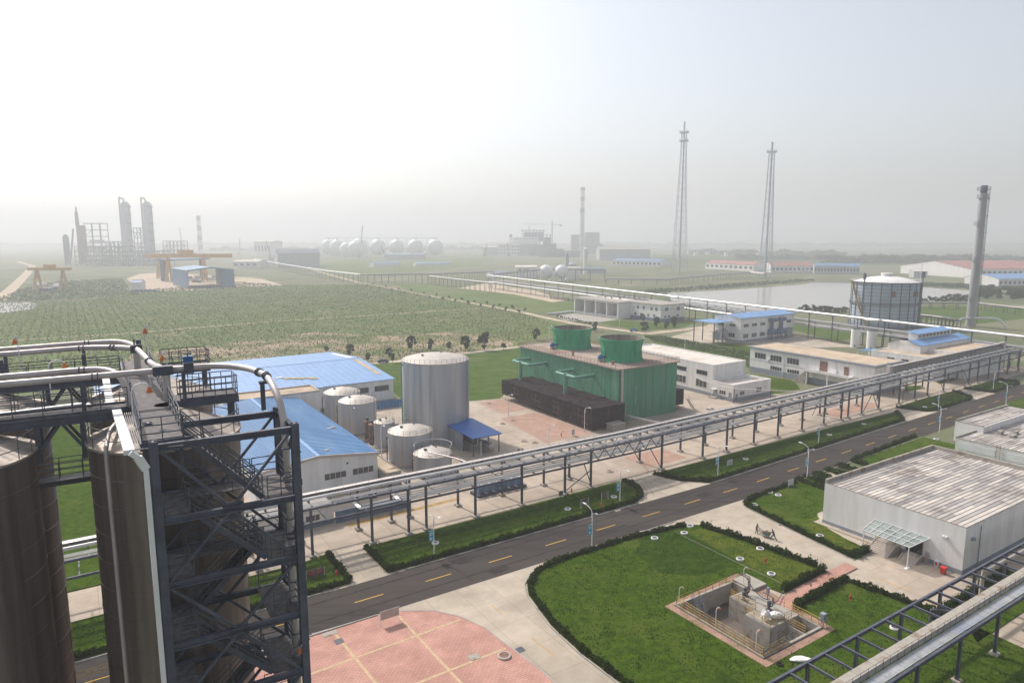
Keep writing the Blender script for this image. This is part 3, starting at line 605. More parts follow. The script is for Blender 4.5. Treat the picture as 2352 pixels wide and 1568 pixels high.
def cross_walk(b0, b1, label, seedx, z=39.0, a0=-14.5):
    t = thing('cross_walkway', label, 'walkway', S(-5, b0, z))
    q = MB(); deck(q, a0, -.5, b0, b1, z); build('deck', q, m['grate'], t)
    for b in (b0 - .06, b1 + .06):
        q = MB(); q.ibeam(S(a0, b, z - .28), S(-.5, b, z - .28), .22, .46); build('beam', q, m['steel'], t)
    for b in (b0, b1):
        q = MB(); q.rail([S(a0, b, z), S(-.6, b, z)], 1.15, 2, 1.25, .03, kick=.1); build('handrail', q, m['rail'], t)
    for a in (-12.2, -4.7, -2.75):
        q = MB(); q.ibeam(S(a, b0, 36.6), S(a, b0, z - .5), .24, .24); build('leg', q, m['steel'], t)
        q = MB(); q.ibeam(S(a, b1, 36.9), S(a, b1, z - .5), .24, .24); build('leg', q, m['steel'], t)
    for p, r_ in (((-4.6, 37.3), (-3.75, 38.5)), ((-2.85, 37.3), (-3.6, 38.5))):
        for b in (b0, b1):
            q = MB(); q.bar(S(p[0], b, p[1]), S(r_[0], b, r_[1]), .14); build('brace', q, m['steel'], t)
    for a in (-14, -11, -6.9, -2.6):       # pipe brackets standing on the walkway edge
        for b in (b0 + .1, b1 + 1.1):
            q = MB(); q.ibeam(S(a, b, z), S(a, b, 40.62), .2, .2); build('bracket', q, m['steel'], t)
    return t
cross_walk(8.1, 9.5, 'near cross walkway with grey handrails leading left over the front silos', 0)
cross_walk(18.3, 19.7, 'far cross walkway with grey handrails leading left over the back silos', 1)
def platform(b0, b1, label, zz=39.0):
    t = thing('side_platform', label, 'platform', S(3, b0, zz))
    q = MB(); deck(q, 1.45, 5.0, b0, b1, zz); build('deck', q, m['grate'], t)
    for b in (b0, b1): q = MB(); q.bar(S(1.45, b, zz - .22), S(5.05, b, zz - .22), .14, .38); build('beam', q, m['steel'], t)
    q = MB(); q.rail([S(2.0, b0, zz), S(5, b0, zz), S(5, b1, zz), S(2.0, b1, zz)], 1.15, 2, .62, .028, kick=.1); build('handrail', q, m['rail'], t)
    for a, b in ((4.7, b0 + .1), (4.75, b1 - .1), (2.0, b0 + .1)):
        q = MB(); q.ibeam(S(a, b, 37.3), S(a, b, zz - .4), .2, .2); build('leg', q, m['steel'], t)
    return t
platform(8.6, 10.3, 'grated side platform with handrails to the right of the walkway, above the blue roof')
platform(19.6, 21.3, 'farther side platform with handrails at the end of the walkway')
# gallery between the two front silos, half way down
t = thing('link_bridge', 'dark footbridge with railing between the two front silos', 'footbridge', S(-4, 13, 34))
q = MB(); deck(q, -5.4, -1.9, 12.9, 13.9, 34.1, .3); build('deck', q, m['steel_dk'], t)
q = MB(); q.rail([S(-5.4, 12.9, 34.1), S(-1.9, 12.9, 34.1)], 1.1, 2, 1.1, .03); build('handrail', q, m['rail'], t)
q = MB(); q.rail([S(-5.4, 13.9, 34.1), S(-1.9, 13.9, 34.1)], 1.1, 2, 1.1, .03); build('handrail', q, m['rail'], t)

def smoothpath(pts, n=6):
    pts = [Vector(p) for p in pts]; out = []
    for i in range(len(pts) - 1):
        p0 = pts[max(i - 1, 0)]; p1 = pts[i]; p2 = pts[i + 1]; p3 = pts[min(i + 2, len(pts) - 1)]
        for k in range(n):
            s = k / n; out.append(.5 * ((2 * p1) + (p2 - p0) * s + (2 * p0 - 5 * p1 + 4 * p2 - p3) * s * s + (3 * p1 - p0 - 3 * p2 + p3) * s ** 3))
    return out + [pts[-1]]
def flange(mb, p, d, r=.27, w=.05):
    d = Vector(d).normalized(); mb.tube([Vector(p) - d * w, Vector(p) + d * w], r, 14)
def convey(label, pts, flg, n=6):
    t = thing('conveying_pipe', label, 'pipe', Vector(pts[0]))
    q = MB(); path = smoothpath(pts, n); q.tube(path, .17, 14); build('pipe_run', q, m['clad'], t, True)
    for i in flg:
        k = min(i * n, len(path) - 2); q = MB(); d = path[k + 1] - path[max(k - 1, 0)]
        flange(q, path[k] - d.normalized() * .12, d, .235, .025); flange(q, path[k] + d.normalized() * .12, d, .235, .025); build('coupling', q, m['steel_dk'], t)
    return t
PZ = 40.82
convey('front conveying pipe ending at the blue valve box', [S(-16, 8.35, PZ), S(-9, 8.4, PZ), S(-6, 8.4, PZ), S(-2, 8.42, PZ), S(.75, 8.45, PZ)], [3])
convey('second conveying pipe from the front, bending down towards the silo roof', [S(-16, 10.5, PZ), S(-9, 10.6, PZ), S(-6, 10.65, PZ), S(-2.6, 10.75, PZ), S(-1.5, 10.3, PZ - .03), S(-.9, 9.4, PZ - .25), S(-.6, 8.8, PZ - 1.0), S(-.5, 8.6, 38.2)], [3])
convey('third conveying pipe from the front, joining the far valve block', [S(-16, 18.9, PZ), S(-9, 19.2, PZ), S(-6, 19.5, PZ), S(-2.7, 19.8, PZ), S(-.9, 19.1, PZ), S(.25, 17.9, PZ)], [3, 4])
convey('farthest conveying pipe, curving round into the far valve block', [S(-16, 21.3, PZ), S(-9, 21.5, PZ), S(-6, 21.8, PZ), S(-2.4, 22.2, PZ), S(-.5, 21.8, PZ), S(.25, 19.8, PZ), S(.4, 18.2, PZ)], [3])
convey('pinkish conveying pipe running towards us from the far valve block to the near one', [S(.45, 17.4, PZ), S(.62, 14.6, PZ), S(.78, 12, PZ), S(.95, 10.3, PZ), S(1.35, 8.95, PZ), S(2.0, 8.58, PZ), S(2.35, 8.55, PZ)], [2])
convey('big conveying pipe that bends over and drops down the stair tower', [S(2.7, 8.6, PZ), S(3.6, 8.55, PZ), S(4.6, 7.9, PZ), S(5.3, 6.7, PZ), S(5.62, 5.2, PZ), S(5.74, 4.0, PZ - .02), S(5.82, 2.6, PZ - .45), S(5.9, 1.65, 39.6), S(5.93, 1.3, 38.3), S(5.95, 1.2, 36), S(5.95, 1.2, 33), S(5.95, 1.2, 30), S(5.95, 1.2, 26), S(5.95, 1.2, 20), S(5.95, 1.2, 10)], [4, 5, 9, 10, 12], 8)
t = thing('valve_box', 'dark valve block with blue actuator on the front conveying pipe', 'valve', S(1.2, 8.45, 40.5))
q = MB(); q.box(S(1.2, 8.45, PZ), (1.0, .5, .5), R(30)); q.box(S(2.5, 8.56, PZ), (.5, .55, .55), R(30)); build('body', q, m['steel_dk'], t)
q = MB(); q.box(S(2.5, 8.56, PZ + .5), (.5, .34, .34), R(30)); build('actuator', q, m['motor'], t)
q = MB(); q.tube([S(2.5, 8.56, PZ + .68), S(2.5, 8.56, PZ + .8)], .04, 6); q.box(S(2.5, 8.56, PZ + .8), (.4, .1, .06), R(30)); build('hand_lever', q, m['steel_dk'], t)
q = MB(); q.tube([S(1.35, 8.45, 38.4), S(1.35, 8.45, PZ - .2)], .2, 12); build('down_spout', q, m['clad'], t, True)
q = MB(); q.ibeam(S(2.2, 8.4, 39), S(2.2, 8.4, PZ - .2), .18, .18); build('leg', q, m['steel'], t)
t = thing('valve_box', 'dark valve block at the far end of the walkway where two pipes meet', 'valve', S(.4, 17.8, 40.5))
q = MB(); q.box(S(.4, 17.8, PZ), (.7, .6, .5), R(30)); q.tube([S(.3, 17.9, PZ + .25), S(.3, 17.9, PZ + .62)], .05, 6); q.box(S(.55, 17.7, PZ + .45), (.3, .3, .3), R(30)); build('body', q, m['steel_dk'], t)
q = MB(); q.tube([S(.4, 17.8, 38.4), S(.4, 17.8, PZ - .2)], .2, 12); build('down_spout', q, m['clad'], t, True)
t = thing('pipe_stanchion', 'single steel post with saddle carrying the big pipe bend', 'pipe support', S(5.43, TB, 39.1))
q = MB(); q.ibeam(S(5.43, TB, 39.1), S(5.43, TB, 40.5), .2, .2); build('post', q, m['steel'], t)
q = MB(); q.box(S(5.5, TB + .1, 40.56), (.42, .3, .14), R(30)); build('saddle', q, m['steel_dk'], t)
for i, z in enumerate((37.6, 33.9, 30.5, 27.6)):
    q = MB(); q.ring(S(5.95, 1.2, z), .22, .035, 16, 5); q.bar(S(6.12, 1.2, z), S(6.4, .2, z), .06); o = build('pipe_clamp', q, m['steel'], None, False, S(5.95, 1.2, z)); tag(o, ['uppermost clamp holding the drop pipe to the stair tower', 'second clamp from the top on the drop pipe', 'third clamp from the top on the drop pipe', 'lowest clamp in view on the drop pipe'][i], 'clamp')
# white cable ducts
def duct(label, pts, wd, ht):
    t = thing('cable_duct', label, 'cable duct', Vector(pts[0]))
    for a, b in zip(pts, pts[1:]):
        q = MB(); q.bar(a, b, *((.2, .34) if abs((Vector(b) - Vector(a)).normalized().z) > .9 else (wd, ht))); build('duct_section', q, m['white2'], t)
    return t
duct('white cable duct coming over the silo roof and dropping down the silo side', [S(-1.17, 8.6, 38.9), S(-.93, -.35, 38.9), S(-.62, -.3, 38.6), S(-.35, -.2, 38.0), S(-.32, -.15, 4)], .42, .22)
duct('short white cable duct sloping between the walkways', [S(-1.5, 17.5, 39.4), S(-1.4, 10.2, 38.6)], .38, .2)
duct('long low white cable duct behind the near cross walkway', [S(-10, 11.2, 38.6), S(-2.6, 11.2, 38.75), S(-2.0, 10.4, 38.4)], .3, .3)
q = MB(); q.tube(smoothpath([S(-1.2, 7.2, 38.5), S(-1.55, 6.2, 38.3), S(-1.75, 5.0, 37.9), S(-1.8, 4.75, 37), S(-1.8, 4.72, 30), S(-1.8, 4.72, 5)], 5), .11, 10)
tag(build('vent_pipe', q, m['clad'], None, True, S(-1.2, 7.2, 38.5)), 'thin grey vent pipe bent over the silo rim and running down its side', 'pipe')
q = MB()
for k in range(4): q.tube([S(-.55 - .09 * k, 7.2, 38.95), S(-.5 - .09 * k, 2.4, 38.9), S(-.4 - .09 * k, .15, 38.85), S(1.2, .1 - .06 * k, 38.82)], .025, 5)
tag(build('conduit_bundle', q, m['clad'], None, False, S(-.5, 2, 38.9)), 'bundle of thin conduits under the left handrail of the walkway', 'conduit')
def goose(p, label, hd, hgt=1.9, up=True):
    t = thing('gooseneck_lamp', label, 'lamp', Vector(p)); p = Vector(p); hd = Vector(hd)
    q = MB(); pts = [p, p + Vector((0, 0, hgt - .35))] + [p + Vector((0, 0, hgt - .35)) + hd * (.42 * (1 - math.cos(x))) + Vector((0, 0, .42 * math.sin(x))) for x in (.5, 1.0, 1.57, 2.1, 2.6)]
    q.tube(pts, .028, 6); build('pole', q, m['lampw'], t)
    e = pts[-1]; q = MB(); q.lathe(e + Vector((0, 0, -.28)), [(.02, .3), (.09, .22), (.15, .05), (.17, 0), (.12, -.04), (.001, -.06)], 12); build('lamp_head', q, m['orange'], t, True)
goose(S(-.55, 3.6, 39.05), 'orange gooseneck lamp arching over the grated walkway', fu * 1.0 + fv * .15, 2.0)
goose(S(-4.2, 12.3, 39.05), 'orange gooseneck lamp on a pale pole at the near cross walkway', fu, 2.15)
goose(S(-6.0, 18.83, 39.05), 'orange lamp above the far conveying pipes at the upper left', -fu * .2, 2.9)
goose(S(.75, 11.83, 39.05), 'orange lamp on the tall pole above the far valve block', -fu * .1, 3.9)
goose(S(1.75, 12.7, 39.05), 'orange gooseneck lamp beside the pinkish pipe', -fu * .3, 2.1)
goose(S(6.3, .1, 26.3), 'orange lamp low on the right post of the stair tower', -fu * .5, 1.2)
t = thing('junction_box', 'grey electrical cabinet on the near cross walkway at the left edge', 'cabinet', S(-7.2, 9.3, 39))
q = MB(); q.box(S(-7.2, 9.2, 39.7), (1.3, .5, .5), R(30)); build('cabinet', q, m['plinth'], t)
q = MB(); q.box(S(-7.2, 9.2, 39.25), (.9, .3, .5), R(30)); build('base', q, m['steel_dk'], t)

# ------------------------------------------------------------------ roadside pipe rack
rk = thing('pipe_rack', 'long grey steel pipe rack beside the road, from the stair tower to the far right', 'pipe rack', W(28, 98.5))
FRONT = [(-36, 98.5), (-26.5, 98.6), (-17, 98.7), (-7.5, 98.8), (2, 98.8), (11.5, 98.8), (20, 98.9), (27.9, 98.8), (37.3, 98.5), (43.6, 98.3), (46.8, 98.2), (56.2, 97.9), (65.9, 97.9), (75.7, 98.0), (82.0, 98.0), (101.2, 98.1), (114.2, 98.8), (122.4, 99.0), (132.4, 99.3), (141.8, 99.5), (152.0, 99.9), (161.8, 100.2), (170, 100.2), (173.4, 100.4), (180.3, 100.5), (189.4, 100.9), (200.9, 101.3), (210.3, 101.7), (218.4, 101.9), (229.1, 102.4), (247.1, 103.0), (253.7, 103.2), (262.3, 103.5), (270.8, 103.8), (278.4, 104.0), (288.2, 104.5)]
REARU = [-36, -26.5, -17, -7.5, 2, 11.5, 20, 27.9, 37.3, 43.2, 46.6, 56.1, 65.5, 75.2, 81.5, 100.8, 113.8, 122.4, 132.4, 141.8, 152, 161.8, 170.1, 172.9, 180.5, 189.1, 200.9, 210.3, 218.4, 229.1, 247.2, 254.2, 262.3, 270.8, 278.4, 288.2]
def vf(u): return 98.2 if u < 90 and u > 30 else (98.7 if u <= 30 else 98.0 + max(0, u - 92) * .034)
def vr(u): return vf(u) + 6.15 + max(0, u - 120) * .002
ZT = 7.85; ZL = 5.5
def post(u, v, zt):
    q = MB(); q.ibeam(W(u, v, .3), W(u, v, zt), .34, .34); o = build('post', q, m['steel'], rk)
    q = MB(); q.box(W(u, v, .2), (1.05, 1.05, .4), R(33)); q.box(W(u, v, .42), (.6, .6, .05), R(33)); build('footing', q, m['cast'], o)
for u, v in FRONT: post(u, vf(u), ZT)
for u in REARU: post(u, vr(u), ZT + .1)
def along(name, fv_, z, wd, ht, mt, us=None, i=False):
    us = us or [-38, 30, 92, 140, 190, 240, 290]; q = MB()
    for a, c in zip(us, us[1:]): (q.ibeam if i else q.bar)(W(a, fv_(a), z), W(c, fv_(c), z), wd, ht)
    return build(name, q, mt, rk)
along('long_beam', vf, ZT - .18, .26, .36, m['steel']); along('long_beam', vr, ZT - .18, .26, .36, m['steel'])
along('long_beam', vf, ZL - .15, .24, .32, m['steel']); along('long_beam', vr, ZL - .15, .24, .32, m['steel'])
u = -36
while u < 289:
    q = MB(); q.bar(W(u, vf(u), ZT - .1), W(u, vr(u), ZT - .1), .17, .22); o = build('cross_beam', q, m['steel'], rk)
    q = MB(); q.bar(W(u, vf(u) + 2.5, ZT), W(u, vf(u) + 2.5, ZT + .32), .2, .16); build('pipe_shoe', q, m['steel_dk'], o)
    u += 3.22
u = -34
while u < 289:
    q = MB(); q.bar(W(u, vf(u), ZL - .1), W(u, vr(u), ZL - .1), .16, .2); o = build('lower_cross_beam', q, m['steel'], rk)
    u += 6.44
def run(name, off, z, r, mt, us=None, n=8):
    us = us or [-38, 0, 30, 60, 92, 120, 150, 190, 240, 289]; q = MB()
    q.tube([W(a, vf(a) + off, z) for a in us], r, n); return build(name, q, mt, rk, True)
run('pipe_run', 2.5, ZT + .52, .25, m['clad_l'], None, 12)
for off, z, r in ((.75, ZT + .06, .05), (1.05, ZT + .06, .045), (1.35, ZT + .06, .05), (1.7, ZT + .05, .045), (3.3, ZT + .08, .06)): run('pipe_run', off, z, r, m['clad_l'])
for off, z, r in ((.8, ZL + .2, .15), (1.5, ZL + .24, .22), (2.3, ZL + .12, .08), (2.8, ZL + .12, .08), (3.5, ZL + .2, .14), (4.6, ZL + .2, .15)): run('pipe_run', off, z, r, m['clad_l'], [43, 60, 92, 120, 150, 190, 240, 289])
for off, z, r, in ((4.0, 6.7, .05), (4.2, 6.7, .05), (.5, 6.6, .06)): run('pipe_run', off, z, r, m['rust'] if off > 4.1 else m['clad'], [46, 75, 100])
# covered cable tray with a railing on the rear row
def tray(us, z0, z1):
    q = MB()
    for a, c in zip(us, us[1:]):
        for (o0, zz, w_, h_) in ((4.7, z1 - .03, .95, .06), (5.18, (z0 + z1) / 2, .08, z1 - z0), (4.22, z0 + .06, .08, .12)): q.bar(W(a, vf(a) + o0, zz), W(c, vf(c) + o0, zz), w_, h_)
    build('tray_cover', q, m['clad'], rk)
    q = MB()
    for a, c in zip(us, us[1:]):
        for zz in np.linspace(z0 + .05, z1 - .15, 3 if z1 - z0 < .9 else 5): q.bar(W(a, vf(a) + 4.2, zz), W(c, vf(c) + 4.2, zz), .07, .07)
        L = c - a
        for k in range(int(L / 1.0)): q.bar(W(a + k, vf(a + k) + 4.2, z0 - .1), W(a + k, vf(a + k) + 4.2, z1 - .1), .05, .09)
    build('tray_ladder', q, m['rail'], rk)
    q = MB()
    for a, c in zip(us, us[1:]):
        q.rail([W(a, vf(a) + 3.85, z0), W(c, vf(c) + 3.85, z0)], 1.0 if z1 - z0 < .9 else .4, 1, 2.1, .022)
    build('tray_railing', q, m['rail'], rk)
tray([-38, 0, 30, 60, 92, 120, 150, 180, 203], ZT + .1, ZT + .62); tray([203, 225, 250, 284], ZT + .5, ZT + 2.5)
q = MB(); q.box(W(203, vf(203) + 4.6, ZT + 1.6), (1.6, 1.1, 2.3), R(35)); q.box(W(284.6, vf(284) + 4.6, ZT + 1.6), (2.2, 1.6, 2.4), R(35)); build('tray_end_box', q, m['clad'], rk)
# the trussed bay across the drive, braces, access platform
for vv in (vf, vr):
    n = 12; a0, a1 = 82.2, 101
    for k in range(n):
        ua = a0 + (a1 - a0) * k / n; ub = a0 + (a1 - a0) * (k + 1) / n
        p, r_ = (W(ua, vv(ua), ZT - .35), W(ub, vv(ub), ZL)) if k % 2 == 0 else (W(ua, vv(ua), ZL), W(ub, vv(ub), ZT - .35))
        q = MB(); q.bar(p, r_, .13); build('truss_web', q, m['steel'], rk)
for (u0, z0), (u1, z1), vv in (((76, .8), (81.7, 3.6), vf), ((76, 3.8), (81.7, .9), vf), ((80.8, 4.9), (81.8, .6), vr), ((97.6, 5.4), (101, .6), vf), ((97.3, 5.4), (100.6, .6), vr), ((80.2, 5.4), (82, 1), vf), ((170.3, 5.3), (166.5, .5), vr), ((181, .6), (185.3, 5.3), vf), ((189, .6), (185.6, 5.3), vf), ((229, .6), (225.5, 5.4), vf), ((247, .7), (242.8, 5.4), vf), ((262, .8), (266.5, 5.4), vr), ((278, .6), (282.5, 5.4), vf)):
    q = MB(); q.bar(W(u0, vv(u0), z0), W(u1, vv(u1), z1), .14); build('brace', q, m['steel'], rk)
for k, o in enumerate((0, .22, .44)):       # expansion loops near the stair tower
    q = MB(); q.tube(smoothpath([W(42.6 - o, 102.6, 6.1), W(42.6 - o, 101, 6.1), W(42.4 - o, 98.6 + o, 6.1), W(42 - o, 98.4 + o, 6.1), W(38, 98.4 + o, 6.1), W(35.8 + o, 98.5 + o, 6.1), W(35.5 + o, 98.8 + o, 6.1), W(35.5 + o, 101.6, 6.1)], 3), .09, 8); build('expansion_loop', q, m['bright'], rk, True)
q = MB(); q.box(W(39.5, 103.2, 6.2), (1.2, .9, 1.3), R(33)); build('valve_station', q, m['steel_dk'], rk)
for a, b_ in (((160, 97.8), (167, 98.6)), ((216, 99.8), (226, 100.6))):
    q = MB(); c = W((a[0] + b_[0]) / 2, (a[1] + b_[1]) / 2 + 1.4, 5.2); q.box(c, (b_[0] - a[0], 1.8, .12), R(35)); build('access_platform', q, m['clad'], rk)
q = MB()
for k in range(14): q.bar(W(201.3, 101.0, .5 + k * .35), W(201.9, 101.0, .5 + k * .35), .04)
q.bar(W(201.3, 101, .2), W(201.3, 101, 5.6), .06); q.bar(W(201.9, 101, .2), W(201.9, 101, 5.6), .06); build('ladder', q, m['steel'], rk)
# white branch pipes leaving the rack
def pipe(label, pts, r, mt='clad', n=10, sm=0, cat='pipe', name='pipe'):
    p = smoothpath(pts, sm) if sm else pts
    q = MB(); q.tube(p, r, n); return tag(build(name, q, m[mt], None, True, Vector(pts[0])), label, cat)
pipe('thick white pipe sloping from the low tank into the pipe rack', [W(58.2, 121, 5.4), W(60.2, 112.5, 6.0), W(61.0, 105, 6.3), W(61, 103.6, 5.8)], .12, 'clad')
pipe('dark red pipe running from the low tank behind the rack to the left', [W(45.5, 124, 2.2), W(52, 121.5, 3.2), W(54.6, 121, 3.2), W(55, 121, 5), W(55.8, 120.6, 5)], .08, 'rust')

# ------------------------------------------------------------------ tank farm
def tank(x, y, r, h, label, dome, rail_h=1.0, mt='galv', sp=True, name='storage_tank'):
    c = Vector((x, y, 0)); t = thing(name, label, 'tank', c)
    q = MB(); q.lathe(c, [(r + .25, .02), (r + .25, .3), (r, .3), (r, h)], 64); build('shell', q, m[mt], t, True)
    q = MB(); N = 10; q.lathe(c, [(r + .05, h - .12), (r + .05, h)] + [(max(r * math.cos(a) * 1.0, .001), h + dome * math.sin(a)) for a in [math.pi / 2 * k / N for k in range(1, N + 1)]] if False else [(r + .05, h - .12), (r + .05, h + .02)] + [(max(r * (1 - k / N), .001), h + .02 + dome * (1 - (1 - k / N) ** 2)) for k in range(1, N + 1)], 56); build('roof', q, m['tank_roof'], t, True)
    q = MB(); n = max(16, int(2 * math.pi * r / 1.3))
    for k in range(n):
        a = 2 * math.pi * k / n; p = c + Vector(((r - .05) * math.cos(a), (r - .05) * math.sin(a), h)); q.tube([p, p + Vector((0, 0, rail_h))], .028, 4)
    for zz in (.5, 1): q.ring(c + Vector((0, 0, h + rail_h * zz)), r - .05, .026, 48, 4)
    build('guard_rail', q, m['rail'], t)
    for (fx, fy, s) in ((-.35, -.25, 1), (.15, .2, .7)):
        q = MB(); p = c + Vector((r * fx, r * fy, h + dome * .75)); q.lathe(p, [(.28 * s, -.3), (.28 * s, .3), (.36 * s, .32), (.36 * s, .4), (.001, .4)], 14); build('roof_nozzle', q, m['steel_dk'], t, True)
    q = MB(); a = R(205); p = c + Vector((math.cos(a), math.sin(a), 0)) * (r + .3); q.tube(smoothpath([p + Vector((.5, .2, h - 1.0)), p + Vector((0, 0, h - 1.0)), p + Vector((-.1, -.05, h - 1.6)), p + Vector((-.1, -.05, .4))], 4), .1 + .008 * r, 8); build('side_pipe', q, m['green_pipe'] if r > 6 else m['brown'], t, True)
    q = MB(); a = R(-20); p = c + Vector((math.cos(a), math.sin(a), 0)) * (r + .2)
    for s in (-.25, .25): o = Vector((-math.sin(a), math.cos(a), 0)) * s; q.tube([p + o, p + o + Vector((0, 0, h + .9))], .03, 4)
    for k in range(int(h / .4)): o = Vector((-math.sin(a), math.cos(a), 0)) * .25; q.tube([p - o + Vector((0, 0, k * .4)), p + o + Vector((0, 0, k * .4))], .018, 4)
    build('ladder', q, m['rail'], t)
    return t
tank(-18.6, 163.2, 8.1, 19.2, 'tallest silver storage tank with a shallow domed roof', 1.3)
tank(-45.0, 176.6, 4.7, 8.0, 'silver tank nearest the big blue-roofed warehouse', 1.15)
tank(-38.7, 166.6, 4.65, 8.1, 'silver tank in front of the one by the big warehouse', 1.15)
tank(-29.8, 154.5, 2.4, 5.9, 'smallest silver tank behind the two brown vessels', .55)
tank(-22.1, 143.4, 4.75, 7.0, 'silver tank between the blue-roofed shed and the tallest tank', 1.1)
tank(-16.4, 136.0, 3.95, 4.35, 'lowest silver tank close behind the pipe rack', .95)
q = MB(); q.ring(Vector((-16.4, 136.6, 5.9)), 3.9, .04, 40, 5, R(-20), R(200)); q.tube([Vector((-12.8, 135.4, 4.4)), Vector((-12.75, 135.3, 5.9))], .03, 4); q.tube([Vector((-20, 135.2, 4.4)), Vector((-20.06, 135.3, 5.9))], .03, 4)
tag(build('spray_ring', q, m['lampw'], None, True, Vector((-16.4, 136.6, 5.9))), 'thin white curved water ring pipe above the lowest tank', 'pipe')
def vessel(x, y, r, h, label):
    c = Vector((x, y, 0)); t = thing('process_vessel', label, 'vessel', c)
    q = MB(); q.lathe(c, [(r, .1), (r, h)], 24, True); build('shell', q, m['brown'], t, True)
    q = MB(); q.lathe(c, [(r + .14, h - .1), (r + .14, h + .1), (.001, h + .1)], 24, True); build('top_flange', q, m['red'] if False else m['rust'], t, True)
    q = MB(); q.lathe(c, [(.22, h + .1), (.22, h + .45), (.38, h + .5), (.38, h + 1.0), (.2, h + 1.1), (.001, h + 1.1)], 16); build('motor', q, m['steel_dk'], t, True)
vessel(-34.7, 159.2, .75, 4.6, 'rusty brown vessel with a motor on top, left of a pair'); vessel(-32.8, 155.7, .86, 4.85, 'rusty brown vessel with a motor on top, nearer of a pair')
q = MB(); c = W(52.6, 143, .0); q.bx(0, 0, 0, 0, 0, 0) if False else None
pb = MB(FR(49.5, 122.5)); pb.bx(0, .2, 0, 38, 0, .75); pb.bx(19, 19.2, 0, 38, 0, .75)
for k in range(5): pb.bx(.2, 19, k * 9.4, k * 9.4 + .2, 0, .7)
tag(build('bund_wall', pb, m['cast'], None, False, W(49.5, 122.5)), 'low concrete bund wall around the group of silver tanks', 'low wall')
pipe('dark pipe bridging the blue shed and the two brown vessels', [W(53.2, 150, 2.6), W(58, 148.6, 2.7), W(59.5, 149.5, 2.7)], .11, 'brown')
pipe('dark pipe below it between the blue shed and the brown vessels', [W(53, 147.5, 1.4), W(58, 146.6, 1.5), W(60, 147.5, 1.5)], .11, 'brown')
pipe('green pipe up the left side of the tank in front', [W(62.4, 133.6, .3), W(62.4, 133.6, 5.6), W(62.8, 133.8, 6)], .14, 'green_pipe')

# ------------------------------------------------------------------ blue-roofed warehouses
def gable(t, F, L, D, he, hr, ax, roofm, wallm, over=.35, rib=1.05, gut=True):
    # ax 'x': ridge runs along x
    q = MB(F)
    if ax == 'y':
        q.add([(0, 0, 0), (L, 0, 0), (L, 0, he), (L / 2, 0, hr), (0, 0, he), (0, D, 0), (L, D, 0), (L, D, he), (L / 2, D, hr), (0, D, he)],
              [(0, 1, 2, 3, 4), (6, 5, 9, 8, 7), (1, 6, 7, 2), (5, 0, 4, 9)])
    else:
        q.add([(0, 0, 0), (0, D, 0), (0, D, he), (0, D / 2, hr), (0, 0, he), (L, 0, 0), (L, D, 0), (L, D, he), (L, D / 2, hr), (L, 0, he)],
              [(4, 3, 2, 1, 0), (5, 6, 7, 8, 9), (0, 5, 9, 4), (6, 1, 2, 7)])
    build('wall', q, wallm, t)
    th = .12; o = over
    q = MB(F); rb = MB(F)
    if ax == 'y':
        sl = (hr - he) / (L / 2)
        for sg, x0 in ((1, -o), (-1, L + o)):
            z0 = he - sl * o; P_ = [(x0, -o, z0), (L / 2, -o, hr), (L / 2, D + o, hr), (x0, D + o, z0)]
            q.add(P_ + [(p[0], p[1], p[2] + th) for p in P_], [(0, 1, 2, 3), (7, 6, 5, 4), (0, 4, 5, 1), (1, 5, 6, 2), (2, 6, 7, 3), (3, 7, 4, 0)] if sg > 0 else [(3, 2, 1, 0), (4, 5, 6, 7), (1, 5, 4, 0), (2, 6, 5, 1), (3, 7, 6, 2), (0, 4, 7, 3)])
            y = 0
            while y <= D: rb.bar((x0, y, z0 + th + .02), (L / 2, y, hr + th + .02), .07, .05); y += rib
        rc = ((L / 2, -o, hr + th + .03), (L / 2, D + o, hr + th + .03))
    else:
        sl = (hr - he) / (D / 2)
        for sg, y0 in ((1, -o), (-1, D + o)):
            z0 = he - sl * o; P_ = [(-o, y0, z0), (L + o, y0, z0), (L + o, D / 2, hr), (-o, D / 2, hr)]
            q.add(P_ + [(p[0], p[1], p[2] + th) for p in P_], [(3, 2, 1, 0), (4, 5, 6, 7), (1, 5, 4, 0), (2, 6, 5, 1), (3, 7, 6, 2), (0, 4, 7, 3)] if sg > 0 else [(0, 1, 2, 3), (7, 6, 5, 4), (0, 4, 5, 1), (1, 5, 6, 2), (2, 6, 7, 3), (3, 7, 4, 0)])
            x = 0
            while x <= L: rb.bar((x, y0, z0 + th + .02), (x, D / 2, hr + th + .02), .07, .05); x += rib
        rc = ((-o, D / 2, hr + th + .03), (L + o, D / 2, hr + th + .03))
    rf = build('roof', q, roofm, t)
    if rib < 50: build('standing_seams', rb, roofm, rf)
    q = MB(F); q.bar(*rc, .7, .06); build('ridge_cap', q, m['blue_roof2'], rf)
    return rf
def window(t, F, face, a, z, wd, ht, n=3, L=None, D=None, frame='white2', lab=None):
    # face 'v' lies on y=0, face 'u' on x=0, 'V'/'U' on the far sides
    q = MB(F); f = MB(F); e = .03
    def bx(mb, a0, a1, z0, z1, dpt):
        if face == 'v': mb.bx(a0, a1, -dpt, .0, z0, z1)
        elif face == 'u': mb.bx(-dpt, 0, a0, a1, z0, z1)
        elif face == 'U': mb.bx(L, L + dpt, a0, a1, z0, z1)
    bx(q, a, a + wd, z, z + ht, .02); o = build('window', q, m['glass'], t)
    if n:
        for k in range(n + 1): x = a + wd * k / n; bx(f, x - .035, x + .035, z, z + ht, .06)
        bx(f, a - .05, a + wd + .05, z - .07, z, .08); bx(f, a - .05, a + wd + .05, z + ht, z + ht + .05, .07)
        build('window_frame', f, m[frame], o)
    return o
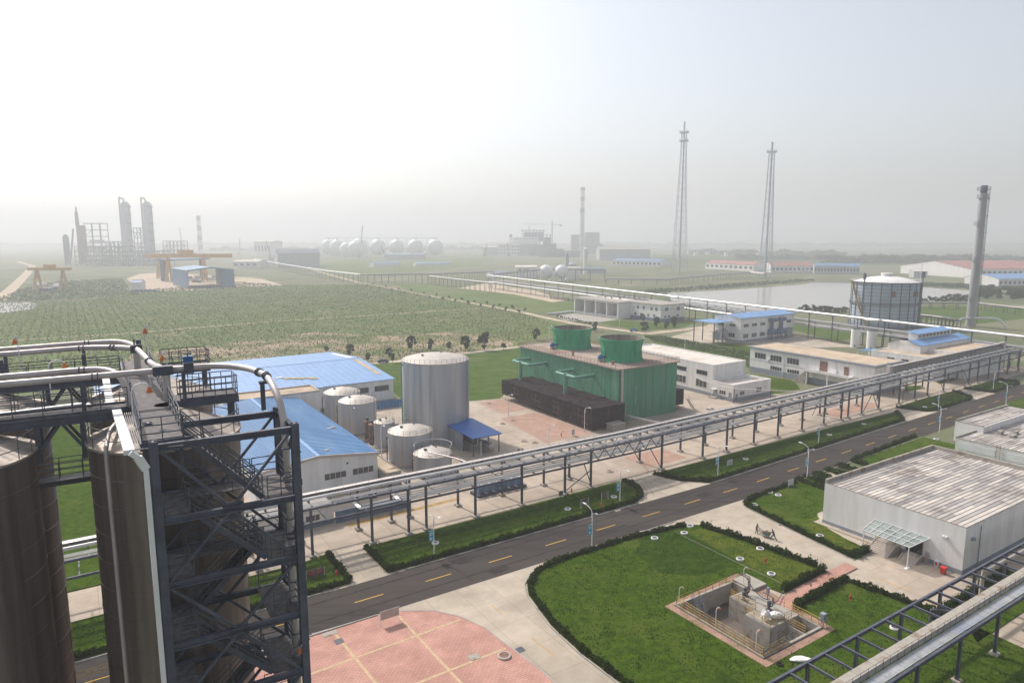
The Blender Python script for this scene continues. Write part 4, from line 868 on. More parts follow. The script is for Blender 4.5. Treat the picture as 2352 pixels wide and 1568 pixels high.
def door(t, F, face, a, wd, ht, mt='plinth', z=0.0):
    q = MB(F)
    if face == 'v': q.bx(a, a + wd, -.05, 0, z, z + ht)
    else: q.bx(-.05, 0, a, a + wd, z, z + ht)
    o = build('door', q, m[mt], t); q = MB(F)
    if face == 'v': q.bx(a + wd * .82, a + wd * .9, -.12, -.05, z + ht * .45, z + ht * .52)
    else: q.bx(-.12, -.05, a + wd * .82, a + wd * .9, z + ht * .45, z + ht * .52)
    build('handle', q, m['steel_dk'], o); return o
F = FR(25, 122.5); t = thing('warehouse', 'near white warehouse with mid-blue gabled roof behind the pipe rack', 'warehouse', F)
gable(t, F, 23.1, 55, 6.5, 7.8, 'y', m['blue_roof'], m['white'])
q = MB(F); q.add([(-.3, -.36, 6.2), (11.55, -.36, 7.65), (23.4, -.36, 6.2), (23.4, -.36, 6.75), (11.55, -.36, 8.05), (-.3, -.36, 6.75)], [(0, 1, 4, 5), (1, 2, 3, 4)]); q2 = MB(F)
for (p, r_) in (((-.3, -.3, 6.5), (11.55, -.3, 7.87)), ((11.55, -.3, 7.87), (23.4, -.3, 6.5))): q2.bar(p, r_, .24, .5)
build('gable_trim', q2, m['tan'], t)
for a in (4.2, 12.5, 18): window(t, F, 'v', a, 4.35 if False else 3.0, 4.2, 1.2, 4)
q = MB(F); q.box((17, -.1, 5.6), (.3, .2, .3)); build('wall_lamp', q, m['steel_dk'], t)
for x, y, w_ in ((14.2, 3.5, 1), (20.8, 21, 2)):
    q = MB(F); q.box((x, y, 7.8 - (x - 11.55) * .1126 + .22), (w_, .5, .12), R(20)); o = build('roof_debris', q, m['tan'], None, False, F @ Vector((x, y, 7.3))); tag(o, 'scrap boards lying on the blue roof near its gable' if w_ == 1 else 'small stack of boards lying half way up the blue roof edge', 'boards')
# flat annex in front of it
F = FR(19, 109.4); t = thing('flat_annex', 'low flat-roofed annex with grey roof in the shade of the pipe rack', 'building', F)
q = MB(F); q.bx(0, 15.8, 0, 5.6, 0, 2.9); build('wall', q, m['white'], t)
q = MB(F); q.bx(-.15, 15.95, -.15, 5.65, 2.9, 3.05); build('roof', q, m['grey_roof'], t)
q = MB(F); q.bx(-.03, 15.83, -.03, 5.6, 0, .6); build('plinth', q, m['blue_pl'], t)
for a in (2, 6.5, 11): window(t, F, 'v', a, 1.2, 2.4, 1.0, 3)
q = MB(FR(35, 109.0)); q.bx(0, 13.4, 0, .25, 0, 2.1)
for k in range(7): q.bx(k * 2.2, k * 2.2 + .2, -.06, 0, 0, 2.15)
tag(build('compound_wall', q, m['blue_pl'], None, False, W(35, 109)), 'low dark blue-grey wall behind the near rack posts', 'wall')
F = FR(48.3, 119.4); t = thing('low_concrete_roof', 'low tan flat roof slab between the near warehouse and the tanks', 'building', F)
q = MB(F); q.bx(0, 3.4, 0, 12, 0, 2.9); build('wall', q, m['cast'], t)
q = MB(F); q.bx(.15, 3.25, .15, 11.85, 2.9, 2.96); build('roof', q, m['tan_roof'], t)
q = MB(F)
for b_ in ((0, 3.4, 0, .15), (0, 3.4, 11.85, 12), (0, .15, .15, 11.85), (3.25, 3.4, .15, 11.85)): q.bx(b_[0], b_[1], b_[2], b_[3], 2.9, 3.2)
build('parapet', q, m['cast'], t)
F = FR(30, 178.2); t = thing('link_building', 'flat tan-roofed link building between the two blue warehouses', 'building', F)
q = MB(F); q.bx(0, 24.3, 0, 8.6, 0, 7.4); build('wall', q, m['white'], t)
q = MB(F); q.bx(.3, 24, .3, 8.3, 7.4, 7.46); build('roof', q, m['tan_roof'], t)
q = MB(F)
for b_ in ((0, 24.3, 0, .3), (0, 24.3, 8.3, 8.6), (0, .3, .3, 8.3), (24, 24.3, .3, 8.3)): q.bx(b_[0], b_[1], b_[2], b_[3], 7.4, 7.85)
build('parapet', q, m['tan'], t)
F = FR(4, 187.2); t = thing('warehouse', 'large far warehouse with wide pale blue gabled roof', 'warehouse', F)
rf = gable(t, F, 75.2, 57, 6.6, 8.6, 'x', m['blue_roof2'], m['white'], .5, 2.1)
for a in (41, 48.5, 56, 63, 69.3): window(t, F, 'v', a, 3.4, 4.4, 1.5, 3, frame='steel_dk')
for (x, y0, y1) in ((73.2, 6, 27), (73.4, 31, 50)):
    q = MB(F); sl = 2.0 / 28.5
    z0 = 6.6 + min(y0, 57 - y0) * sl; z1 = 6.6 + min(y1, 57 - y1) * sl; q.bar((x, y0, z0 + .18), (x, y1, z1 + .18), 1.5, .05); build('skylight', q, m['tan_roof'] if y0 < 20 else m['white2'], rf)
q = MB(F); q.bx(-.03, 75.23, -.03, 57.03, 0, .5); build('plinth', q, m['plinth'], t)
rn = random.Random(3)
q = MB(F)
for k in range(60):
    s = rn.random(); x = 46.5 + s * 8.5 + rn.uniform(-.5, .5); y = 9 + rn.uniform(-.8, .8) + (1 - s) * 3.6; q.box((x, y, 6.6 + y * .0702 + .24), (rn.uniform(.3, .9), rn.uniform(.2, .5), rn.uniform(.05, .25)), rn.uniform(0, 3))
tag(build('insulation_heap', q, mat('insul', (.62, .46, .09), .9, s=2, c2=(.7, .6, .35)), None, False, F @ Vector((50, 8, 7.2))), 'torn yellow insulation heaped on the large blue roof', 'insulation')
q = MB(F); q.box((45.6, 14.2, 7.8), (2.4, .9, .15), R(25)); tag(build('roof_sheet', q, m['white2'], None, False, F @ Vector((45, 13, 7.8))), 'loose white roof sheet beside the yellow insulation', 'sheet')
F = FR(56, 179); q = MB(F)
for k in range(24): q.bx(k * .98, k * .98 + .9, (k % 2) * .05, .06 + (k % 2) * .05, 0, 2.2)
tag(build('site_fence', q, m['blue_roof'], None, False, W(56, 179)), 'bright blue sheet fence behind the silver tanks', 'fence')
# canopy over two horizontal vessels
F = FR(72.6, 128); t = thing('open_shelter', 'open steel shelter with sloping bright blue roof beside the tallest tank', 'shelter', F)
q = MB(F); q.add([(-.6, -1.0, 4.25), (7.3, -1.0, 4.25), (7.3, 13.2, 4.7), (-.6, 13.2, 4.7), (-.6, -1.0, 4.35), (7.3, -1.0, 4.35), (7.3, 13.2, 4.8), (-.6, 13.2, 4.8)], [(3, 2, 1, 0), (4, 5, 6, 7), (0, 1, 5, 4), (1, 2, 6, 5), (2, 3, 7, 6), (3, 0, 4, 7)]); build('roof', q, m['blue_dk'], t)
for x in (0, 6.7):
    for y in (-.4, 4.2, 8.6, 12.8):
        q = MB(F); q.bx(x - .1, x + .1, y - .1, y + .1, 0, 4.25 + y * .03); build('post', q, m['steel'], t)
q = MB(F)
for y in (-.6, 2, 4.5, 7, 9.5, 12): q.bar((-.5, y, 4.14 + y * .03), (7.2, y, 4.14 + y * .03), .1, .16)
build('purlins', q, m['steel'], t)
q = MB(F); q.bx(-.08, 0, 4.3, 12.7, 0, 4.1); build('side_sheeting', q, m['plinth'], t)
def hvessel(F, x, y0, y1, z, r, label, mt):
    t = thing('pressure_vessel', label, 'vessel', F @ Matrix.Translation((x, y0, 0)))
    q = MB(F); pts = [(x, y0 - .35, z), (x, y0 - .25, z), (x, y0, z), (x, y1, z), (x, y1 + .25, z), (x, y1 + .35, z)]; q.tube(pts, [.05, r * .7, r, r, r * .7, .05], 20); build('shell', q, m[mt], t, True)
    for y in (y0 + .6, y1 - .6): q = MB(F); q.bx(x - r * .8, x + r * .8, y - .15, y + .15, 0, z - r * .5); build('saddle', q, m['cast'], t)
    q = MB(F)
    for k in range(4): q.tube([(x, y0 + .5 + k * (y1 - y0) / 4, z + r * .8), (x, y0 + .5 + k * (y1 - y0) / 4, z + r + .3)], .08, 8)
    build('nozzles', q, m['steel_dk'], t, True)
hvessel(F, 2.2, 3, 9, 2.3, .85, 'dark horizontal vessel under the blue shelter', 'steel_dk')
hvessel(F, 5.0, -.2, 4.4, 1.35, .8, 'pale grey horizontal vessel at the front of the blue shelter', 'clad')
F = FR(57, 104.6); t = thing('low_transformer_block', 'low dark equipment block half hidden under the pipe rack', 'equipment', F)
q = MB(F); q.bx(4, 15, 1, 4, .02, .5); build('slab', q, m['steel_dk'], t)
q = MB(F)
for k in range(6): q.bx(4.6 + k * 1.7, 5.7 + k * 1.7, 1.6, 3.2, .5, 1.7)
build('cabinets', q, m['blue_pl'], t)

# ------------------------------------------------------------------ green cooling tower
F = FR(118.6, 131.4); L_c, D_c, H_c = 21.4, 46.4, 14.1
t = thing('cooling_tower', 'big green cooling tower block with two flared fan stacks on its roof', 'cooling tower', F)
q = MB(F); q.bx(0, L_c, 0, D_c, 0, H_c); build('wall', q, m['green'], t)
q = MB(F); q.bx(-.55, L_c + .55, -.55, D_c + .55, H_c, H_c + .35); build('roof_deck', q, m['deck'], t)
q = MB(F); y = .8
while y < D_c: q.bx(-.03, 0, y, y + .05, .2, H_c - .05); y += 2.32
x = .8
while x < L_c: q.bx(x, x + .05, -.03, 0, .2, H_c - .05); x += 2.32
build('wall_ribs', q, m['green'], t)
q = MB(F)
e = .4; q.rail([(-e, -e, H_c + .35), (L_c + e, -e, H_c + .35), (L_c + e, D_c + e, H_c + .35), (-e, D_c + e, H_c + .35)], 1.15, 2, 1.45, .045, True); build('guard_rail', q, m['rust'], t)
q = MB(F); q.bx(5.6, 6.3, -.12, -.08, 4.3, 9.2); build('louver', q, m['green_pipe'], t)
def fan(x_, y, label):
    c = F @ Vector((x_, y, H_c + .35)); s = thing('fan_stack', label, 'fan stack', c)
    pr = [(6.05, 0), (5.75, .9), (5.6, 1.9), (5.6, 2.9), (5.75, 4.1), (6.0, 5.2), (6.2, 6.0), (6.32, 6.05)]
    q = MB(); q.lathe(c, pr + [(6.28, 6.25), (6.08, 6.25)], 64); build('stack_shell', q, m['green_frp'], s, True)
    q = MB(); q.lathe(c, [(6.08, 6.25), (5.95, 5.8), (5.55, 4.1), (5.42, 2.6), (5.5, 1.2), (5.9, .05)], 64); build('stack_lining', q, m['green_in'], s, True)
    q = MB()
    for k in range(12):
        a = 2 * math.pi * k / 12
        q.tube([c + Vector(((r + .06) * math.cos(a), (r + .06) * math.sin(a), z)) for r, z in pr[:7]], .07, 5)
    for k in range(64):
        a = 2 * math.pi * k / 64; q.tube([c + Vector(((r + .03) * math.cos(a), (r + .03) * math.sin(a), z)) for r, z in pr[:4]], .035, 4)
    build('stack_ribs', q, m['green_frp'], s)
    q = MB()
    for k in range(5):
        a = 2 * math.pi * k / 5 + .3; d = Vector((math.cos(a), math.sin(a), 0)); q.bar(c + d * .3 + Vector((0, 0, 2.2)), c + d * 5.1 + Vector((0, 0, 2.2)), .7, .06)
    q.lathe(c, [(.55, 1.9), (.55, 2.5), (.001, 2.6)], 16); build('fan', q, m['steel_dk'], s)
    p = F @ Vector((x_ - 7.2, y + .3, H_c + .35)); mt = thing('fan_motor', 'blue fan motor on a stand beside the ' + ('nearer' if y < 20 else 'farther') + ' green fan stack', 'motor', p)
    ax = F.to_3x3() @ Vector((1, 0, 0)); up = Vector((0, 0, 1))
    q = MB(); q.tube([p - ax * .9 + up * 1.3, p - ax * .8 + up * 1.3, p + ax * .6 + up * 1.3, p + ax * .7 + up * 1.3], [.3, .52, .52, .3], 16); q.box(p + up * 1.85 - ax * .1, (.6, .5, .35), R(33)); build('motor_body', q, m['motor'], mt, True)
    q = MB(); q.box(p + up * .45, (1.4, .9, .8), R(33)); build('stand', q, m['cast'], mt)
    q = MB(); q.tube([p + ax * .7 + up * 1.3, p + ax * 1.6 + up * 1.3], .1, 8); q.tube([p + ax * 1.3 + up * 1.3, p + ax * 1.5 + up * 1.3], .4, 14); build('coupling', q, m['steel_dk'], mt, True)
fan(9.9, 10.2, 'nearer green fan stack on the cooling tower roof'); fan(11.8, 35.0, 'farther green fan stack on the cooling tower roof')
q = MB(F); q.bx(2.2, 2.7, 5, 5.5, H_c + .35, H_c + 1.2); q.bx(1.9, 2.9, 4.9, 5.6, H_c + 1.2, H_c + 1.35); tag(build('control_box', q, m['rust'], None, False, F @ Vector((2.4, 5.2, H_c + .35))), 'small rusty control box near the front corner of the tower roof', 'box')
q = MB(F); q.bx(2.0, 2.4, 22, 22.4, H_c + .35, H_c + 1.3); q.bx(1.7, 2.7, 21.9, 22.5, H_c + 1.3, H_c + 1.5); tag(build('control_box', q, m['rust'], None, False, F @ Vector((2.2, 22.2, H_c + .35))), 'small rusty control box half way along the tower roof', 'box')
for y, lab in ((14.8, 'nearer green T-shaped inlet pipe on the tower side'), (37.0, 'farther green T-shaped inlet pipe on the tower side')):
    s = thing('inlet_pipe', lab, 'pipe', F @ Vector((-6.2, y, 0)))
    q = MB(F); q.tube([(-6.2, y, 0), (-6.2, y, 11.6)], .55, 18); build('riser', q, m['green_pipe'], s, True)
    q = MB(F); q.tube([(0, y + 4.4, 11.0), (-5.4, y + 4.5, 11.0), (-6.1, y + 4.1, 11.0), (-6.2, y + 3.4, 11), (-6.2, y - 3.6, 11), (-6.1, y - 4.3, 11), (-5.4, y - 4.7, 11), (0, y - 4.6, 11)], .42, 14); build('cross_pipe', q, m['green_pipe'], s, True)
    q = MB(F)
    for k in (-4.6, 4.4): q.tube([(-.15, y + k, 11), (0, y + k, 11)], .62, 16)
    build('wall_flange', q, m['green_pipe'], s, True)
s = thing('overflow_pipe', 'grey pipe down the front corner of the green tower, bent towards the rack', 'pipe', F @ Vector((.7, -.6, 0)))
q = MB(F); q.tube(smoothpath([(.7, -.5, H_c + .4), (.7, -.6, 10), (.7, -.6, 3.4), (.7, -.9, 2.5), (.9, -2, 2.3), (2.2, -9, 2.3), (4.4, -21, 2.6)], 4), .33, 12); build('pipe_run', q, m['clad'], s, True)
q = MB(F); q.tube([(1.6, -1, .2), (1.9, -3, 1.6), (4.0, -18, 1.7), (4.6, -21, 1.8)], .16, 10); build('pipe_run', q, m['clad'], s, True)
# black netting over scaffolding
def netting(F, L, D, h, label, z0f):
    t = thing('netted_scaffold', label, 'scaffold', F)
    rn = random.Random(int(L * 7)); q = MB(F)
    nx, ny = max(4, int(L / 1.4)), int(D / 1.4)
    def top(x, y): return h + .12 * math.sin(x * 1.7 + y * .9) - .22 * abs(math.sin(math.pi * y / 4.2)) * .5 + rn.uniform(-.05, .05)
    g = [[(L * i / nx, D * j / ny, top(L * i / nx, D * j / ny)) for j in range(ny + 1)] for i in range(nx + 1)]
    vs = [p for r_ in g for p in r_]; q.add(vs, [(i * (ny + 1) + j, (i + 1) * (ny + 1) + j, (i + 1) * (ny + 1) + j + 1, i * (ny + 1) + j + 1) for i in range(nx) for j in range(ny)])
    for x in (0, L):
        if x == L and L > 6: continue
        a = [(x + .12 * math.sin(j * 1.3), D * j / ny, z0f(j / ny) + rn.uniform(-.15, .15)) for j in range(ny + 1)]; b_ = g[0 if x == 0 else nx]
        md = [(x - .1 * math.cos(j * .9) * (1 if x == 0 else -1), D * j / ny, (a[j][2] + b_[j][2]) / 2) for j in range(ny + 1)]
        n = ny + 1; q.add(a + md + list(b_), [(k * n + j, k * n + j + 1, (k + 1) * n + j + 1, (k + 1) * n + j) for k in (0, 1) for j in range(ny)])
    for yy, col in ((0, 0), (D, ny)):
        a = [(L * i / nx, yy, z0f(col / ny) + rn.uniform(-.1, .1)) for i in range(nx + 1)]; b_ = [g[i][col] for i in range(nx + 1)]; n = nx + 1
        q.add(a + b_, [(i, i + 1, n + i + 1, n + i) for i in range(nx)])
    build('netting', q, m['net'], t)
    q = MB(F); y = 0
    while y <= D + .01:
        for x in (.05, L * .5, L - .05): q.tube([(x, y, 0), (x, y, h - .3)], .04, 5)
        y += 1.75
    for z in (.35, 1.7, 3.2, 4.7):
        for x in (.05, L * .5, L - .05): q.tube([(x, 0, z), (x, D, z)], .035, 5)
        q.tube([(0, .05, z), (L, .05, z)], .035, 5); q.tube([(0, D - .05, z), (L, D - .05, z)], .035, 5)
    build('scaffold_tubes', q, m['rust'], t)
    return t
netting(FR(107.2, 128.6), 11.2, 42.2, 5.9, 'long black-netted scaffold along the foot of the green tower', lambda s: .5 + 1.3 * s)
netting(FR(140.4, 133), 4.4, 22, 5.6, 'black-netted scaffold behind the right side of the green tower', lambda s: 1.2)
t = thing('scaffold_stair', 'thin steel stair beside the netted scaffold behind the green tower', 'stair', W(145.4, 132))
q = MB(); 
for s_ in (-.4, .4): q.bar(W(147.5, 132 + s_, .1), W(145.2, 132 + s_, 3.0), .06, .16)
for k in range(12): q.bar(W(147.5 - .2 * k, 131.6, .2 + .24 * k), W(147.5 - .2 * k, 132.4, .2 + .24 * k), .2, .03)
build('flight', q, m['steel'], t); q = MB(); q.tube([W(147.5, 131.6, 1.1), W(145.2, 131.6, 4)], .03, 4); q.tube([W(147.5, 131.6, 0.1), W(147.5, 131.6, 1.1)], .03, 4); build('handrail', q, m['rail'], t)
F = FR(111.5, 125.2); q = MB(F); q.bx(0, 4, 0, 2.6, 0, 1.7); q.bx(-.2, 4.2, -.2, 2.8, 1.7, 1.9); tag(build('pump_pit', q, m['cast'], None, False, W(111.5, 125.2)), 'small concrete pump box at the near end of the long netted scaffold', 'concrete box')

# ------------------------------------------------------------------ white works buildings
def flatblock(F, L, D, h, label, name='works_building', roofm='white_roof', wallm='white', pl=1.1, par=.45, plm='plinth', strip=None):
    t = thing(name, label, 'building', F)
    q = MB(F); q.bx(0, L, 0, D, 0, h); build('wall', q, m[wallm], t)
    q = MB(F); q.bx(.3, L - .3, .3, D - .3, h, h + .05); build('roof', q, m[roofm], t)
    q = MB(F)
    for b_ in ((-.02, L + .02, -.02, .3), (-.02, L + .02, D - .3, D + .02), (-.02, .3, .3, D - .3), (L - .3, L + .02, .3, D - .3)): q.bx(b_[0], b_[1], b_[2], b_[3], h, h + par)
    build('parapet', q, m[wallm] if par < 1 else m['plinth'], t)
    if pl: q = MB(F); q.bx(-.035, L + .035, -.035, D + .035, 0, pl); build('plinth', q, m[plm], t)
    if strip: q = MB(F); q.bx(-.03, L + .03, -.03, D + .03, strip, strip + .12); build('string_course', q, m['blue_pl'], t)
    return t
F = FR(163.4, 138.4); t = flatblock(F, 15, 42, 9.4, 'tall white flat-roofed works building right behind the green tower')
for a, n in ((2.5, 3), (11, 3), (20, 3), (29, 3)): window(t, F, 'u', a, 2.2, 4.4, 2.3, 3); window(t, F, 'u', a, 6.2, 4.2, 1.2, 4, frame='steel_dk')
q = MB(F); q.tube([(-.15, .3, 0), (-.15, .3, 9.6)], .09, 8); q.tube([(1.6, -.15, 4.6), (1.6, -.15, 9.8)], .07, 8); build('rain_pipe', q, m['white2'], t); q = MB(F); q.tube([(14.6, -.15, 0), (14.6, -.15, 9.6)], .09, 8); build('rain_pipe', q, m['white2'], t)
F = FR(162.8, 130.2); t = flatblock(F, 17.4, 8.1, 4.7, 'low white annex at the end of the tall works building')
door(t, F, 'u', 6.0, 1.5, 2.5); window(t, F, 'u', 2.8, 1.6, 2.3, 1.2, 3); door(t, F, 'u', .6, 1.1, 2.6); window(t, F, 'v', 10.5, 1.7, 2.5, 1.4, 2); window(t, F, 'v', 3, 1.7, 2, 1.2, 2); door(t, F, 'v', 1.0, 1.1, 2.3)
q = MB(F); q.bx(-1.2, 0, 5.9, 7.6, 2.75, 2.9); build('door_canopy', q, m['white2'], t)
q = MB(F); q.bx(-1.6, 0, 5.6, 8, 0, .35); build('door_step', q, m['cast'], t)
s = thing('pipe_bridge', 'small pipe bridge passing along the front of the white annex', 'pipe bridge', W(161, 128))
for k, o in enumerate((0, .3, .6)): q = MB(); q.tube([W(163, 143, 4.4 + .1 * k), W(161.8, 135, 4.3), W(161.6 + o, 129.5, 4.3), W(170 + o, 121, 4.3), W(175 + o, 116, 4.3)], .09, 8); build('pipe_run', q, m['clad'], s, True)
for u, v in ((161.9, 129.2), (169, 122), (175, 116.4)): q = MB(); q.bar(W(u, v, 0), W(u, v, 4.2), .2); build('post', q, m['steel'], s)
F = FR(206.3, 112.4); t = flatblock(F, 15.6, 46, 8.6, 'long white works building with tan roof and grey eaves band', roofm='tan_roof', par=.02, pl=2.0, strip=4.5)
q = MB(F); q.bx(-.45, 16.05, -.45, 46.45, 8.62, 9.3); build('eaves_band', q, m['plinth'], t)
q = MB(F); q.bx(.2, 15.4, .2, 45.8, 9.3, 9.36); build('roof', q, m['tan_roof'], t)
q = MB(F); q.rail([(15.2, .3, 9.3), (15.2, 45.7, 9.3)], .4, 0, 1.5, .03); build('lightning_rail', q, m['rail'], t)
for a in (40.5, 34, 27.3): window(t, F, 'u', a - 1.2, 5.4, 4.6, 2.0, 4)
for a in (33.6, 26.8): window(t, F, 'u', a - 1, 2.2, 4.6, 1.3, 5)
for y0, y1, z1 in ((15.6, 18.4, 8.1), (8.3, 9.9, 7.5)): q = MB(F); q.bx(-.09, -.04, y0, y1, 4.75, z1); build('door', q, m['rust'], t)
q = MB(F); q.bx(-2.6, -.04, 6.8, 22, 4.3, 4.6); build('landing', q, m['white'], t)
for y in (7.2, 14, 21.4): q = MB(F); q.bx(-2.5, -2.1, y - .2, y + .2, 0, 4.3); build('pillar', q, m['white'], t)
q = MB(F); q.bx(-2.6, -2.45, 6.8, 22, 4.6, 5.2); build('landing_parapet', q, m['white'], t)
q = MB(F)
for k in range(14): q.bx(-2.4, -.3, 22 + k * .32, 22.36 + k * .32, 0, 4.3 - k * .31)
build('outside_stair', q, m['cast'], t)
for y in (37.7, 12.2): q = MB(F); q.bx(-.6, -.04, y, y + .9, 5.0 if y > 20 else 4.9, 5.9); build('air_conditioner', q, m['white2'], t)
for y, z in ((32, 0), (23.5, 4), (12.8, 4.6)): q = MB(F); q.tube([(-.14, y, z), (-.14, y, 8.6)], .09, 6); build('rain_pipe', q, m['white2'], t)
q = MB(F); q.rail([(9, .0, 0)] + [(9, -.02, 0.01)], 1, 1) if False else None
q = MB(F)
for s_ in (6.2, 6.9): q.tube([(s_, -.3, 2), (s_, -.3, 10)], .035, 4)
for k in range(20): q.tube([(6.2, -.3, 2 + .4 * k), (6.9, -.3, 2 + .4 * k)], .025, 4)
build('ladder', q, m['rail'], t)
F = FR(243.4, 112); t = flatblock(F, 15.6, 22.5, 7.5, 'lower flat-roofed block with tan roof left of the blue-roofed shed', roofm='tan_roof', pl=0)
for a in (4, 9, 14): window(t, F, 'u', a, 5.4, 2.6, .9, 2)
F = FR(256.8, 109); t = flatblock(F, 30, 23, 8.6, 'wide flat-roofed block with tan roof carrying the blue-roofed shed', roofm='tan_roof', pl=0)
q = MB(F); q.bx(-.9, 0, 15, 20, 5.0, 5.25); q.bx(-.25, 0, 15.3, 19.6, 3.0, 4.5); build('window', q, m['glass'], t)
F = FR(251.5, 121.5, 0); t = thing('roof_shed', 'white shed with blue roof and raised clerestory on the tan flat roof', 'shed', F)
q = MB(F); q.bx(0, 37, 0, 11.5, 7.55, 10.4); build('wall', q, m['white'], t)
q = MB(F); q.add([(-.4, -.5, 10.2), (37.4, -.5, 10.2), (37.4, 4.4, 11.7), (-.4, 4.4, 11.7), (-.4, 7.6, 11.7), (37.4, 7.6, 11.7), (37.4, 12, 10.2), (-.4, 12, 10.2)], [(0, 1, 2, 3), (4, 5, 6, 7)])
q.add([(-.4, -.5, 10.35), (37.4, -.5, 10.35), (37.4, 4.4, 11.85), (-.4, 4.4, 11.85), (-.4, 7.6, 11.85), (37.4, 7.6, 11.85), (37.4, 12, 10.35), (-.4, 12, 10.35)], [(0, 1, 2, 3), (4, 5, 6, 7)]); build('roof', q, m['blue_roof2'], t)
q = MB(F); q.add([(0, 0, 10.2), (0, 4.4, 11.7), (0, 7.6, 11.7), (0, 11.5, 10.2)], [(3, 2, 1, 0)]); q.bx(6, 31, 4.4, 7.6, 11.0, 13.6); build('clerestory', q, m['white'], t)
q = MB(F)
for k in range(9): q.bx(7 + k * 2.6, 9 + k * 2.6, 4.33, 4.4, 12.2, 13.2)
build('clerestory_window', q, m['glass'], t)
q = MB(F); q.add([(5.6, 4.0, 13.5), (31.4, 4.0, 13.5), (31.4, 8, 14.3), (5.6, 8, 14.3), (5.6, 4.0, 13.65), (31.4, 4.0, 13.65), (31.4, 8, 14.45), (5.6, 8, 14.45)], [(3, 2, 1, 0), (4, 5, 6, 7), (0, 1, 5, 4), (1, 2, 6, 5), (2, 3, 7, 6), (3, 0, 4, 7)]); build('clerestory_roof', q, m['blue_roof2'], t)
F = FR(245, 136); t = thing('lean_to', 'small blue lean-to roof on posts beside the tan flat roof', 'shelter', F)
q = MB(F); q.add([(0, 0, 7.2), (8, 0, 7.2), (8, 5, 6.6), (0, 5, 6.6), (0, 0, 7.3), (8, 0, 7.3), (8, 5, 6.7), (0, 5, 6.7)], [(3, 2, 1, 0), (4, 5, 6, 7), (0, 1, 5, 4), (1, 2, 6, 5), (2, 3, 7, 6), (3, 0, 4, 7)]); build('roof', q, m['blue_roof'], t)
for x in (.3, 7.7):
    for y in (.3, 4.7): q = MB(F); q.bx(x - .12, x + .12, y - .12, y + .12, 0, 6.7); build('post', q, m['white2'], t)
for i, (x, y) in enumerate(((153.3, 301.4), (157.3, 295.5))):
    c = Vector((x, y, 0)); t = thing('vertical_tank', ['left of two pale upright cylinder tanks below the white pipes', 'right of two pale upright cylinder tanks below the white pipes'][i], 'tank', c)
    q = MB(); q.lathe(c, [(1.95, 0), (1.95, 8.5)], 32); build('shell', q, m['white'], t, True)
    q = MB(); q.lathe(c, [(2.05, 8.3), (2.05, 8.6), (1.2, 8.85), (.001, 8.95)], 32); build('roof', q, m['steel_dk'], t, True)
    q = MB(); p = c + Vector((-.9, -1.7, .9)); q.box(p, (.6, .3, .8), R(28)); build('manhole', q, m['steel_dk'], t)
F = FR(259, 204.8); t = thing('workshop', 'white workshop with pale blue shed roof in front of the lake', 'building', F)
q = MB(F); L_, D_, h0, h1 = 40, 15, 11.6, 12.8
q.add([(0, 0, 0), (L_, 0, 0), (L_, 0, h0), (0, 0, h0), (0, D_, 0), (L_, D_, 0), (L_, D_, h0), (0, D_, h0), (0, D_ / 2, h1), (L_, D_ / 2, h1)], [(0, 1, 2, 3), (5, 4, 7, 6), (4, 0, 3, 8, 7), (1, 5, 6, 9, 2)]); build('wall', q, m['white'], t)
q = MB(F); q.add([(-.4, -.4, h0), (L_ + .4, -.4, h0), (L_ + .4, D_ / 2, h1 + .1), (-.4, D_ / 2, h1 + .1), (L_ + .4, D_ + .4, h0), (-.4, D_ + .4, h0)], [(0, 1, 2, 3), (3, 2, 4, 5)]); q.bar((-.4, -.4, h0 - .1), (L_ + .4, -.4, h0 - .1), .15, .25); build('roof', q, m['blue_roof2'], t)
q = MB(F); q.bx(-.03, L_ + .03, -.03, D_ + .03, 0, 1.3); build('plinth', q, m['plinth'], t)
for a in (2, 8, 14, 34): window(t, F, 'v', a, 7.3, 3.6, 1.4, 4)
for a in (2, 8, 14): window(t, F, 'v', a, 2.2, 3.6, 1.9, 3)
for a in (3, 10): window(t, F, 'u', a, 7.3, 3.4, 1.4, 4)
window(t, F, 'u', 3.2, 2.2, 3.6, 2.0, 3)
q = MB(F); q.bx(-2.2, 0, 8.8, 12.6, 4.8, 5.0); q.bx(-.06, 0, 9.2, 12.2, 0, 4.6); build('porch', q, m['plinth'], t)
q = MB(F); q.bx(33.5, 37.5, -1.2, 0, 0, 4.8); build('side_porch', q, m['plinth'], t)
s = thing('dust_collector', 'grey ducted dust collectors against the workshop front', 'equipment', F @ Vector((18, -2, 0)))
for x in (19.4, 26.5):
    q = MB(F); q.bx(x, x + 4, -2.4, -.2, 2.6, 5.2); q.tube([(x + 2, -1.2, 5.2), (x + 2, -1.2, 10.2)], .7, 12); q.bx(x + .4, x + 4.6, -2.0, -.3, 8.8, 10.4)
    for a in (.3, 3.7):
        for b_ in (-2.2, -.5): q.bx(x + a - .1, x + a + .1, b_ - .1, b_ + .1, 0, 2.6)
    build('collector_unit', q, m['blue_pl'], s)
F = FR(247.5, 210); t = thing('canopy_bay', 'open bay with flat blue roof on tall posts left of the workshop', 'shelter', F)
q = MB(F); q.bx(-1.5, 11.2, -1, 12, 9.6, 9.85); build('roof', q, m['blue_roof2'], t)
for x, y in ((-1, -.5), (-1, 11.5), (5, -.5), (5, 11.5)): q = MB(F); q.bx(x - .18, x + .18, y - .18, y + .18, 0, 9.6); build('post', q, m['steel'], t)
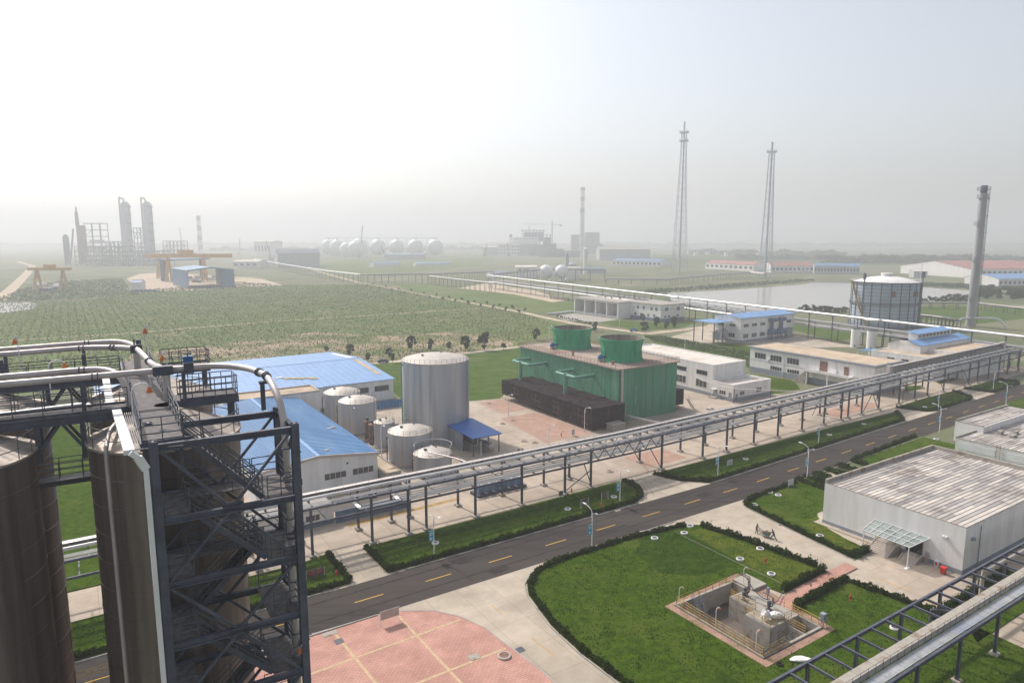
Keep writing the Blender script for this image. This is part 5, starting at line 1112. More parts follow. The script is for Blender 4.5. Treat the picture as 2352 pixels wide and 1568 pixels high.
for i, (x, y, h_) in enumerate(((3.4, 2, 5.6), (8.2, 1.2, 6.2))):
    c = F @ Vector((x, y, 0)); s = thing('mixing_vessel', ['left steel mixing vessel on legs under the blue bay roof', 'right steel mixing vessel on legs beside the workshop wall'][i], 'vessel', c)
    q = MB(); q.lathe(c, [(.4, 1.4), (1.7, 2.2), (1.7, h_ - .6), (.6, h_), (.001, h_ + .1)], 24, True); build('shell', q, m['galv'], s, True)
    for k in range(4): a = R(45 + 90 * k); q = MB(); q.tube([c + Vector((1.5 * math.cos(a), 1.5 * math.sin(a), 0)), c + Vector((1.5 * math.cos(a), 1.5 * math.sin(a), 2.6))], .12, 6); build('leg', q, m['steel'], s)
# bay building far behind the fan stacks
F = FR(276.8, 308.6); t = thing('bay_building', 'white building with four open bays, its wing with small windows on the right', 'building', F)
B = MB(F); B.bx(8, 21, 0, 43, 0, 9.6); B.bx(0, 8, 0, .5, 0, 9.6); B.bx(0, 8, 42.5, 43, 0, 9.6); B.bx(0, 8, .5, 42.5, 9.0, 9.6)
for k in (1, 2, 3): B.bx(0, .7, k * 10.7 - .35, k * 10.7 + .35, 0, 9.0); B.bx(.7, 8, k * 10.7 - .15, k * 10.7 + .15, 0, 9.0)
B.bx(0, .7, .5, .9, 0, 9); B.bx(0, .7, 42.1, 42.5, 0, 9); build('wall', B, m['white'], t)
q = MB(F); q.bx(-.4, 21.3, -.3, 43.3, 9.6, 10.1); build('roof', q, m['grey_roof'], t)
for k in range(4):
    q = MB(F); y = k * 10.7 + 5.3; q.tube([(5.5, y - 2, 1.9), (5.5, y + 2, 1.9)], 1.3, 14); q.bx(3, 8, y - 3, y + 3, 0, .8); q.bx(.1, .5, y - 4.6, y + 4.6, 0, 1.4); build('transformer', q, m['greywall'], t)
q = MB(F); q.bx(10, 20, 6, 30, 10.1, 10.3); build('roof_patch', q, m['white_roof'], t)
for y in (12, 20, 26): q = MB(F); q.lathe(F @ Vector((12, y, 10.1)), [(.4, 0), (.4, .9), (.7, 1.0), (.001, 1.5)], 10) if False else q.bx(11.6, 12.4, y - .4, y + .4, 10.1, 11.4); build('roof_vent', q, m['plinth'], t)
F2 = FR(286.6, 283.2); q = MB(F2); q.bx(0, 19.4, 0, 25.4, 0, 9.6); build('wall', q, m['white'], t)
q = MB(F2); q.bx(-.4, 19.8, -.4, 25.4, 9.602, 10.06); build('roof', q, m['grey_roof'], t)
q = MB(F2); q.bx(-.04, 19.44, -.04, 25.35, 0, 1.9); build('plinth', q, m['blue_pl'], t)
q = MB(F2); q.bx(-.04, 19.44, -.04, 25.35, 7.0, 7.2); build('string_course', q, m['blue_pl'], t)
for y, z in ((2.6, 6.2), (6.6, 6.2), (13, 6.2), (18, 6.2), (4.2, 2.6), (15, 2.4), (20, 2.4), (9, 2.4)): window(t, F2, 'u', y, z, 1.8, 2.0 if z > 5 else 1.5, 2)
for x, z in ((3.4, 6.2), (13, 6.2), (3, 2.2), (6, 2.2), (13, 2.4)): window(t, F2, 'v', x, z, 2.6 if z > 5 else 1.8, 2.0 if z > 5 else 1.3, 2)
door(t, F2, 'u', 1.2, 1.4, 3)

# ------------------------------------------------------------------ the long white pipe rack towards the lake
r2 = thing('pipe_rack', 'long pipe rack with bright silver pipes on top, passing the lake', 'pipe rack', W(300, 180))
def L2(v, off=0.0):                        # centre line
    s = (v - 105.2) / (565 - 105.2); u = 291.4 + (344.5 - 291.4) * s
    return u + off
def w2(v, off, z): return W(L2(v, off), v, z)
VS = [100, 160, 220, 300, 380, 470, 568]
for v in [110, 122, 134, 146, 158, 171, 184, 197, 210, 224, 238, 252, 267, 282, 300, 318, 336, 354, 374, 394, 414, 436, 458, 482, 508, 536, 564]:
    for off in (-2.6, 2.6):
        q = MB(); q.bar(w2(v, off, 0), w2(v, off, 12.2 if off < 0 else 8.4), .36); build('post', q, m['steel'], r2)
    q = MB(); q.bar(w2(v, -2.8, 8.2), w2(v, 3, 8.2), .28); q.bar(w2(v, -2.8, 6.2), w2(v, 3, 6.2), .28); q.bar(w2(v, -3.6, 12.2), w2(v, -1.2, 12.2), .3); build('cross_beam', q, m['steel'], r2)
def run2(off, z, r, mt, a=100, b=568):
    q = MB(); q.tube([w2(v, off, z) for v in [a] + [x for x in VS if a < x < b] + [b]], r, 10); build('pipe_run', q, m[mt], r2, True)
run2(-2.9, 12.85, .55, 'bright'); run2(-1.7, 12.7, .4, 'bright'); run2(-2.4, 6.7, .4, 'bright', 215); run2(-2.4, 6.7, .25, 'clad2', 120, 215)
for off, r in ((-1.6, .2), (-.8, .16), (0, .25), (.8, .16), (1.6, .2), (2.2, .16)): run2(off, 8.6, r, 'clad2')
for off, r in ((-1.2, .16), (0, .2), (1.0, .16), (2.0, .2)): run2(off, 6.6, r, 'clad2')
for off, z in ((-2.6, 8.0), (2.6, 8.0), (-2.6, 6.0), (2.6, 6.0)): run2(off, z, .15, 'steel')
for v0, v1 in ((325, 365), (232, 290)):
    q = MB(); n = 14
    for k in range(n):
        a = v0 + (v1 - v0) * k / n; b_ = v0 + (v1 - v0) * (k + 1) / n
        for off in (-2.6, 2.6): q.bar(w2(a, off, 6 if k % 2 else 9.6), w2(b_, off, 9.6 if k % 2 else 6), .18)
    for off in (-2.6, 2.6): q.bar(w2(v0, off, 9.6), w2(v1, off, 9.6), .22)
    build('truss', q, m['steel'], r2)
q = MB(); q.tube(smoothpath([w2(172, -2.9, 12.9), w2(166, -2.9, 12.9), w2(166, -5.5, 12.9), w2(160, -5.5, 12.9), w2(159, -2.9, 12.9), w2(150, -2.9, 12.9)], 4), .5, 10); build('expansion_loop', q, m['bright'], r2, True)
q = MB(); q.tube(smoothpath([w2(300, -2.9, 12.9), w2(297, -2.9, 12.9), w2(297, -5.5, 12.9), w2(291, -5.5, 12.9), w2(291, -2.9, 12.9), w2(288, -2.9, 12.9)], 4), .5, 10); build('expansion_loop', q, m['bright'], r2, True)
def rackline(label, pts, z, rs, npost, mt='clad', wd=3.5, name='pipe_rack', pr=.3):
    pts = [Vector((p.x, p.y, 0)) for p in pts]; t = thing(name, label, 'pipe rack', pts[0])
    for k, (o, dz, r) in enumerate(rs):
        q = MB(); L = []
        for i, p in enumerate(pts):
            d = (pts[min(i + 1, len(pts) - 1)] - pts[max(i - 1, 0)]).normalized(); L.append(p + Vector((-d.y, d.x, 0)) * o + Vector((0, 0, z + dz)))
        q.tube(L, r, 8); build('pipe_run', q, m[mt if k == 0 else 'clad'], t, True)
    tot = [0]
    for a, b in zip(pts, pts[1:]): tot.append(tot[-1] + (b - a).length)
    for k in range(npost + 1):
        s = tot[-1] * k / npost; i = max(j for j in range(len(tot)) if tot[j] <= s + 1e-6); i = min(i, len(pts) - 2)
        d = (pts[i + 1] - pts[i]).normalized(); p = pts[i] + d * (s - tot[i]); nr = Vector((-d.y, d.x, 0)) * wd / 2
        q = MB()
        for sg in (-1, 1): q.bar(p + nr * sg, p + nr * sg + Vector((0, 0, z - .2)), pr)
        q.bar(p - nr + Vector((0, 0, z - .3)), p + nr + Vector((0, 0, z - .3)), pr * .8); build('trestle', q, m['steel'], t)
    q = MB()
    for a, b in zip(pts, pts[1:]):
        d = (b - a).normalized(); nr = Vector((-d.y, d.x, 0)) * wd / 2
        for sg in (-1, 1): q.bar(a + nr * sg + Vector((0, 0, z - .6)), b + nr * sg + Vector((0, 0, z - .6)), .24)
    build('long_beam', q, m['steel'], t); return t
rackline('hazy far pipe rack coming from the refinery to the crossing beyond the plantation', [P(585, 607, 0), Z('J', 300, 500), Z('J', 640, 565), Z('J', 950, 608)], 9.5, [(-1, .4, .6), (.6, .3, .35), (1.4, -1.2, .3)], 44, 'bright', 5)
rackline('far pipe rack crossing the green field from left to right behind the plantation', [Z('J', 950, 608), Z('J', 1240, 603), Z('J', 1520, 600), Z('J', 1780, 590), Z('J', 2080, 575)], 9.5, [(-1, .5, .6), (.6, .3, .35), (1.6, .2, .3)], 22, 'clad', 5)
rackline('pipe rack sloping from the crossing towards the end of the silver pipe rack', [Z('J', 1540, 615), Z('J', 1800, 650), Z('J', 2080, 685)], 8.5, [(-.8, .4, .45), (.6, .3, .3)], 14, 'bright', 4)
rackline('raised pipe line above the two near white spheres', [w2(566, -2, 0), Z('U', 1100, 960), Z('U', 1500, 960), Z('U', 1980, 960)], 13.5, [(0, .5, .7), (1.4, 0, .3)], 12, 'clad', 4)
rackline('pipe line along the bank towards the second lattice flare', [Z('U', 2000, 1000), P(1530, 655), P(1640, 643), P(1720, 637), P(1756, 640)], 6, [(0, .5, .7), (1.5, 0, .35), (-1.5, -.2, .3)], 22, 'clad', 4)
rackline('dark low pipe rack between the gas holder and the tall grey stack', [Z('F', 1310, 560), Z('F', 1500, 580), Z('F', 1720, 620)], 4.5, [(0, .3, .5), (1, .3, .4), (-1, .3, .4)], 10, 'steel', 4)
rackline('thin pipe line crossing the green field at the right edge', [Z('F', 1340, 430), Z('F', 1900, 440), Z('F', 2400, 500)], 4.2, [(0, .3, .35), (1, .3, .3)], 9, 'clad', 3)
rackline('pipe rack crossing at the far right end of the roadside rack', [W(292, 92), W(298, 130), W(301, 160)], 6.5, [(-1, .2, .3), (0, .2, .3), (1, .2, .3), (2, .2, .3), (-2, .2, .3)], 8, 'clad', 6)

# ------------------------------------------------------------------ gas holder and grey stack
c = Vector((208.6, 381.3, 0)); t = thing('gas_holder', 'big blue-grey gas holder with ribbed wall beside the lake', 'gas holder', c)
q = MB(); q.lathe(c, [(16.9, 0), (16.9, 24.4)], 72); build('shell', q, m['gas'], t, True)
q = MB(); N = 10; q.lathe(c, [(16.8, 24.4)] + [(max(16.8 * math.cos(a * .5 * math.pi / N) if False else 16.8 * (1 - a / N), .01), 24 + 3.4 * (1 - (1 - a / N) ** 2)) for a in range(1, N + 1)], 64); build('roof', q, m['white'], t, True)
q = MB(); q.lathe(c, [(2.6, 27.0), (2.6, 28.0), (2.9, 28.1), (2.9, 29), (.001, 29.2)], 28); build('roof_turret', q, m['white'], t, True)
q = MB()
for z in [1.9 * k for k in range(1, 13)]: q.ring(c + Vector((0, 0, z)), 16.95, .09, 64, 4)
build('wall_rings', q, m['steel'], t)
for z in (0.6, 12.6, 24.4):
    q = MB(); q.lathe(c, [(16.9, z - .2), (17.9, z - .2), (17.9, z + .1), (16.9, z + .1)], 64); build('walkway_ring', q, m['steel_dk'], t)
    q = MB(); n = 40
    for k in range(n): a = 2 * math.pi * k / n; p = c + Vector((17.8 * math.cos(a), 17.8 * math.sin(a), z)); q.tube([p, p + Vector((0, 0, 1.2))], .05, 4)
    for h_ in (.6, 1.2): q.ring(c + Vector((0, 0, z + h_)), 17.8, .05, 56, 4)
    build('guard_rail', q, m['rail'] if z < 20 else m['lampw'], t)
for k in range(22):
    a = 2 * math.pi * k / 22 + .1; q = MB(); p = c + Vector((17.05 * math.cos(a), 17.05 * math.sin(a), 0)); q.bar(p, p + Vector((0, 0, 24)), .34); build('column', q, m['steel'], t)
q = MB(); n = 60
for k in range(n): a = R(178) + R(38) * k / n; b_ = R(178) + R(38) * (k + 1) / n; q.bar(c + Vector((18.1 * math.cos(a), 18.1 * math.sin(a), 24 - k * .4)), c + Vector((18.1 * math.cos(b_), 18.1 * math.sin(b_), 24 - (k + 1) * .4)), 1.1, .35)
for k in range(0, n, 2): a = R(178) + R(38) * k / n; p = c + Vector((18.7 * math.cos(a), 18.7 * math.sin(a), 24 - k * .4)); q.bar(p, p + Vector((0, 0, 1.3)), .1)
build('spiral_stair', q, m['vyellow'], t)
for an, h_ in ((205, 29.5), (322, 30.5)):
    a = R(an); p = c + Vector((17.6 * math.cos(a), 17.6 * math.sin(a), 0)); q = MB(); q.bar(p + Vector((0, 0, 1)), p + Vector((0, 0, h_)), .45); q.box(p + Vector((0, 0, h_ - 2)), (1.2, 1.2, 3)); build('vent_mast', q, m['steel'], t)
q = MB(); a = R(322); p = c + Vector((16.5 * math.cos(a), 16.5 * math.sin(a), 0)); q.tube([p + Vector((0, 0, 24)), p + Vector((0, 0, 35))], .16, 6); build('lightning_rod', q, m['lampw'], t)
for an in (255, 297): a = R(an); q = MB(); q.box(c + Vector((17.3 * math.cos(a), 17.3 * math.sin(a), 18.5)), (1.8, 1.8, 3), a); build('seal_box', q, m['rust'], t)
c = Vector((253.2, 374.2, 0)); t = thing('flue_stack', 'tall grey steel stack with a ladder and top platforms near the right edge', 'chimney', c)
q = MB(); q.lathe(c, [(2.6, 0), (2.4, 5), (2.25, 22), (1.95, 72), (1.8, 72.1)], 40); build('shaft', q, m['stack'], t, True)
q = MB(); q.lathe(c, [(1.6, 72), (1.6, 76), (1.4, 76)], 24); build('tip', q, m['steel'], t, True)
for z, r0 in ((69.3, 2.9), (73.4, 3.2)):
    q = MB(); q.lathe(c, [(1.9, z), (r0, z), (r0, z + .2), (1.9, z + .2)], 24); q.rail([c + Vector(((r0 - .1) * math.cos(2 * math.pi * k / 12), (r0 - .1) * math.sin(2 * math.pi * k / 12), z + .2)) for k in range(12)], 1.6, 1, 2, .07, True); build('top_platform', q, m['plinth'], t)
q = MB(); a = R(-8); d = Vector((math.cos(a), math.sin(a), 0))
for s_ in (-.4, .4): q.tube([c + d * 3.1 + Vector((0, s_, 2)), c + d * 2.85 + Vector((0, s_, 73))], .12, 5)
for k in range(70): q.bar(c + d * 3.0 + Vector((0, -.4, 2 + k)), c + d * 3.0 + Vector((0, .4, 2 + k)), .08)
for z in range(6, 72, 9): q.bar(c + d * 2.0 + Vector((0, 0, z)), c + d * 3.4 + Vector((0, 0, z)), .8, .3)
build('ladder', q, m['rail'], t)
for z in (15, 36, 55):
    q = MB(); a = R(195); p = c + Vector((math.cos(a), math.sin(a), 0)) * 2.9 + Vector((0, 0, z)); q.box(p, (1.8, 1.5, .2), a); q.rail([p + Vector(v_) for v_ in ((-1, -.8, 0), (1, -.8, 0), (1, .8, 0), (-1, .8, 0))], 1.8, 1, 1.5, .08, True); build('side_platform', q, m['plinth'], t)
pipe('white bent duct at the foot of the tall grey stack', [c + Vector((-14, -10, 3)), c + Vector((-9, -5, 4.5)), c + Vector((-4, -1, 4.5)), c + Vector((2, -3, 5)), c + Vector((9, -8, 5)), c + Vector((12, -11, 1))], .6, 'bright', 10, 4)

# ------------------------------------------------------------------ lattice flares
def flare(px, py, h, half0, label, ang, bays):
    c = P(px, py); t = thing('lattice_flare', label, 'flare mast', c); N = 4
    def rad(s): return half0 * ((1 - s) ** 1.2) + 4.2
    LG = [[c + Vector((rad(s) * math.cos(R(ang) + k * math.pi / 2), rad(s) * math.sin(R(ang) + k * math.pi / 2), s * h * .93)) for k in range(4)] for s in [i / bays for i in range(bays + 1)]]
    for k in range(4): q = MB(); q.tube([L_[k] for L_ in LG], .36, 6); build('leg', q, m['lattice'], t)
    q = MB()
    for i in range(bays + 1):
        for k in range(4): q.bar(LG[i][k], LG[i][(k + 1) % 4], .28)
    build('ring_beams', q, m['lattice'], t)
    q = MB()
    for i in range(bays):
        for k in range(4):
            a, b_ = (LG[i][k], LG[i + 1][(k + 1) % 4]) if (i + k) % 2 else (LG[i][(k + 1) % 4], LG[i + 1][k]); q.bar(a, b_, .22)
    build('lattice_bracing', q, m['lattice'], t)
    q = MB(); q.lathe(c, [(1.25, 0), (1.2, h * .55), (1.15, h * .93), (1.3, h * .95), (1.1, h * .985), (1.3, h * .99), (1.3, h)], 18); build('flare_riser', q, m['lattice'], t, True)
    q = MB(); q.tube([c + Vector((3.0, -1, 0)), c + Vector((2.8, -.8, h * .9))], .32, 8); q.tube([c + Vector((-2.6, -1.4, 0)), c + Vector((-2.5, -1.2, h * .3))], .4, 8); build('side_riser', q, m['bright'], t, True)
    for z in (.93, .875):
        q = MB(); q.box(c + Vector((0, 0, h * z)), (11.5, 11.5, .6), R(ang + 45)); q.rail([c + Vector((7.6 * math.cos(R(ang) + k * math.pi / 2), 7.6 * math.sin(R(ang) + k * math.pi / 2), h * z)) for k in range(4)], 2.4, 1, 4, .14, True); build('platform', q, m['lattice'], t)
        if bays < 18: break
flare(1560, 627, 205, 9.5, 'taller left lattice flare mast with cross bracing', 22, 20)
flare(1757, 638, 162, 6.5, 'shorter right lattice flare mast with even rungs', 30, 16)

# ------------------------------------------------------------------ spheres
def sphere(c, r, leg, label, name='storage_sphere', far=False, grp=None):
    t = thing(name, label, 'sphere tank', Vector((c.x, c.y, 0)), grp); z = leg + r * .95
    q = MB(); q.sphere(Vector((c.x, c.y, z)), r, 32, 18); build('shell', q, m['sph'], t, True)
    for k in range(8):
        a = 2 * math.pi * k / 8 + .2; p = Vector((c.x + r * .96 * math.cos(a), c.y + r * .96 * math.sin(a), 0)); q = MB(); q.tube([p, p + Vector((0, 0, z))], r * .045, 6); build('leg', q, m['sph'], t)
    q = MB(); q.lathe(Vector((c.x, c.y, z + r)), [(r * .14, -.1), (r * .14, r * .08), (.001, r * .08)], 12); build('top_platform', q, m['lattice'], t)
sphere(Z('U', 1163, 960), 7.9, 3.4, 'left of the two near white spheres'); sphere(Z('U', 1380, 960), 7.9, 3.4, 'right of the two near white spheres, partly hidden by a white vessel')
names = ['leftmost large white sphere of the hazy far row', 'second large white sphere of the hazy far row', 'smaller white sphere in front of the far row, left one', 'smaller white sphere in front of the far row, right one', 'white sphere in the far row behind the two smaller front spheres', 'white sphere in the far row, fourth from its right end', 'white sphere in the far row, third from its right end', 'white sphere in the far row, second from its right end', 'white sphere at the right end of the far row']
for i, (x, y0, y1, w_) in enumerate(((680, 268, 372, 140), (750, 270, 374, 140), (832, 300, 386, 130), (905, 300, 387, 140), (940, 270, 374, 150), (1098, 268, 374, 142), (1262, 268, 374, 142), (1420, 266, 374, 142), (1585, 264, 374, 142))):
    b_ = Z('J', x, y1 + 5); r = (Z('J', x + w_ / 2, y1 + 5) - b_).length * .98; sphere(b_, r, r * .22, names[i])
q = MB(); a = Z('J', 660, 378); b_ = Z('J', 1600, 378); zt = 50; q.bar(a + Vector((0, 0, zt)), b_ + Vector((0, 0, zt)), 1.6, 1.2)
for k in range(12): p = a.lerp(b_, k / 11); q.bar(p, p + Vector((0, 0, zt)), 1.0)
tag(build('sphere_gallery', q, m['lattice'], None, False, a), 'long thin gallery running over the far row of spheres', 'gallery')

# ------------------------------------------------------------------ power station and the works beyond
def mast(label, p, tip, wd, cat='crane', name='mobile_crane'):
    q = MB(); q.bar(p, tip, wd, wd); q.box(p + Vector((0, 0, 2)), (10, 6, 4)); return tag(build(name, q, m['far_steel'], None, False, p), label, cat)
def blockz(t, nm, cl, p0, p1, dep, h, z0=0.0):   # upright block whose front runs p0..p1
    d = (p1 - p0); d.z = 0; n_ = Vector((-d.y, d.x, 0)).normalized() * dep
    q = MB(); q.prism([(p.x, p.y) for p in (p0, p1, p1 + n_, p0 + n_)], z0, h); return build(nm, q, cl, t)
D0 = Z('K', 290, 1012); E0 = Z('K', 560, 1012)
t = thing('power_house', 'white power station hall with three rows of small windows in the haze', 'building', D0)
n_ = Vector((-(E0 - D0).y, (E0 - D0).x, 0)).normalized()
hh = 34
blockz(t, 'wall', m['white'], D0, E0, 40, hh)
u_ = (E0 - D0).normalized()
for rw in range(3):
    for k in range(8):
        p = D0 + u_ * ((E0 - D0).length * (k + .45) / 8) + Vector((0, 0, hh * (.22 + .27 * rw))); q = MB(); q.box(p - n_ * .1, (3.4, .8, 3.2), math.atan2(u_.y, u_.x)); build('window', q, m['glass'], t)
p2 = Z('K', 430, 1012) + n_ * 42; p3 = Z('K', 800, 1012) + n_ * 42
blockz(t, 'upper_wall', m['white'], p2, p3, 30, 52)
for k in range(9): q = MB(); q.box(p2.lerp(p3, (k + .6) / 9.4) - n_ * .1 + Vector((0, 0, 47)), (3.6, .9, 3), math.atan2(u_.y, u_.x)); build('window', q, m['glass'], t)
blockz(t, 'side_block', m['far_steel'], E0 - n_ * .5, Z('K', 670, 1016) - n_ * .5, 40, 32)
blockz(t, 'penthouse', m['far_steel'], p2 + n_ * 3, p2.lerp(p3, .1) + n_ * 3, 14, 60)
B0 = Z('K', 605, 1014) + n_ * 75; B1 = Z('K', 965, 1014) + n_ * 75
t = thing('boiler_house', 'grey open-framed boiler house rising behind the white power station hall', 'building', B0)
blockz(t, 'boiler_block', m['far_steel'], B0.lerp(B1, .04), B0.lerp(B1, .72), 30, 66, 40)
blockz(t, 'frame_deck', m['far_steel'], B0 - u_ * 6, B0.lerp(B1, .8), 30, 72, 69.5)
q = MB()
for k in range(9):
    for j in (0, 28): p = B0.lerp(B1, k / 8) + n_ * j; q.bar(p, p + Vector((0, 0, 70 if k < 7 else 60)), 1.3)
for z in (30, 44, 58): q.bar(B0 + Vector((0, 0, z)), B1 + Vector((0, 0, z)), 1.2)
build('steel_frame', q, m['far_steel'], t)
q = MB(); p = B0.lerp(B1, .22); q.bar(p + Vector((0, 0, 70)), p + Vector((0, 0, 84)), 1.4); p = B0.lerp(B1, .4); q.bar(p + Vector((0, 0, 70)), p + Vector((0, 0, 77)), 1.0); build('vent_pipes', q, m['far_steel'], t)
t = thing('filter_house', 'dark stepped filter house between the boiler house and the striped chimney', 'building', Z('K', 870, 1030))
for x0, x1, h_ in ((800, 865, 38), (868, 945, 62), (945, 1020, 42), (1020, 1110, 26), (930, 1320, 20)): blockz(t, 'block', m['far_steel'], Z('K', x0, 1030), Z('K', x1, 1030), 30, h_ * .82)
t = thing('tower_crane', 'pale tower crane with a level jib standing behind the power station', 'crane', Z('K', 975, 1020))
p = Z('K', 975, 1015) + n_ * 40; q = MB(); q.bar(p, p + Vector((0, 0, 98)), 2.6); build('mast', q, m['lattice'], t)
q = MB(); q.bar(p + Vector((0, 0, 88)) - u_ * 82, p + Vector((0, 0, 87)), 1.2, 1.6); build('jib', q, m['lattice'], t)
q = MB(); q.bar(p + Vector((0, 0, 87)), p + Vector((0, 0, 86)) + u_ * 24, 1.6, 1.6); q.box(p + u_ * 24 + Vector((0, 0, 84)), (6, 4, 5)); build('counter_jib', q, m['far_steel'], t)
c = P(1336, 587); t = thing('striped_chimney', 'very tall chimney with grey and white bands at its top', 'chimney', c); hC = (2061 - 0) / 2061 * 0 + 1; dC = c.y
def zat(y): 
    lo, hi = 0, 400
    for _ in range(50):
        mm_ = (lo + hi) / 2; f = c.y * math.cos(PITCH) - (mm_ - H) * math.sin(PITCH); uu = c.y * math.sin(PITCH) + (mm_ - H) * math.cos(PITCH)
        if 784 - FPX * uu / f > y: lo = mm_
        else: hi = mm_
    return lo
hc = zat(430); bands = [0, zat(487), zat(478), zat(462), zat(452), zat(438), hc]
mt_dark = mat('band', (.32, .33, .37), .8, s=.1); mt_cc = mat('chim', (.50, .50, .50), .85, s=.05)
k_ = (c - Vector((0, 0, 0))).length / 1568; R0, R1 = 9.5 * k_ * .62, 7.4 * k_ * .62
def rc(z): return R0 + (R1 - R0) * z / hc
for i, (z0, z1) in enumerate(((0, bands[1]), (bands[1], bands[2]), (bands[2], bands[3]), (bands[3], bands[4]), (bands[4], bands[5]), (bands[5], hc))):
    q = MB(); q.lathe(c, [(rc(z0), z0), (rc(z1), z1)], 24, False, i == 5); o = build(['shaft', 'dark_band', 'white_band', 'dark_band', 'white_band', 'dark_band'][i], q, [mt_cc, mt_dark, m['white'], mt_dark, m['white'], mt_dark][i], t, True)
for z in (bands[1], hc - 6): q = MB(); q.lathe(c, [(rc(z), z), (rc(z) + 2.2, z), (rc(z) + 2.2, z + 1.6), (rc(z), z + 1.6)], 24); build('platform', q, m['far_steel'], t)
c2 = Z('K', 1270, 985); q = MB(); q.box(Vector((c2.x, c2.y, 30)), (34, 26, 60)); tag(build('coal_tower', q, m['brown'], None, False, c2), 'dark rectangular tower left of the tall chimney foot', 'building')
for i, x in enumerate((1430, 1500)):
    b_ = Z('K', x, 985); q = MB(); q.lathe(Vector((b_.x, b_.y, 0)), [(15, 0), (15, 66), (8, 68), (.1, 69)], 20); tag(build('far_silo', q, m['far_steel'], None, True, b_), ['left of two hazy silos right of the tall chimney', 'right of two hazy silos right of the tall chimney'][i], 'silo')
q = MB(); a = Z('K', 1380, 990); b_ = Z('K', 1560, 990); q.bar(a + Vector((0, 0, 32)), b_ + Vector((0, 0, 32)), 8, 8); q.bar(b_ + Vector((0, 0, 30)), Z('K', 1690, 985) + Vector((0, 0, 8)), 6, 6)
for k in range(5): p = a.lerp(b_, k / 4); q.bar(p, p + Vector((0, 0, 30)), 3)
tag(build('conveyor_bridge', q, m['far_steel'], None, False, a), 'hazy conveyor bridge leading away from the tall chimney', 'conveyor')
def farshed(label, p0, p1, dep, h, roofm, wallm='white', hr=1.35, nw=0, cat='building', name='far_shed'):
    p0 = Vector((p0.x, p0.y, 0)); p1 = Vector((p1.x, p1.y, 0)); L = (p1 - p0).length; a = math.atan2((p1 - p0).y, (p1 - p0).x)
    F = Matrix.Translation(p0) @ Matrix.Rotation(a, 4, 'Z'); t = thing(name, label, cat, F)
    gable(t, F, L, dep, h, h * hr, 'x', m[roofm], m[wallm], h * .05, 999)
    for k in range(nw):
        q = MB(F); x = L * (k + .5) / nw; q.bx(x - L / nw * .28, x + L / nw * .28, -.08, 0, h * .35, h * .72); build('window', q, m['glass'], t)
    return t
farshed('hazy long pale shed with lilac roof right of the tall chimney', Z('K', 1560, 1068), Z('K', 2195, 1068), 60, 24, 'grey_roof', 'greywall', 1.25)
farshed('hazy long low shed with bluish roof and a row of windows in front of it', Z('K', 1720, 1135), Z('K', 2330, 1150), 40, 9, 'far_blue', 'white', 1.4, 12)
farshed('long white shed with red roof left of the second flare', Z('L', 720, 1398), Z('L', 1150, 1424), 26, 9.5, 'red_roof', 'white', 1.45, 10)
farshed('long white shed with red roof right of the second flare', Z('L', 1308, 1434), Z('L', 1690, 1434), 26, 10, 'red_roof', 'white', 1.5, 10)
farshed('grey-blue long shed left of the gas holder', Z('F', 375, 105), Z('F', 800, 112), 30, 11, 'far_blue', 'greywall', 1.3, 14)
farshed('wide cream shed whose red roof passes behind the grey stack', Z('V', 1660, 1175), Z('V', 2600, 1165), 120, 11, 'red_roof', 'white', 1.75, 16)
farshed('white shed with pale blue roof at the right edge below the red one', Z('V', 1975, 1275), Z('V', 2700, 1265), 42, 8, 'blue_roof2', 'white', 1.5, 14)
farshed('small grey shed behind the gas holder', Z('V', 1010, 1170), Z('V', 1165, 1172), 20, 8, 'white_roof', 'greywall', 1.2)
t = farshed('white pump house with pinkish roof beside the near white spheres', Z('U', 740, 905), Z('U', 1035, 905), 30, 13, 'white_roof', 'white', 1.12, 0)
Fp = Matrix.Translation(Vector((Z('U', 740, 905).x, Z('U', 740, 905).y, 0)))
for k in (60, 130, 170, 255):
    p = Z('U', 740 + k, 905); q = MB(); q.box(Vector((p.x, p.y - .1, 9.2)), (3.2, .3, 2.4)); build('window', q, m['glass'], t)
farshed('low blue-roofed shed left of the white pump house', Z('U', 430, 905), Z('U', 650, 900), 25, 5, 'far_blue', 'white', 1.4)
farshed('white flat tank house right of the near white spheres', Z('U', 1440, 935), Z('U', 1640, 935), 20, 14, 'white_roof', 'white', 1.04)
farshed('blue-roofed shed right of the near white spheres', Z('U', 1560, 850), Z('U', 2000, 850), 30, 6, 'far_blue', 'greywall', 1.3)
for i, (x, y, r, h_, lb) in enumerate(((1395, 950, 3, 14, 'white upright vessel in front of the right near sphere'), (1455, 880, 2.2, 30, 'pinkish slim column behind the near spheres'), (1530, 850, 6, 16, 'grey domed vessel behind the white tank house'), (1712, 860, 3, 36, 'slim pale column right of the near spheres'))):
    b_ = Z('U', x, y); q = MB(); q.lathe(Vector((b_.x, b_.y, 0)), [(r, 0), (r, h_ - r * .5), (r * .6, h_ - .1 * r), (.01, h_)], 16); tag(build('process_column', q, m['white'] if i in (0, 3) else m['greywall'], None, True, b_), lb, 'column')
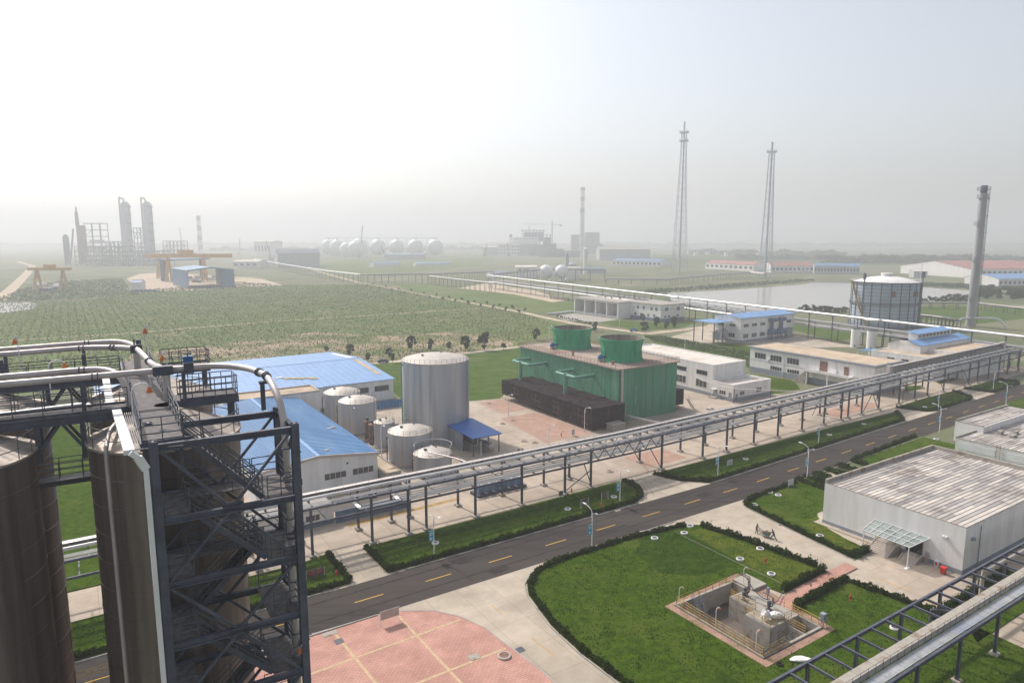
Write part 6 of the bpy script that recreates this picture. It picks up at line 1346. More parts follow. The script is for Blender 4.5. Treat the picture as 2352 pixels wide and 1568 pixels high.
# grey-blue hall and pale block far left of the spheres
t = farshed('long grey-blue machine hall left of the far white spheres', Z('J', 240, 470), Z('J', 600, 465), 50, 24, 'far_steel', 'greywall', 1.25)
farshed('hazy white block behind the far pipe rack at the left', Z('J', 40, 375), Z('J', 180, 378), 40, 40, 'white_roof', 'white', 1.05, 5)
farshed('thin blue-roofed shed in the far green field', Z('J', 1060, 468), Z('J', 1290, 462), 18, 7, 'far_blue', 'white', 1.3)
farshed('thin pale shed right of the blue one in the far green field', Z('J', 1420, 458), Z('J', 1720, 452), 15, 5, 'blue_roof2', 'white', 1.3)
farshed('pale site sheds in front of the far row of spheres', Z('J', 1150, 402), Z('J', 1500, 402), 25, 12, 'far_blue', 'greywall', 1.2)
farshed('lilac block left of the white power station hall', Z('K', 100, 1012), Z('K', 285, 1012), 40, 24, 'white_roof', 'greywall', 1.05)
for lb, a, b_ in (('mobile crane jib leaning left behind the far hall at left', ('J', 182, 412), ('J', 137, 245)), ('tall lattice crane behind the far spheres', ('J', 945, 382), ('J', 962, 108)), ('crane jib leaning left in front of the far spheres', ('J', 1165, 385), ('J', 1120, 288)), ('thin crane jib in front of the white power station hall', ('K', 420, 1015), ('K', 410, 850)), ('short crane jib left of the power station', ('K', 118, 1015), ('K', 150, 870)), ('long crane jib at the right of the hazy refinery', ('I', 2318, 610), ('I', 2275, 455)), ('crane jib among the refinery frames', ('I', 1570, 560), ('I', 1535, 345)), ('upright thin mast right of the orange gantry', ('I', 2045, 570), ('I', 2052, 435))):
    p = Z(*a); f = p.y / math.cos(0); tx, ty = (TL[b_[0]][0] + b_[1] / TL[b_[0]][2]) * KK, (TL[b_[0]][1] + b_[2] / TL[b_[0]][2]) * KK
    cx = (tx - 1176) / FPX; c_y = -(ty - 784) / FPX; dv = Vector((cx, math.cos(PITCH) + c_y * math.sin(PITCH), -math.sin(PITCH) + c_y * math.cos(PITCH))); k = p.y / dv.y
    mast(lb, p, Vector((dv.x * k, p.y, H + dv.z * k)), max(1.0, p.y * .0011))

# ------------------------------------------------------------------ hazy refinery at the left
for i, (xl, xr) in enumerate(((1072, 1150), (1257, 1335))):
    b_ = Z('I', (xl + xr) / 2, 655); r = 8.2; t = thing('distillation_column', ['left of two tall hazy refinery columns', 'right of two tall hazy refinery columns'][i], 'column', b_); hcol = 116
    q = MB(); q.lathe(b_, [(r * 1.1, 0), (r * 1.1, 8), (r, 9), (r, hcol - 6), (r * .8, hcol - 3), (r * .4, hcol)], 28, False, True); build('shell', q, m['greywall'], t, True)
    q = MB(); q.tube(smoothpath([b_ + Vector((-2, 0, hcol - 1)), b_ + Vector((-3, 0, hcol + 5)), b_ + Vector((-8, 0, hcol + 6)), b_ + Vector((-10.5, 0, hcol + 1)), b_ + Vector((-10.5, 0, 40)), b_ + Vector((-10.2, 0, 10))], 4), 1.5, 8); build('overhead_pipe', q, m['greywall'], t, True)
    for z in (28, 44, 60, 76, 92, 106): q = MB(); q.lathe(b_, [(r, z), (r + 1.8, z), (r + 1.8, z + .8), (r, z + .8)], 20, a0=R(-60), a1=R(80)); build('platform', q, m['far_steel'], t)
    q = MB(); q.bar(b_ + Vector((9.5, -2, 4)), b_ + Vector((9.5, -2, hcol - 8)), 1.1); build('ladder', q, m['rust'], t)
def frame(label, x0, x1, yb, h, bays, lv, dep, name='steel_frame', infill=.35):
    a, b_ = Z('I', x0, yb), Z('I', x1, yb); a.z = b_.z = 0; t = thing(name, label, 'steel frame', a); d = Vector((0, dep, 0)); rn = random.Random(x0); wd = a.y * .0011
    for k in range(bays + 1):
        for o in (Vector(), d): p = a.lerp(b_, k / bays) + o; q = MB(); q.bar(p, p + Vector((0, 0, h)), wd); build('column', q, m['far_steel'], t)
    q = MB()
    for j in range(1, lv + 1):
        z = Vector((0, 0, h * j / lv))
        for o in (Vector(), d): q.bar(a + o + z, b_ + o + z, wd)
        for k in range(bays + 1): p = a.lerp(b_, k / bays) + z; q.bar(p, p + d, wd)
    for k in range(bays):
        for j in range(lv):
            if rn.random() < .5: q.bar(a.lerp(b_, k / bays) + Vector((0, 0, h * j / lv)), a.lerp(b_, (k + 1) / bays) + Vector((0, 0, h * (j + 1) / lv)), wd * .6)
    build('beam_grid', q, m['far_steel'], t)
    for k in range(bays):
        for j in range(max(1, int(lv * .7))):
            if rn.random() < infill: p = a.lerp(b_, (k + .5) / bays) + d * rn.uniform(.2, .8) + Vector((0, 0, h * (j + .3) / lv)); L = (b_ - a).length / bays; q = MB(); q.tube([p - Vector((L * .4, 0, 0)), p + Vector((L * .4, 0, 0))], h / lv * rn.uniform(.15, .3), 10); build('drum', q, m['greywall'], t, True)
    return t
frame('tall open steel frame between the left mast and the two columns', 745, 885, 640, 78, 2, 6, 25, infill=.6)
frame('long lower steel frame with drums left of the two columns', 885, 1090, 650, 42, 6, 4, 30, infill=.7)
frame('steel frame between the two refinery columns', 1165, 1250, 650, 68, 3, 7, 25)
frame('low steel frame right of the refinery columns', 1405, 1560, 620, 42, 5, 4, 30)
frame('dense dark process frame in front of the refinery at the left', 650, 1060, 672, 34, 9, 4, 40, infill=.85)
frame('low process frame under the refinery columns', 1060, 1400, 672, 26, 8, 3, 40, infill=.7)
b_ = Z('I', 720, 655); t = thing('heater_stack', 'brownish heater tower with a thin stack at the left of the refinery', 'stack', b_)
q = MB(); q.box(b_ + Vector((0, 0, 36)), (11, 12, 72)); build('heater_box', q, m['rust'], t); q = MB(); q.lathe(b_ + Vector((-6, 0, 0)), [(3.4, 72), (2.8, 96), (1.4, 98), (1.4, 106)], 14); build('stack', q, m['rust'], t, True); q = MB(); q.bar(b_ + Vector((-12, -4, 66)), b_ + Vector((-22, -4, 8)), 3); build('duct', q, m['rust'], t)
b_ = Z('I', 583, 660); q = MB(); q.lathe(b_, [(5.2, 0), (5.2, 50), (3, 53), (3, 55)], 16, False, True); tag(build('column', q, m['far_steel'], None, True, b_), 'short hazy column at the far left of the refinery', 'column')
b_ = Z('I', 1718, 575); k_ = b_.y / 1568; t = thing('striped_stack', 'hazy stack with red and white bands right of the refinery', 'chimney', b_)
for j in range(8): z0 = 11 * j * k_; q = MB(); rr = (9 - .25 * j) * k_ * .62; q.lathe(b_, [(rr, z0), (rr * .98, z0 + 11 * k_)], 20, False, j == 7); build('red_band' if j % 2 else 'white_band', q, m['red_roof'] if j % 2 else m['white'], t, True)
def gantry(label, x0, x1, yb, h, x2, wd):
    a, b_ = Z('I', x0, yb), Z('I', x1, yb); e = Z('I', x2, yb); s = a.y; t = thing('gantry_crane', label, 'gantry crane', a); up = Vector((0, 0, 1))
    q = MB(); q.bar(a - (b_ - a) * .25 + up * h, e + up * h, wd * 1.6, wd * 1.6); q.bar(a - (b_ - a) * .25 + up * h + Vector((0, 6, 0)), e + up * h + Vector((0, 6, 0)), wd * 1.6, wd * 1.6); build('girder', q, m['far_orange'], t)
    for p in (a, b_):
        for o in (-4, 8): q = MB(); q.bar(p + Vector((0, o, 0)), p + Vector((0, 3, h)), wd); build('leg', q, m['far_orange'], t)
    q = MB(); q.box(a.lerp(b_, .6) + up * (h + wd * 1.5), (wd * 4, 8, wd * 2)); build('trolley', q, m['far_orange'], t)
gantry('big orange gantry crane in front of the refinery columns', 1365, 1740, 770, 27, 1975, 3.0)
gantry('second orange gantry crane in line behind the blue steel shed', 1440, 1745, 800, 29, 1960, 2.4)
gantry('small orange gantry crane over the scrap yard at far left', 313, 535, 880, 20, 590, 1.7)
a = Z('I', 1480, 832); b_ = Z('I', 1612, 862); e = Z('I', 2010, 850); t = thing('portal_shed', 'open-fronted blue steel shed beyond the plantation', 'shed', b_)
n_ = (a - b_); hS = 18.5
def slab(nm, p0, p1, z0, z1, th, mt):
    d = (p1 - p0); n2 = Vector((-d.y, d.x, 0)).normalized() * th; q = MB(); q.prism([(p.x, p.y) for p in (p0, p1, p1 + n2, p0 + n2)], z0, z1); return build(nm, q, mt, t)
slab('side_wall', a, b_, 0, hS - 1.5, .6, m['far_blue']); e2 = e + n_
slab('side_wall', e - (e - b_) * .0, e2, 0, hS - 1.5, .6, m['far_steel']); slab('front_panel', b_.lerp(e, .72), e, 0, hS - 1.5, .6, m['far_blue'])
q = MB(); o = 1.2; mid0 = b_.lerp(e, .5); mid1 = a.lerp(e2, .5)
for zz in (0, .5): q.add([(b_.x - o, b_.y, hS - 1.6 + zz), (mid0.x, mid0.y, hS + 1.2 + zz), (mid1.x, mid1.y, hS + 1.2 + zz), (a.x - o, a.y, hS - 1.6 + zz), (e.x + o, e.y, hS - 1.6 + zz), (e2.x + o, e2.y, hS - 1.6 + zz)], [(0, 1, 2, 3), (1, 4, 5, 2)])
q.bar(b_ + Vector((0, 0, hS - 1.6)), mid0 + Vector((0, 0, hS + 1.2)), .6, 1.4); q.bar(mid0 + Vector((0, 0, hS + 1.2)), e + Vector((0, 0, hS - 1.6)), .6, 1.4); build('roof', q, m['far_blue'], t)
q = MB(); q.bar(b_ + Vector((0, 0, 1)), b_.lerp(e, .72) + Vector((0, 0, 1)), .5, 2); build('low_wall', q, m['far_steel'], t)
a = Z('I', 1385, 800); e = Z('I', 1722, 775); t = thing('portal_shed', 'second blue steel portal behind the open-fronted shed', 'shed', a); slab('side_wall', a, a + Vector((5, 6, 0)), 0, 23, 3, m['far_steel']); slab('side_wall', e, e + Vector((4, 5, 0)), 0, 23, 3, m['far_steel'])
q = MB(); q.bar(a + Vector((0, 8, 23.6)), e + Vector((0, 8, 23.6)), 22, 1.6); build('roof', q, m['far_blue'], t)
farshed('white-roofed store right of the open-fronted blue shed', Z('I', 1990, 690), Z('I', 2205, 690), 50, 11, 'white_roof', 'white', 1.15, 4)
farshed('small white hut with blue base at the edge of the scrap yard', Z('I', 1122, 880), Z('I', 1210, 880), 8, 7.5, 'far_blue', 'white', 1.3)
q = MB(); p = Z('I', 1125, 892); r_ = Z('I', 1335, 892); q.bar(p + Vector((0, 0, 1)), r_ + Vector((0, 0, 1)), .5, 2); tag(build('site_fence', q, m['far_blue'], None, False, p), 'dark blue site fence below the scrap yard', 'fence')
rn = random.Random(11)
for i in range(34):
    x = rn.uniform(1620, 1830) if i < 18 else rn.uniform(340, 520); y = rn.uniform(770, 815) if i < 18 else rn.uniform(835, 885); p = Z('I', x, y); q = MB(); w_ = rn.uniform(2, 6)
    q.tube([p + Vector((-w_, 0, 1.5)), p + Vector((w_, rn.uniform(-2, 2), 1.5))], rn.uniform(.8, 1.8), 8) if i % 2 else q.box(p + Vector((0, 0, 1)), (w_, 3, 2.4), rn.uniform(0, 3))
    o = build('scrap_piece', q, m[rn.choice(['greywall', 'white', 'far_steel', 'rust'])], None, False, p); tag(o, 'hazy piece of steel scrap under the blue shed' if i < 18 else 'hazy piece of scrap under the small orange gantry', 'scrap', 'steel scrap under the blue shed' if i < 18 else 'scrap under the small gantry')
# pale pipes lying on the ground beside the bay building
for i in range(7):
    p = Z('U', 1230 + 40 * i, 1200 + 5 * i); q = MB(); q.lathe(p + Vector((0, 0, 1.1)), [(1.1, -1.1), (1.1, 1.2)], 12, True, True); o = build('concrete_pipe', q, m['cast'], None, True, p); tag(o, 'short pale concrete pipe in the row left of the bay building', 'pipe', 'concrete pipes in a row')
for i in range(5):
    p = Z('E', 20 + 45 * i, 488 - 5 * i); q = MB(); 
    for k in range(3): q.tube([p + Vector((-3, k * .9, .5)), p + Vector((3, k * .9 + .4, .5))], .42, 8)
    o = build('pipe_bundle', q, m['greywall'], None, True, p); tag(o, 'bundle of grey pipes lying left of the bay building', 'pipes', 'grey pipe bundles')

# ------------------------------------------------------------------ white hall at the right
F = FR(104.6, 42.1); L_, D_, H_ = 35.6, 21.8, 7.15
t = thing('white_hall', 'large plain white hall with a streaked panel roof and a glass entrance canopy', 'building', F)
q = MB(F); q.bx(0, L_, 0, D_, 0, H_); build('wall', q, m['white'], t)
q = MB(F); q.bx(.35, L_ - .35, .0, D_ - .35, H_, H_ + .04); build('roof', q, m['roofpanels'], t)
q = MB(F)
for b_ in ((0, L_, D_ - .35, D_), (0, .12, 0, D_ - .35), (L_ - .35, L_, 0, D_ - .35)): q.bx(b_[0], b_[1], b_[2], b_[3], H_, H_ + (.75 if b_[0] != 0 or b_[1] > 1 else .12))
q.bx(.12, L_ - .35, 0, .12, H_, H_ + .12); build('parapet', q, m['cast'], t)
q = MB(F); y = .74
while y < D_ - .5: q.bx(.2, L_ - .4, y - .022, y + .022, H_ + .04, H_ + .085); y += .74
build('roof_seams', q, m['rust'], t)
q = MB(F); q.bx(-.035, L_ + .035, -.035, D_ + .035, 0, .75); build('plinth', q, m['plinth'], t)
q = MB(F); q.bx(-1.0, 0, 12.5, D_ + 1, 0, .2); q.bx(0, L_, D_, D_ + 1, 0, .2); build('apron', q, m['concrete2'], t)
def steps(y0, y1, n, dp, h, lab):
    s = thing('entrance_steps', lab, 'steps', F @ Vector((0, (y0 + y1) / 2, 0))); q = MB(F); q.bx(-1.3, 0, y0, y1, .02, h)
    for k in range(n): q.bx(-1.3 - (k + 1) * dp, -1.3 - k * dp, y0, y1, .02, h - (k + 1) * h / (n + 1))
    build('steps', q, m['tan'], s); q = MB(F)
    for y in (y0 - .12, y1): q.add([(0, y, 0), (-1.3 - n * dp, y, 0), (-1.3 - n * dp, y, .15), (-1.3, y, h + .05), (0, y, h + .05), (0, y + .12, 0), (-1.3 - n * dp, y + .12, 0), (-1.3 - n * dp, y + .12, .15), (-1.3, y + .12, h + .05), (0, y + .12, h + .05)], [(0, 1, 2, 3, 4), (9, 8, 7, 6, 5), (1, 6, 7, 2), (2, 7, 8, 3), (3, 8, 9, 4), (0, 5, 6, 1)])
    build('cheek_wall', q, m['tan'], s)
    q = MB(F)
    for y in (y0 + .2, y1 - .2):
        for k in range(3): a = .4 + .45 * k; q.tube(smoothpath([(-.2 - .35 * k, y, h), (-.25 - .35 * k, y, h + .8), (-.6 - .35 * k, y, h + 1.05), (-.95 - .35 * k, y, h + .7), (-1.0 - .35 * k, y, h)], 3), .03, 5)
    build('handrail', q, m['rail'], s)
steps(8.9, 12.0, 7, .32, 1.25, 'wider entrance steps with eight treads under the glass canopy, left flight'); steps(5.4, 7.6, 4, .3, .8, 'lower entrance steps under the glass canopy, right flight')
for a, wd, z, h_ in ((9.7, 1.3, 1.28, 2.1), (5.6, 2.2, .82, 2.3)):
    q = MB(F); q.bx(-.05, 0, a, a + wd, z, z + h_); o = build('door', q, m['dark'], t); q = MB(F); q.bx(-.08, -.0, a - .1, a, z, z + h_ + .1); q.bx(-.08, 0, a + wd, a + wd + .1, z, z + h_ + .1); q.bx(-.08, 0, a, a + wd, z + h_, z + h_ + .1); build('door_frame', q, m['rust'], o)
t2 = thing('entrance_canopy', 'pale green glass canopy on thin posts in front of the white hall', 'canopy', F @ Vector((0, 9, 0)))
q = MB(F); q.add([(0, 4.7, 3.75), (0, 13, 3.75), (-4.6, 12.4, 3.3), (-4.6, 5.2, 3.3), (0, 4.7, 3.8), (0, 13, 3.8), (-4.6, 12.4, 3.35), (-4.6, 5.2, 3.35)], [(0, 1, 2, 3), (7, 6, 5, 4), (0, 4, 5, 1), (1, 5, 6, 2), (2, 6, 7, 3), (3, 7, 4, 0)]); build('glass_roof', q, m['glaze'], t2)
q = MB(F)
for k in range(7): y0 = 4.7 + 8.3 * k / 6; y1 = 5.2 + 7.2 * k / 6; q.bar((0, y0, 3.86), (-4.6, y1, 3.41), .07, .1)
for k in range(4): s_ = k / 3; q.bar((-4.6 * s_, 4.7 + .5 * s_, 3.88 - .45 * s_), (-4.6 * s_, 13 - .6 * s_, 3.88 - .45 * s_), .07, .1)
build('frame', q, m['lampw'], t2)
for y in (5.4, 12.2): q = MB(F); q.tube([(-4.4, y, 0), (-4.4, y, 3.4)], .09, 10); q.bx(-4.9, -3.9, y - .25, y + .25, .02, .1); build('post', q, m['lampw'], t2)
q = MB(F)
for y in (2.4, 2.8): q.lathe(F @ Vector((-.2, y, 4.9)), [(.12, -.15), (.17, .1), (.05, .16)], 10, True) if False else q.bx(-.42, 0, y - .12, y + .12, 4.8, 5.05)
q.bx(-.1, 0, 2.2, 3.0, 4.7, 4.8); build('wall_lamp', q, m['lampw'], t)
q = MB(F); q.bx(1.8, 2.4, -.4, 0, 4.9, 5.3); build('wall_lamp', q, m['plinth'], t)
q = MB(F); q.tube([(4.4, -.14, 0), (4.4, -.14, 6.6)], .07, 8); q.lathe(F @ Vector((4.4, -.14, 6.6)), [(.07, 0), (.22, .3)], 10); build('rain_pipe', q, m['plinth'], t, True)
b = MB(F); b.bx(-.35, 0, 3.05, 3.6, .1, .95); o = tag(build('hydrant_box', b, m['white2'], None, False, F @ Vector((-.2, 3.3, 0))), 'white hydrant box with red panel against the white hall', 'box'); b = MB(F); b.bx(-.37, -.35, 3.15, 3.5, .25, .8)
me = build('red_panel', b, m['red'], None, False, F @ Vector((-.2, 3.3, 0))); me.parent = o; me.location = (0, 0, 0)
t3 = thing('wheelie_bin', 'red wheeled bin in front of the white hall', 'bin', F @ Vector((-1.7, 1.7, 0)))
q = MB(F); q.add([(-2.0, 1.42, .12), (-1.45, 1.42, .12), (-1.45, 1.98, .12), (-2.0, 1.98, .12), (-2.08, 1.36, 1.0), (-1.37, 1.36, 1.0), (-1.37, 2.04, 1.0), (-2.08, 2.04, 1.0)], [(3, 2, 1, 0), (4, 5, 6, 7), (0, 1, 5, 4), (1, 2, 6, 5), (2, 3, 7, 6), (3, 0, 4, 7)]); build('body', q, m['red'], t3)
q = MB(F); q.bx(-2.14, -1.31, 1.32, 2.08, 1.0, 1.09); build('lid', q, m['red'], t3)
q = MB(F)
for y in (1.45, 1.95): q.tube([(-1.45, y - .03, .12), (-1.45, y + .03, .12)], .12, 12)
build('wheels', q, m['dark'], t3, True)
q = MB(); rn = random.Random(2)
for k in range(40): p = F @ Vector((-.3 - rn.random() * .3, 4.4 + rn.random() * .5, 0)); q.tube([p, p + Vector((rn.uniform(-.1, .2), rn.uniform(-.1, .2), rn.uniform(1.1, 1.9)))], .02, 4)
tag(build('brooms', q, m['tan'], None, False, F @ Vector((-.4, 4.6, 0))), 'bundle of straw brooms leaning by the hall door', 'brooms')
# second hall behind
F = FR(166.4, 44); t = thing('second_hall', 'second white hall with stained stepped roofs behind the plain one', 'building', F)
q = MB(F); q.bx(0, 45, 0, 27, 0, 3.2); q.bx(9.2, 37, 25.3, 31.4, 0, 4.75); build('wall', q, m['white'], t)
q = MB(F); q.bx(.35, 44.6, .3, 25.3, 3.2, 3.26); q.bx(.35, 9.2, 25.3, 26.7, 3.2, 3.26); q.bx(9.5, 36.7, 25.6, 31.1, 4.75, 4.81); build('roof', q, m['roofpanels'], t)
q = MB(F); y = .74
while y < 31:
    if y < 24.8: q.bx(.4, 44.5, y - .03, y + .03, 3.26, 3.31)
    elif y > 25.8: q.bx(9.6, 36.6, y - .03, y + .03, 4.81, 4.86)
    y += .74
build('roof_seams', q, m['rust'], t)
q = MB(F); q.bx(-.02, 9.2, 26.7, 27.02, 3.2, 3.65); q.bx(-.02, .3, 0, 26.7, 3.2, 3.36); q.bx(9.18, 37, 31.1, 31.42, 4.75, 5.2); q.bx(9.18, 9.5, 25.28, 31.1, 4.75, 4.95); build('parapet', q, m['cast'], t)
q = MB(F); q.bx(-.05, 0, .6, 17.5, .9, 2.5); q.bx(-.05, 0, 19, 26.2, .9, 2.5); build('wall_panel', q, m['white2'], t)
q = MB(F)
for s_ in (18.0, 18.7): q.tube([(-.2, s_, .2), (-.2, s_, 3.9)], .035, 4)
for k in range(10): q.bar((-.2, 18.0, .3 + .38 * k), (-.2, 18.7, .3 + .38 * k), .035)
build('ladder', q, m['rust'], t)
for b_ in ((11, 12.6, 22.4, 23.2, 3.3, 4.1), (10.4, 12.8, 19.8, 20.5, 3.3, 3.8), (14, 15.8, 20.6, 21.1, 3.3, 4.0)):
    q = MB(F); q.bx(*b_); build('roof_unit', q, m['cast'], t)

# ------------------------------------------------------------------ sump with pump deck
F = FR(63.7, 44.9); PL_, PD_ = 11.5, 13.8
t = thing('concrete_sump', 'sunken concrete basin with a raised pump deck and yellow railings in the lawn', 'basin', F)
q = MB(F); w_ = .32; zt = .35
for b_ in ((0, PL_, 0, w_), (0, PL_, PD_ - w_, PD_), (0, w_, w_, PD_ - w_), (PL_ - w_, PL_, w_, PD_ - w_)): q.bx(*b_, -2.6, zt)
build('basin_wall', q, m['cast'], t)
q = MB(F); q.bx(w_, PL_ - w_, w_, PD_ - w_, -2.6, -2.35); build('floor', q, m['wet'], t)
q = MB(F); q.prism([(5.4, 3.1), (PL_ - .33, 3.1), (PL_ - .33, 10.9), (7.3, 10.9), (7.3, 6.9), (5.4, 6.9)], -2.34, .55); o = build('pump_deck', q, m['cast'], t)
q = MB(F); q.bx(PL_, PL_ + 3, 10.4, PD_, 0, .55); q.bx(PL_ + .6, PL_ + 1.4, 12.6, 13.4, .55, .57); build('side_slab', q, m['cast'], t)
q = MB(F); q.bx(5.6, PL_ - .3, 2.9, 3.1, -2.34, .1); q.bx(8.4, 8.6, w_, 2.9, -2.34, .2); build('divider_wall', q, m['cast'], t)
q = MB(F)
q.rail([(.16, .16, zt), (.16, PD_ - .16, zt)], 1.05, 2, 1.35, .042, kick=.14); q.rail([(.16, PD_ - .16, zt), (PL_ - .1, PD_ - .16, zt)], 1.05, 2, 1.4, .042); q.rail([(.16, .16, zt), (5.0, .16, zt)], 1.05, 2, 1.2, .042, kick=.14); q.rail([(PL_ - .16, .16, zt), (PL_ - .16, 5.4, zt)], 1.05, 2, 1.3, .042)
build('outer_railing', q, m['vyellow'], t)
q = MB(F); q.rail([(5.5, 3.2, .55), (5.5, 6.8, .55), (7.4, 6.8, .55), (7.4, 10.8, .55), (9.2, 10.8, .55)], 1.0, 2, 1.3, .04); q.rail([(5.5, 3.2, .55), (PL_ - .4, 3.2, .55)], 1.0, 2, 1.3, .04); q.rail([(8.5, .4, .2), (8.5, 2.8, .2)], 1.0, 2, 1.2, .04); build('deck_railing', q, m['vyellow'], t)
q = MB(F); q.rail([(1.9, 3.4, -1.2), (1.9, 10.2, -1.2)], 1.05, 2, 1.3, .028); build('gangway_railing', q, m['rail'], t)
q = MB(F); q.bx(.35, 1.9, 1.2, 10.2, -1.3, -1.2); build('gangway', q, m['steel_dk'], t)
for y0, y1, x in ((13.3, 10.4, 1.0), (.6, 2.6, 4.6)):
    q = MB(F); a, b_ = ((3.4, 13.2, .35), (1.7, 10.0, -1.2)) if x == 1.0 else ((6.2, 1.0, .2), (2.2, 1.5, -1.2))
    a = Vector(a); b_ = Vector(b_); dd = (b_ - a); pr = Vector((-dd.y, dd.x, 0)).normalized() * .45
    for s_ in (-1, 1): q.bar(a + pr * s_, b_ + pr * s_, .06, .2)
    for k in range(8): c = a.lerp(b_, k / 8); q.bar(c - pr, c + pr, .2, .03)
    o2 = build('stair', q, m['steel_dk'], t); q = MB(F)
    for s_ in (-1, 1):
        for h_ in (.5, 1.0): q.tube([a + pr * s_ + Vector((0, 0, h_)), b_ + pr * s_ + Vector((0, 0, h_))], .03, 5)
        for k in range(4): c = a.lerp(b_, k / 3) + pr * s_; q.tube([c, c + Vector((0, 0, 1))], .03, 4)
    build('handrail', q, m['rail'], o2)
def pumpset(x, y, h_, label):
    s = thing('pump', label, 'pump', F @ Vector((x, y, .55)))
    q = MB(F); q.bx(x - .3, x + .3, y - .3, y + .3, .55, .7); q.tube([(x, y, .7), (x, y, 1.0), (x, y, 1.05), (x, y, 1.75), (x, y, 1.85)], [.14, .14, .26, .26, .12], 14); build('motor', q, m['steel_dk'], s, True)
    q = MB(F); q.tube(smoothpath([(x + .2, y, .9), (x + .7, y, .9), (x + .75, y, 1.2), (x + .75, y, h_), (x + .8, y + .3, h_ + .1), (x + .8, y + 1.6, h_ + .1)], 3), .07, 8); q.ring(F @ Vector((x + .75, y, 1.9)), .2, .03, 14, 5); q.tube([(x + .75, y, 1.5), (x + .75, y, 1.75)], .16, 10); build('pipework', q, m['brown'], s, True)
pumpset(8.9, 5.9, 1.9, 'black upright pump motor near the white bags on the sump deck')
pumpset(8.1, 9.2, 3.3, 'dark pump pipework with tall risers at the back of the sump deck')
pumpset(9.2, 9.8, 2.9, 'second dark pump pipework beside the tall risers on the sump deck')
q = MB(F); q.tube(smoothpath([(8.9, 10.8, 3.4), (8.9, 9.6, 3.4), (8.8, 8.3, 2.3), (8.7, 6.6, 1.9), (9.4, 6.2, 1.8)], 4), .06, 8); tag(build('hose_pipe', q, m['steel_dk'], None, True, F @ Vector((8.9, 9, 1))), 'dark bent pipe linking the pumps on the sump deck', 'pipe')
s = thing('field_panel', 'narrow grey control post at the edge of the sump deck', 'panel', F @ Vector((10.9, 7.6, .55))); q = MB(F); q.tube([(10.9, 7.6, .5), (10.9, 7.6, 1.5)], .06, 8); build('post', q, m['steel'], s); q = MB(F); q.bx(10.75, 11.05, 7.45, 7.75, 1.3, 2.3); build('box', q, m['plinth'], s)
s = thing('electric_cabinet', 'grey outdoor cabinet on a frame at the right corner of the sump', 'cabinet', F @ Vector((PL_ + .4, .3, .1))); q = MB(F)
for a in (.1, .8):
    for b_ in (0, .6): q.bar((PL_ + a, b_, .1), (PL_ + a, b_, .9), .07)
build('frame', q, m['rail'], s); q = MB(F); q.bx(PL_, PL_ + .9, -.05, .65, .9, 1.2); q.bx(PL_ + .1, PL_ + .8, 0, .6, 1.3, 1.85); build('box', q, m['plinth'], s)
def bag(F_, x, y, z, sx, sy, sz, label, name='white_bag', seed=0):
    rn = random.Random(seed); q = MB(); c = F_ @ Vector((x, y, z)); n, mm = 14, 8; vs = []; fs = []
    for i in range(mm + 1):
        th = math.pi * i / mm
        for k in range(n):
            a = 2 * math.pi * k / n; r = math.sin(th) ** .7 * (1 + .16 * math.sin(3 * a + seed) + rn.uniform(-.1, .1)); vs.append(c + Vector((sx * r * math.cos(a), sy * r * math.sin(a), sz * (1 - math.cos(th)) * .5 * (1 + rn.uniform(-.12, .12)))))
    fs = [(i * n + k, i * n + (k + 1) % n, (i + 1) * n + (k + 1) % n, (i + 1) * n + k) for i in range(mm) for k in range(n)]; q.add(vs, [f[::-1] for f in fs]); return tag(build(name, q, m['bag'], None, False, c), label, 'bag')
bag(F, 6.5, 4.6, .55, .6, .55, 1.3, 'tall crumpled white bag on the sump deck, left one', seed=1); bag(F, 8.0, 4.2, .55, 1.0, .6, .8, 'wide crumpled white bag on the sump deck, right one', seed=2)
bag(F, 3.4, -2.5, .14, 1.3, .55, .3, 'flat white sheet crumpled on the grass beside the sump', 'plastic_sheet', seed=3)
for i, (x, y) in enumerate(((1.1, 7.6), (1.2, 6.2), (1.1, 4.6), (1.0, 2.5))): bag(F, x, y, -1.2, .75, .45, .3, ['grey sack on the sump gangway, farthest of four', 'grey sack on the sump gangway beside the next-to-last', 'crumpled sack bundle in the middle of the sump gangway', 'flat sack on the sump gangway nearest the front corner'][i], 'sack', seed=5 + i)
q = MB(); q.ring(F @ Vector((.6, -1.7, .25)), .28, .11, 20, 8); tag(build('old_tyre', q, m['dark'], None, True, F @ Vector((.6, -1.7, .15))), 'old black tyre lying at the front corner of the sump', 'tyre')
def pitlamp(x, y, z, label, hd):
    p = F @ Vector((x, y, z)); s = thing('gooseneck_lamp', label, 'lamp', p); hd = F.to_3x3() @ Vector(hd); q = MB(); pts = [p, p + Vector((0, 0, 2.2))] + [p + Vector((0, 0, 2.2)) + hd * (.35 * (1 - math.cos(a))) + Vector((0, 0, .35 * math.sin(a))) for a in (.5, 1.0, 1.57, 2.1, 2.6)]
    q.tube(pts, .045, 6); build('pole', q, m['lampw'], s); e = pts[-1]; q = MB(); q.lathe(e + Vector((0, 0, -.12)), [(.03, .16), (.11, .08), (.15, 0), (.001, -.03)], 10); build('lamp_head', q, m['orange'], s, True)
pitlamp(.25, 13.3, .35, 'white gooseneck lamp at the left corner of the sump', (.9, -.3, 0)); pitlamp(.25, 7.2, .35, 'white gooseneck lamp half way along the front railing of the sump', (1, 0, 0)); pitlamp(.3, 1.3, .35, 'white gooseneck lamp near the front corner of the sump', (1, 0, 0)); pitlamp(PL_ + .4, 12.3, .3, 'white gooseneck lamp at the back corner of the sump', (.8, -.5, 0))
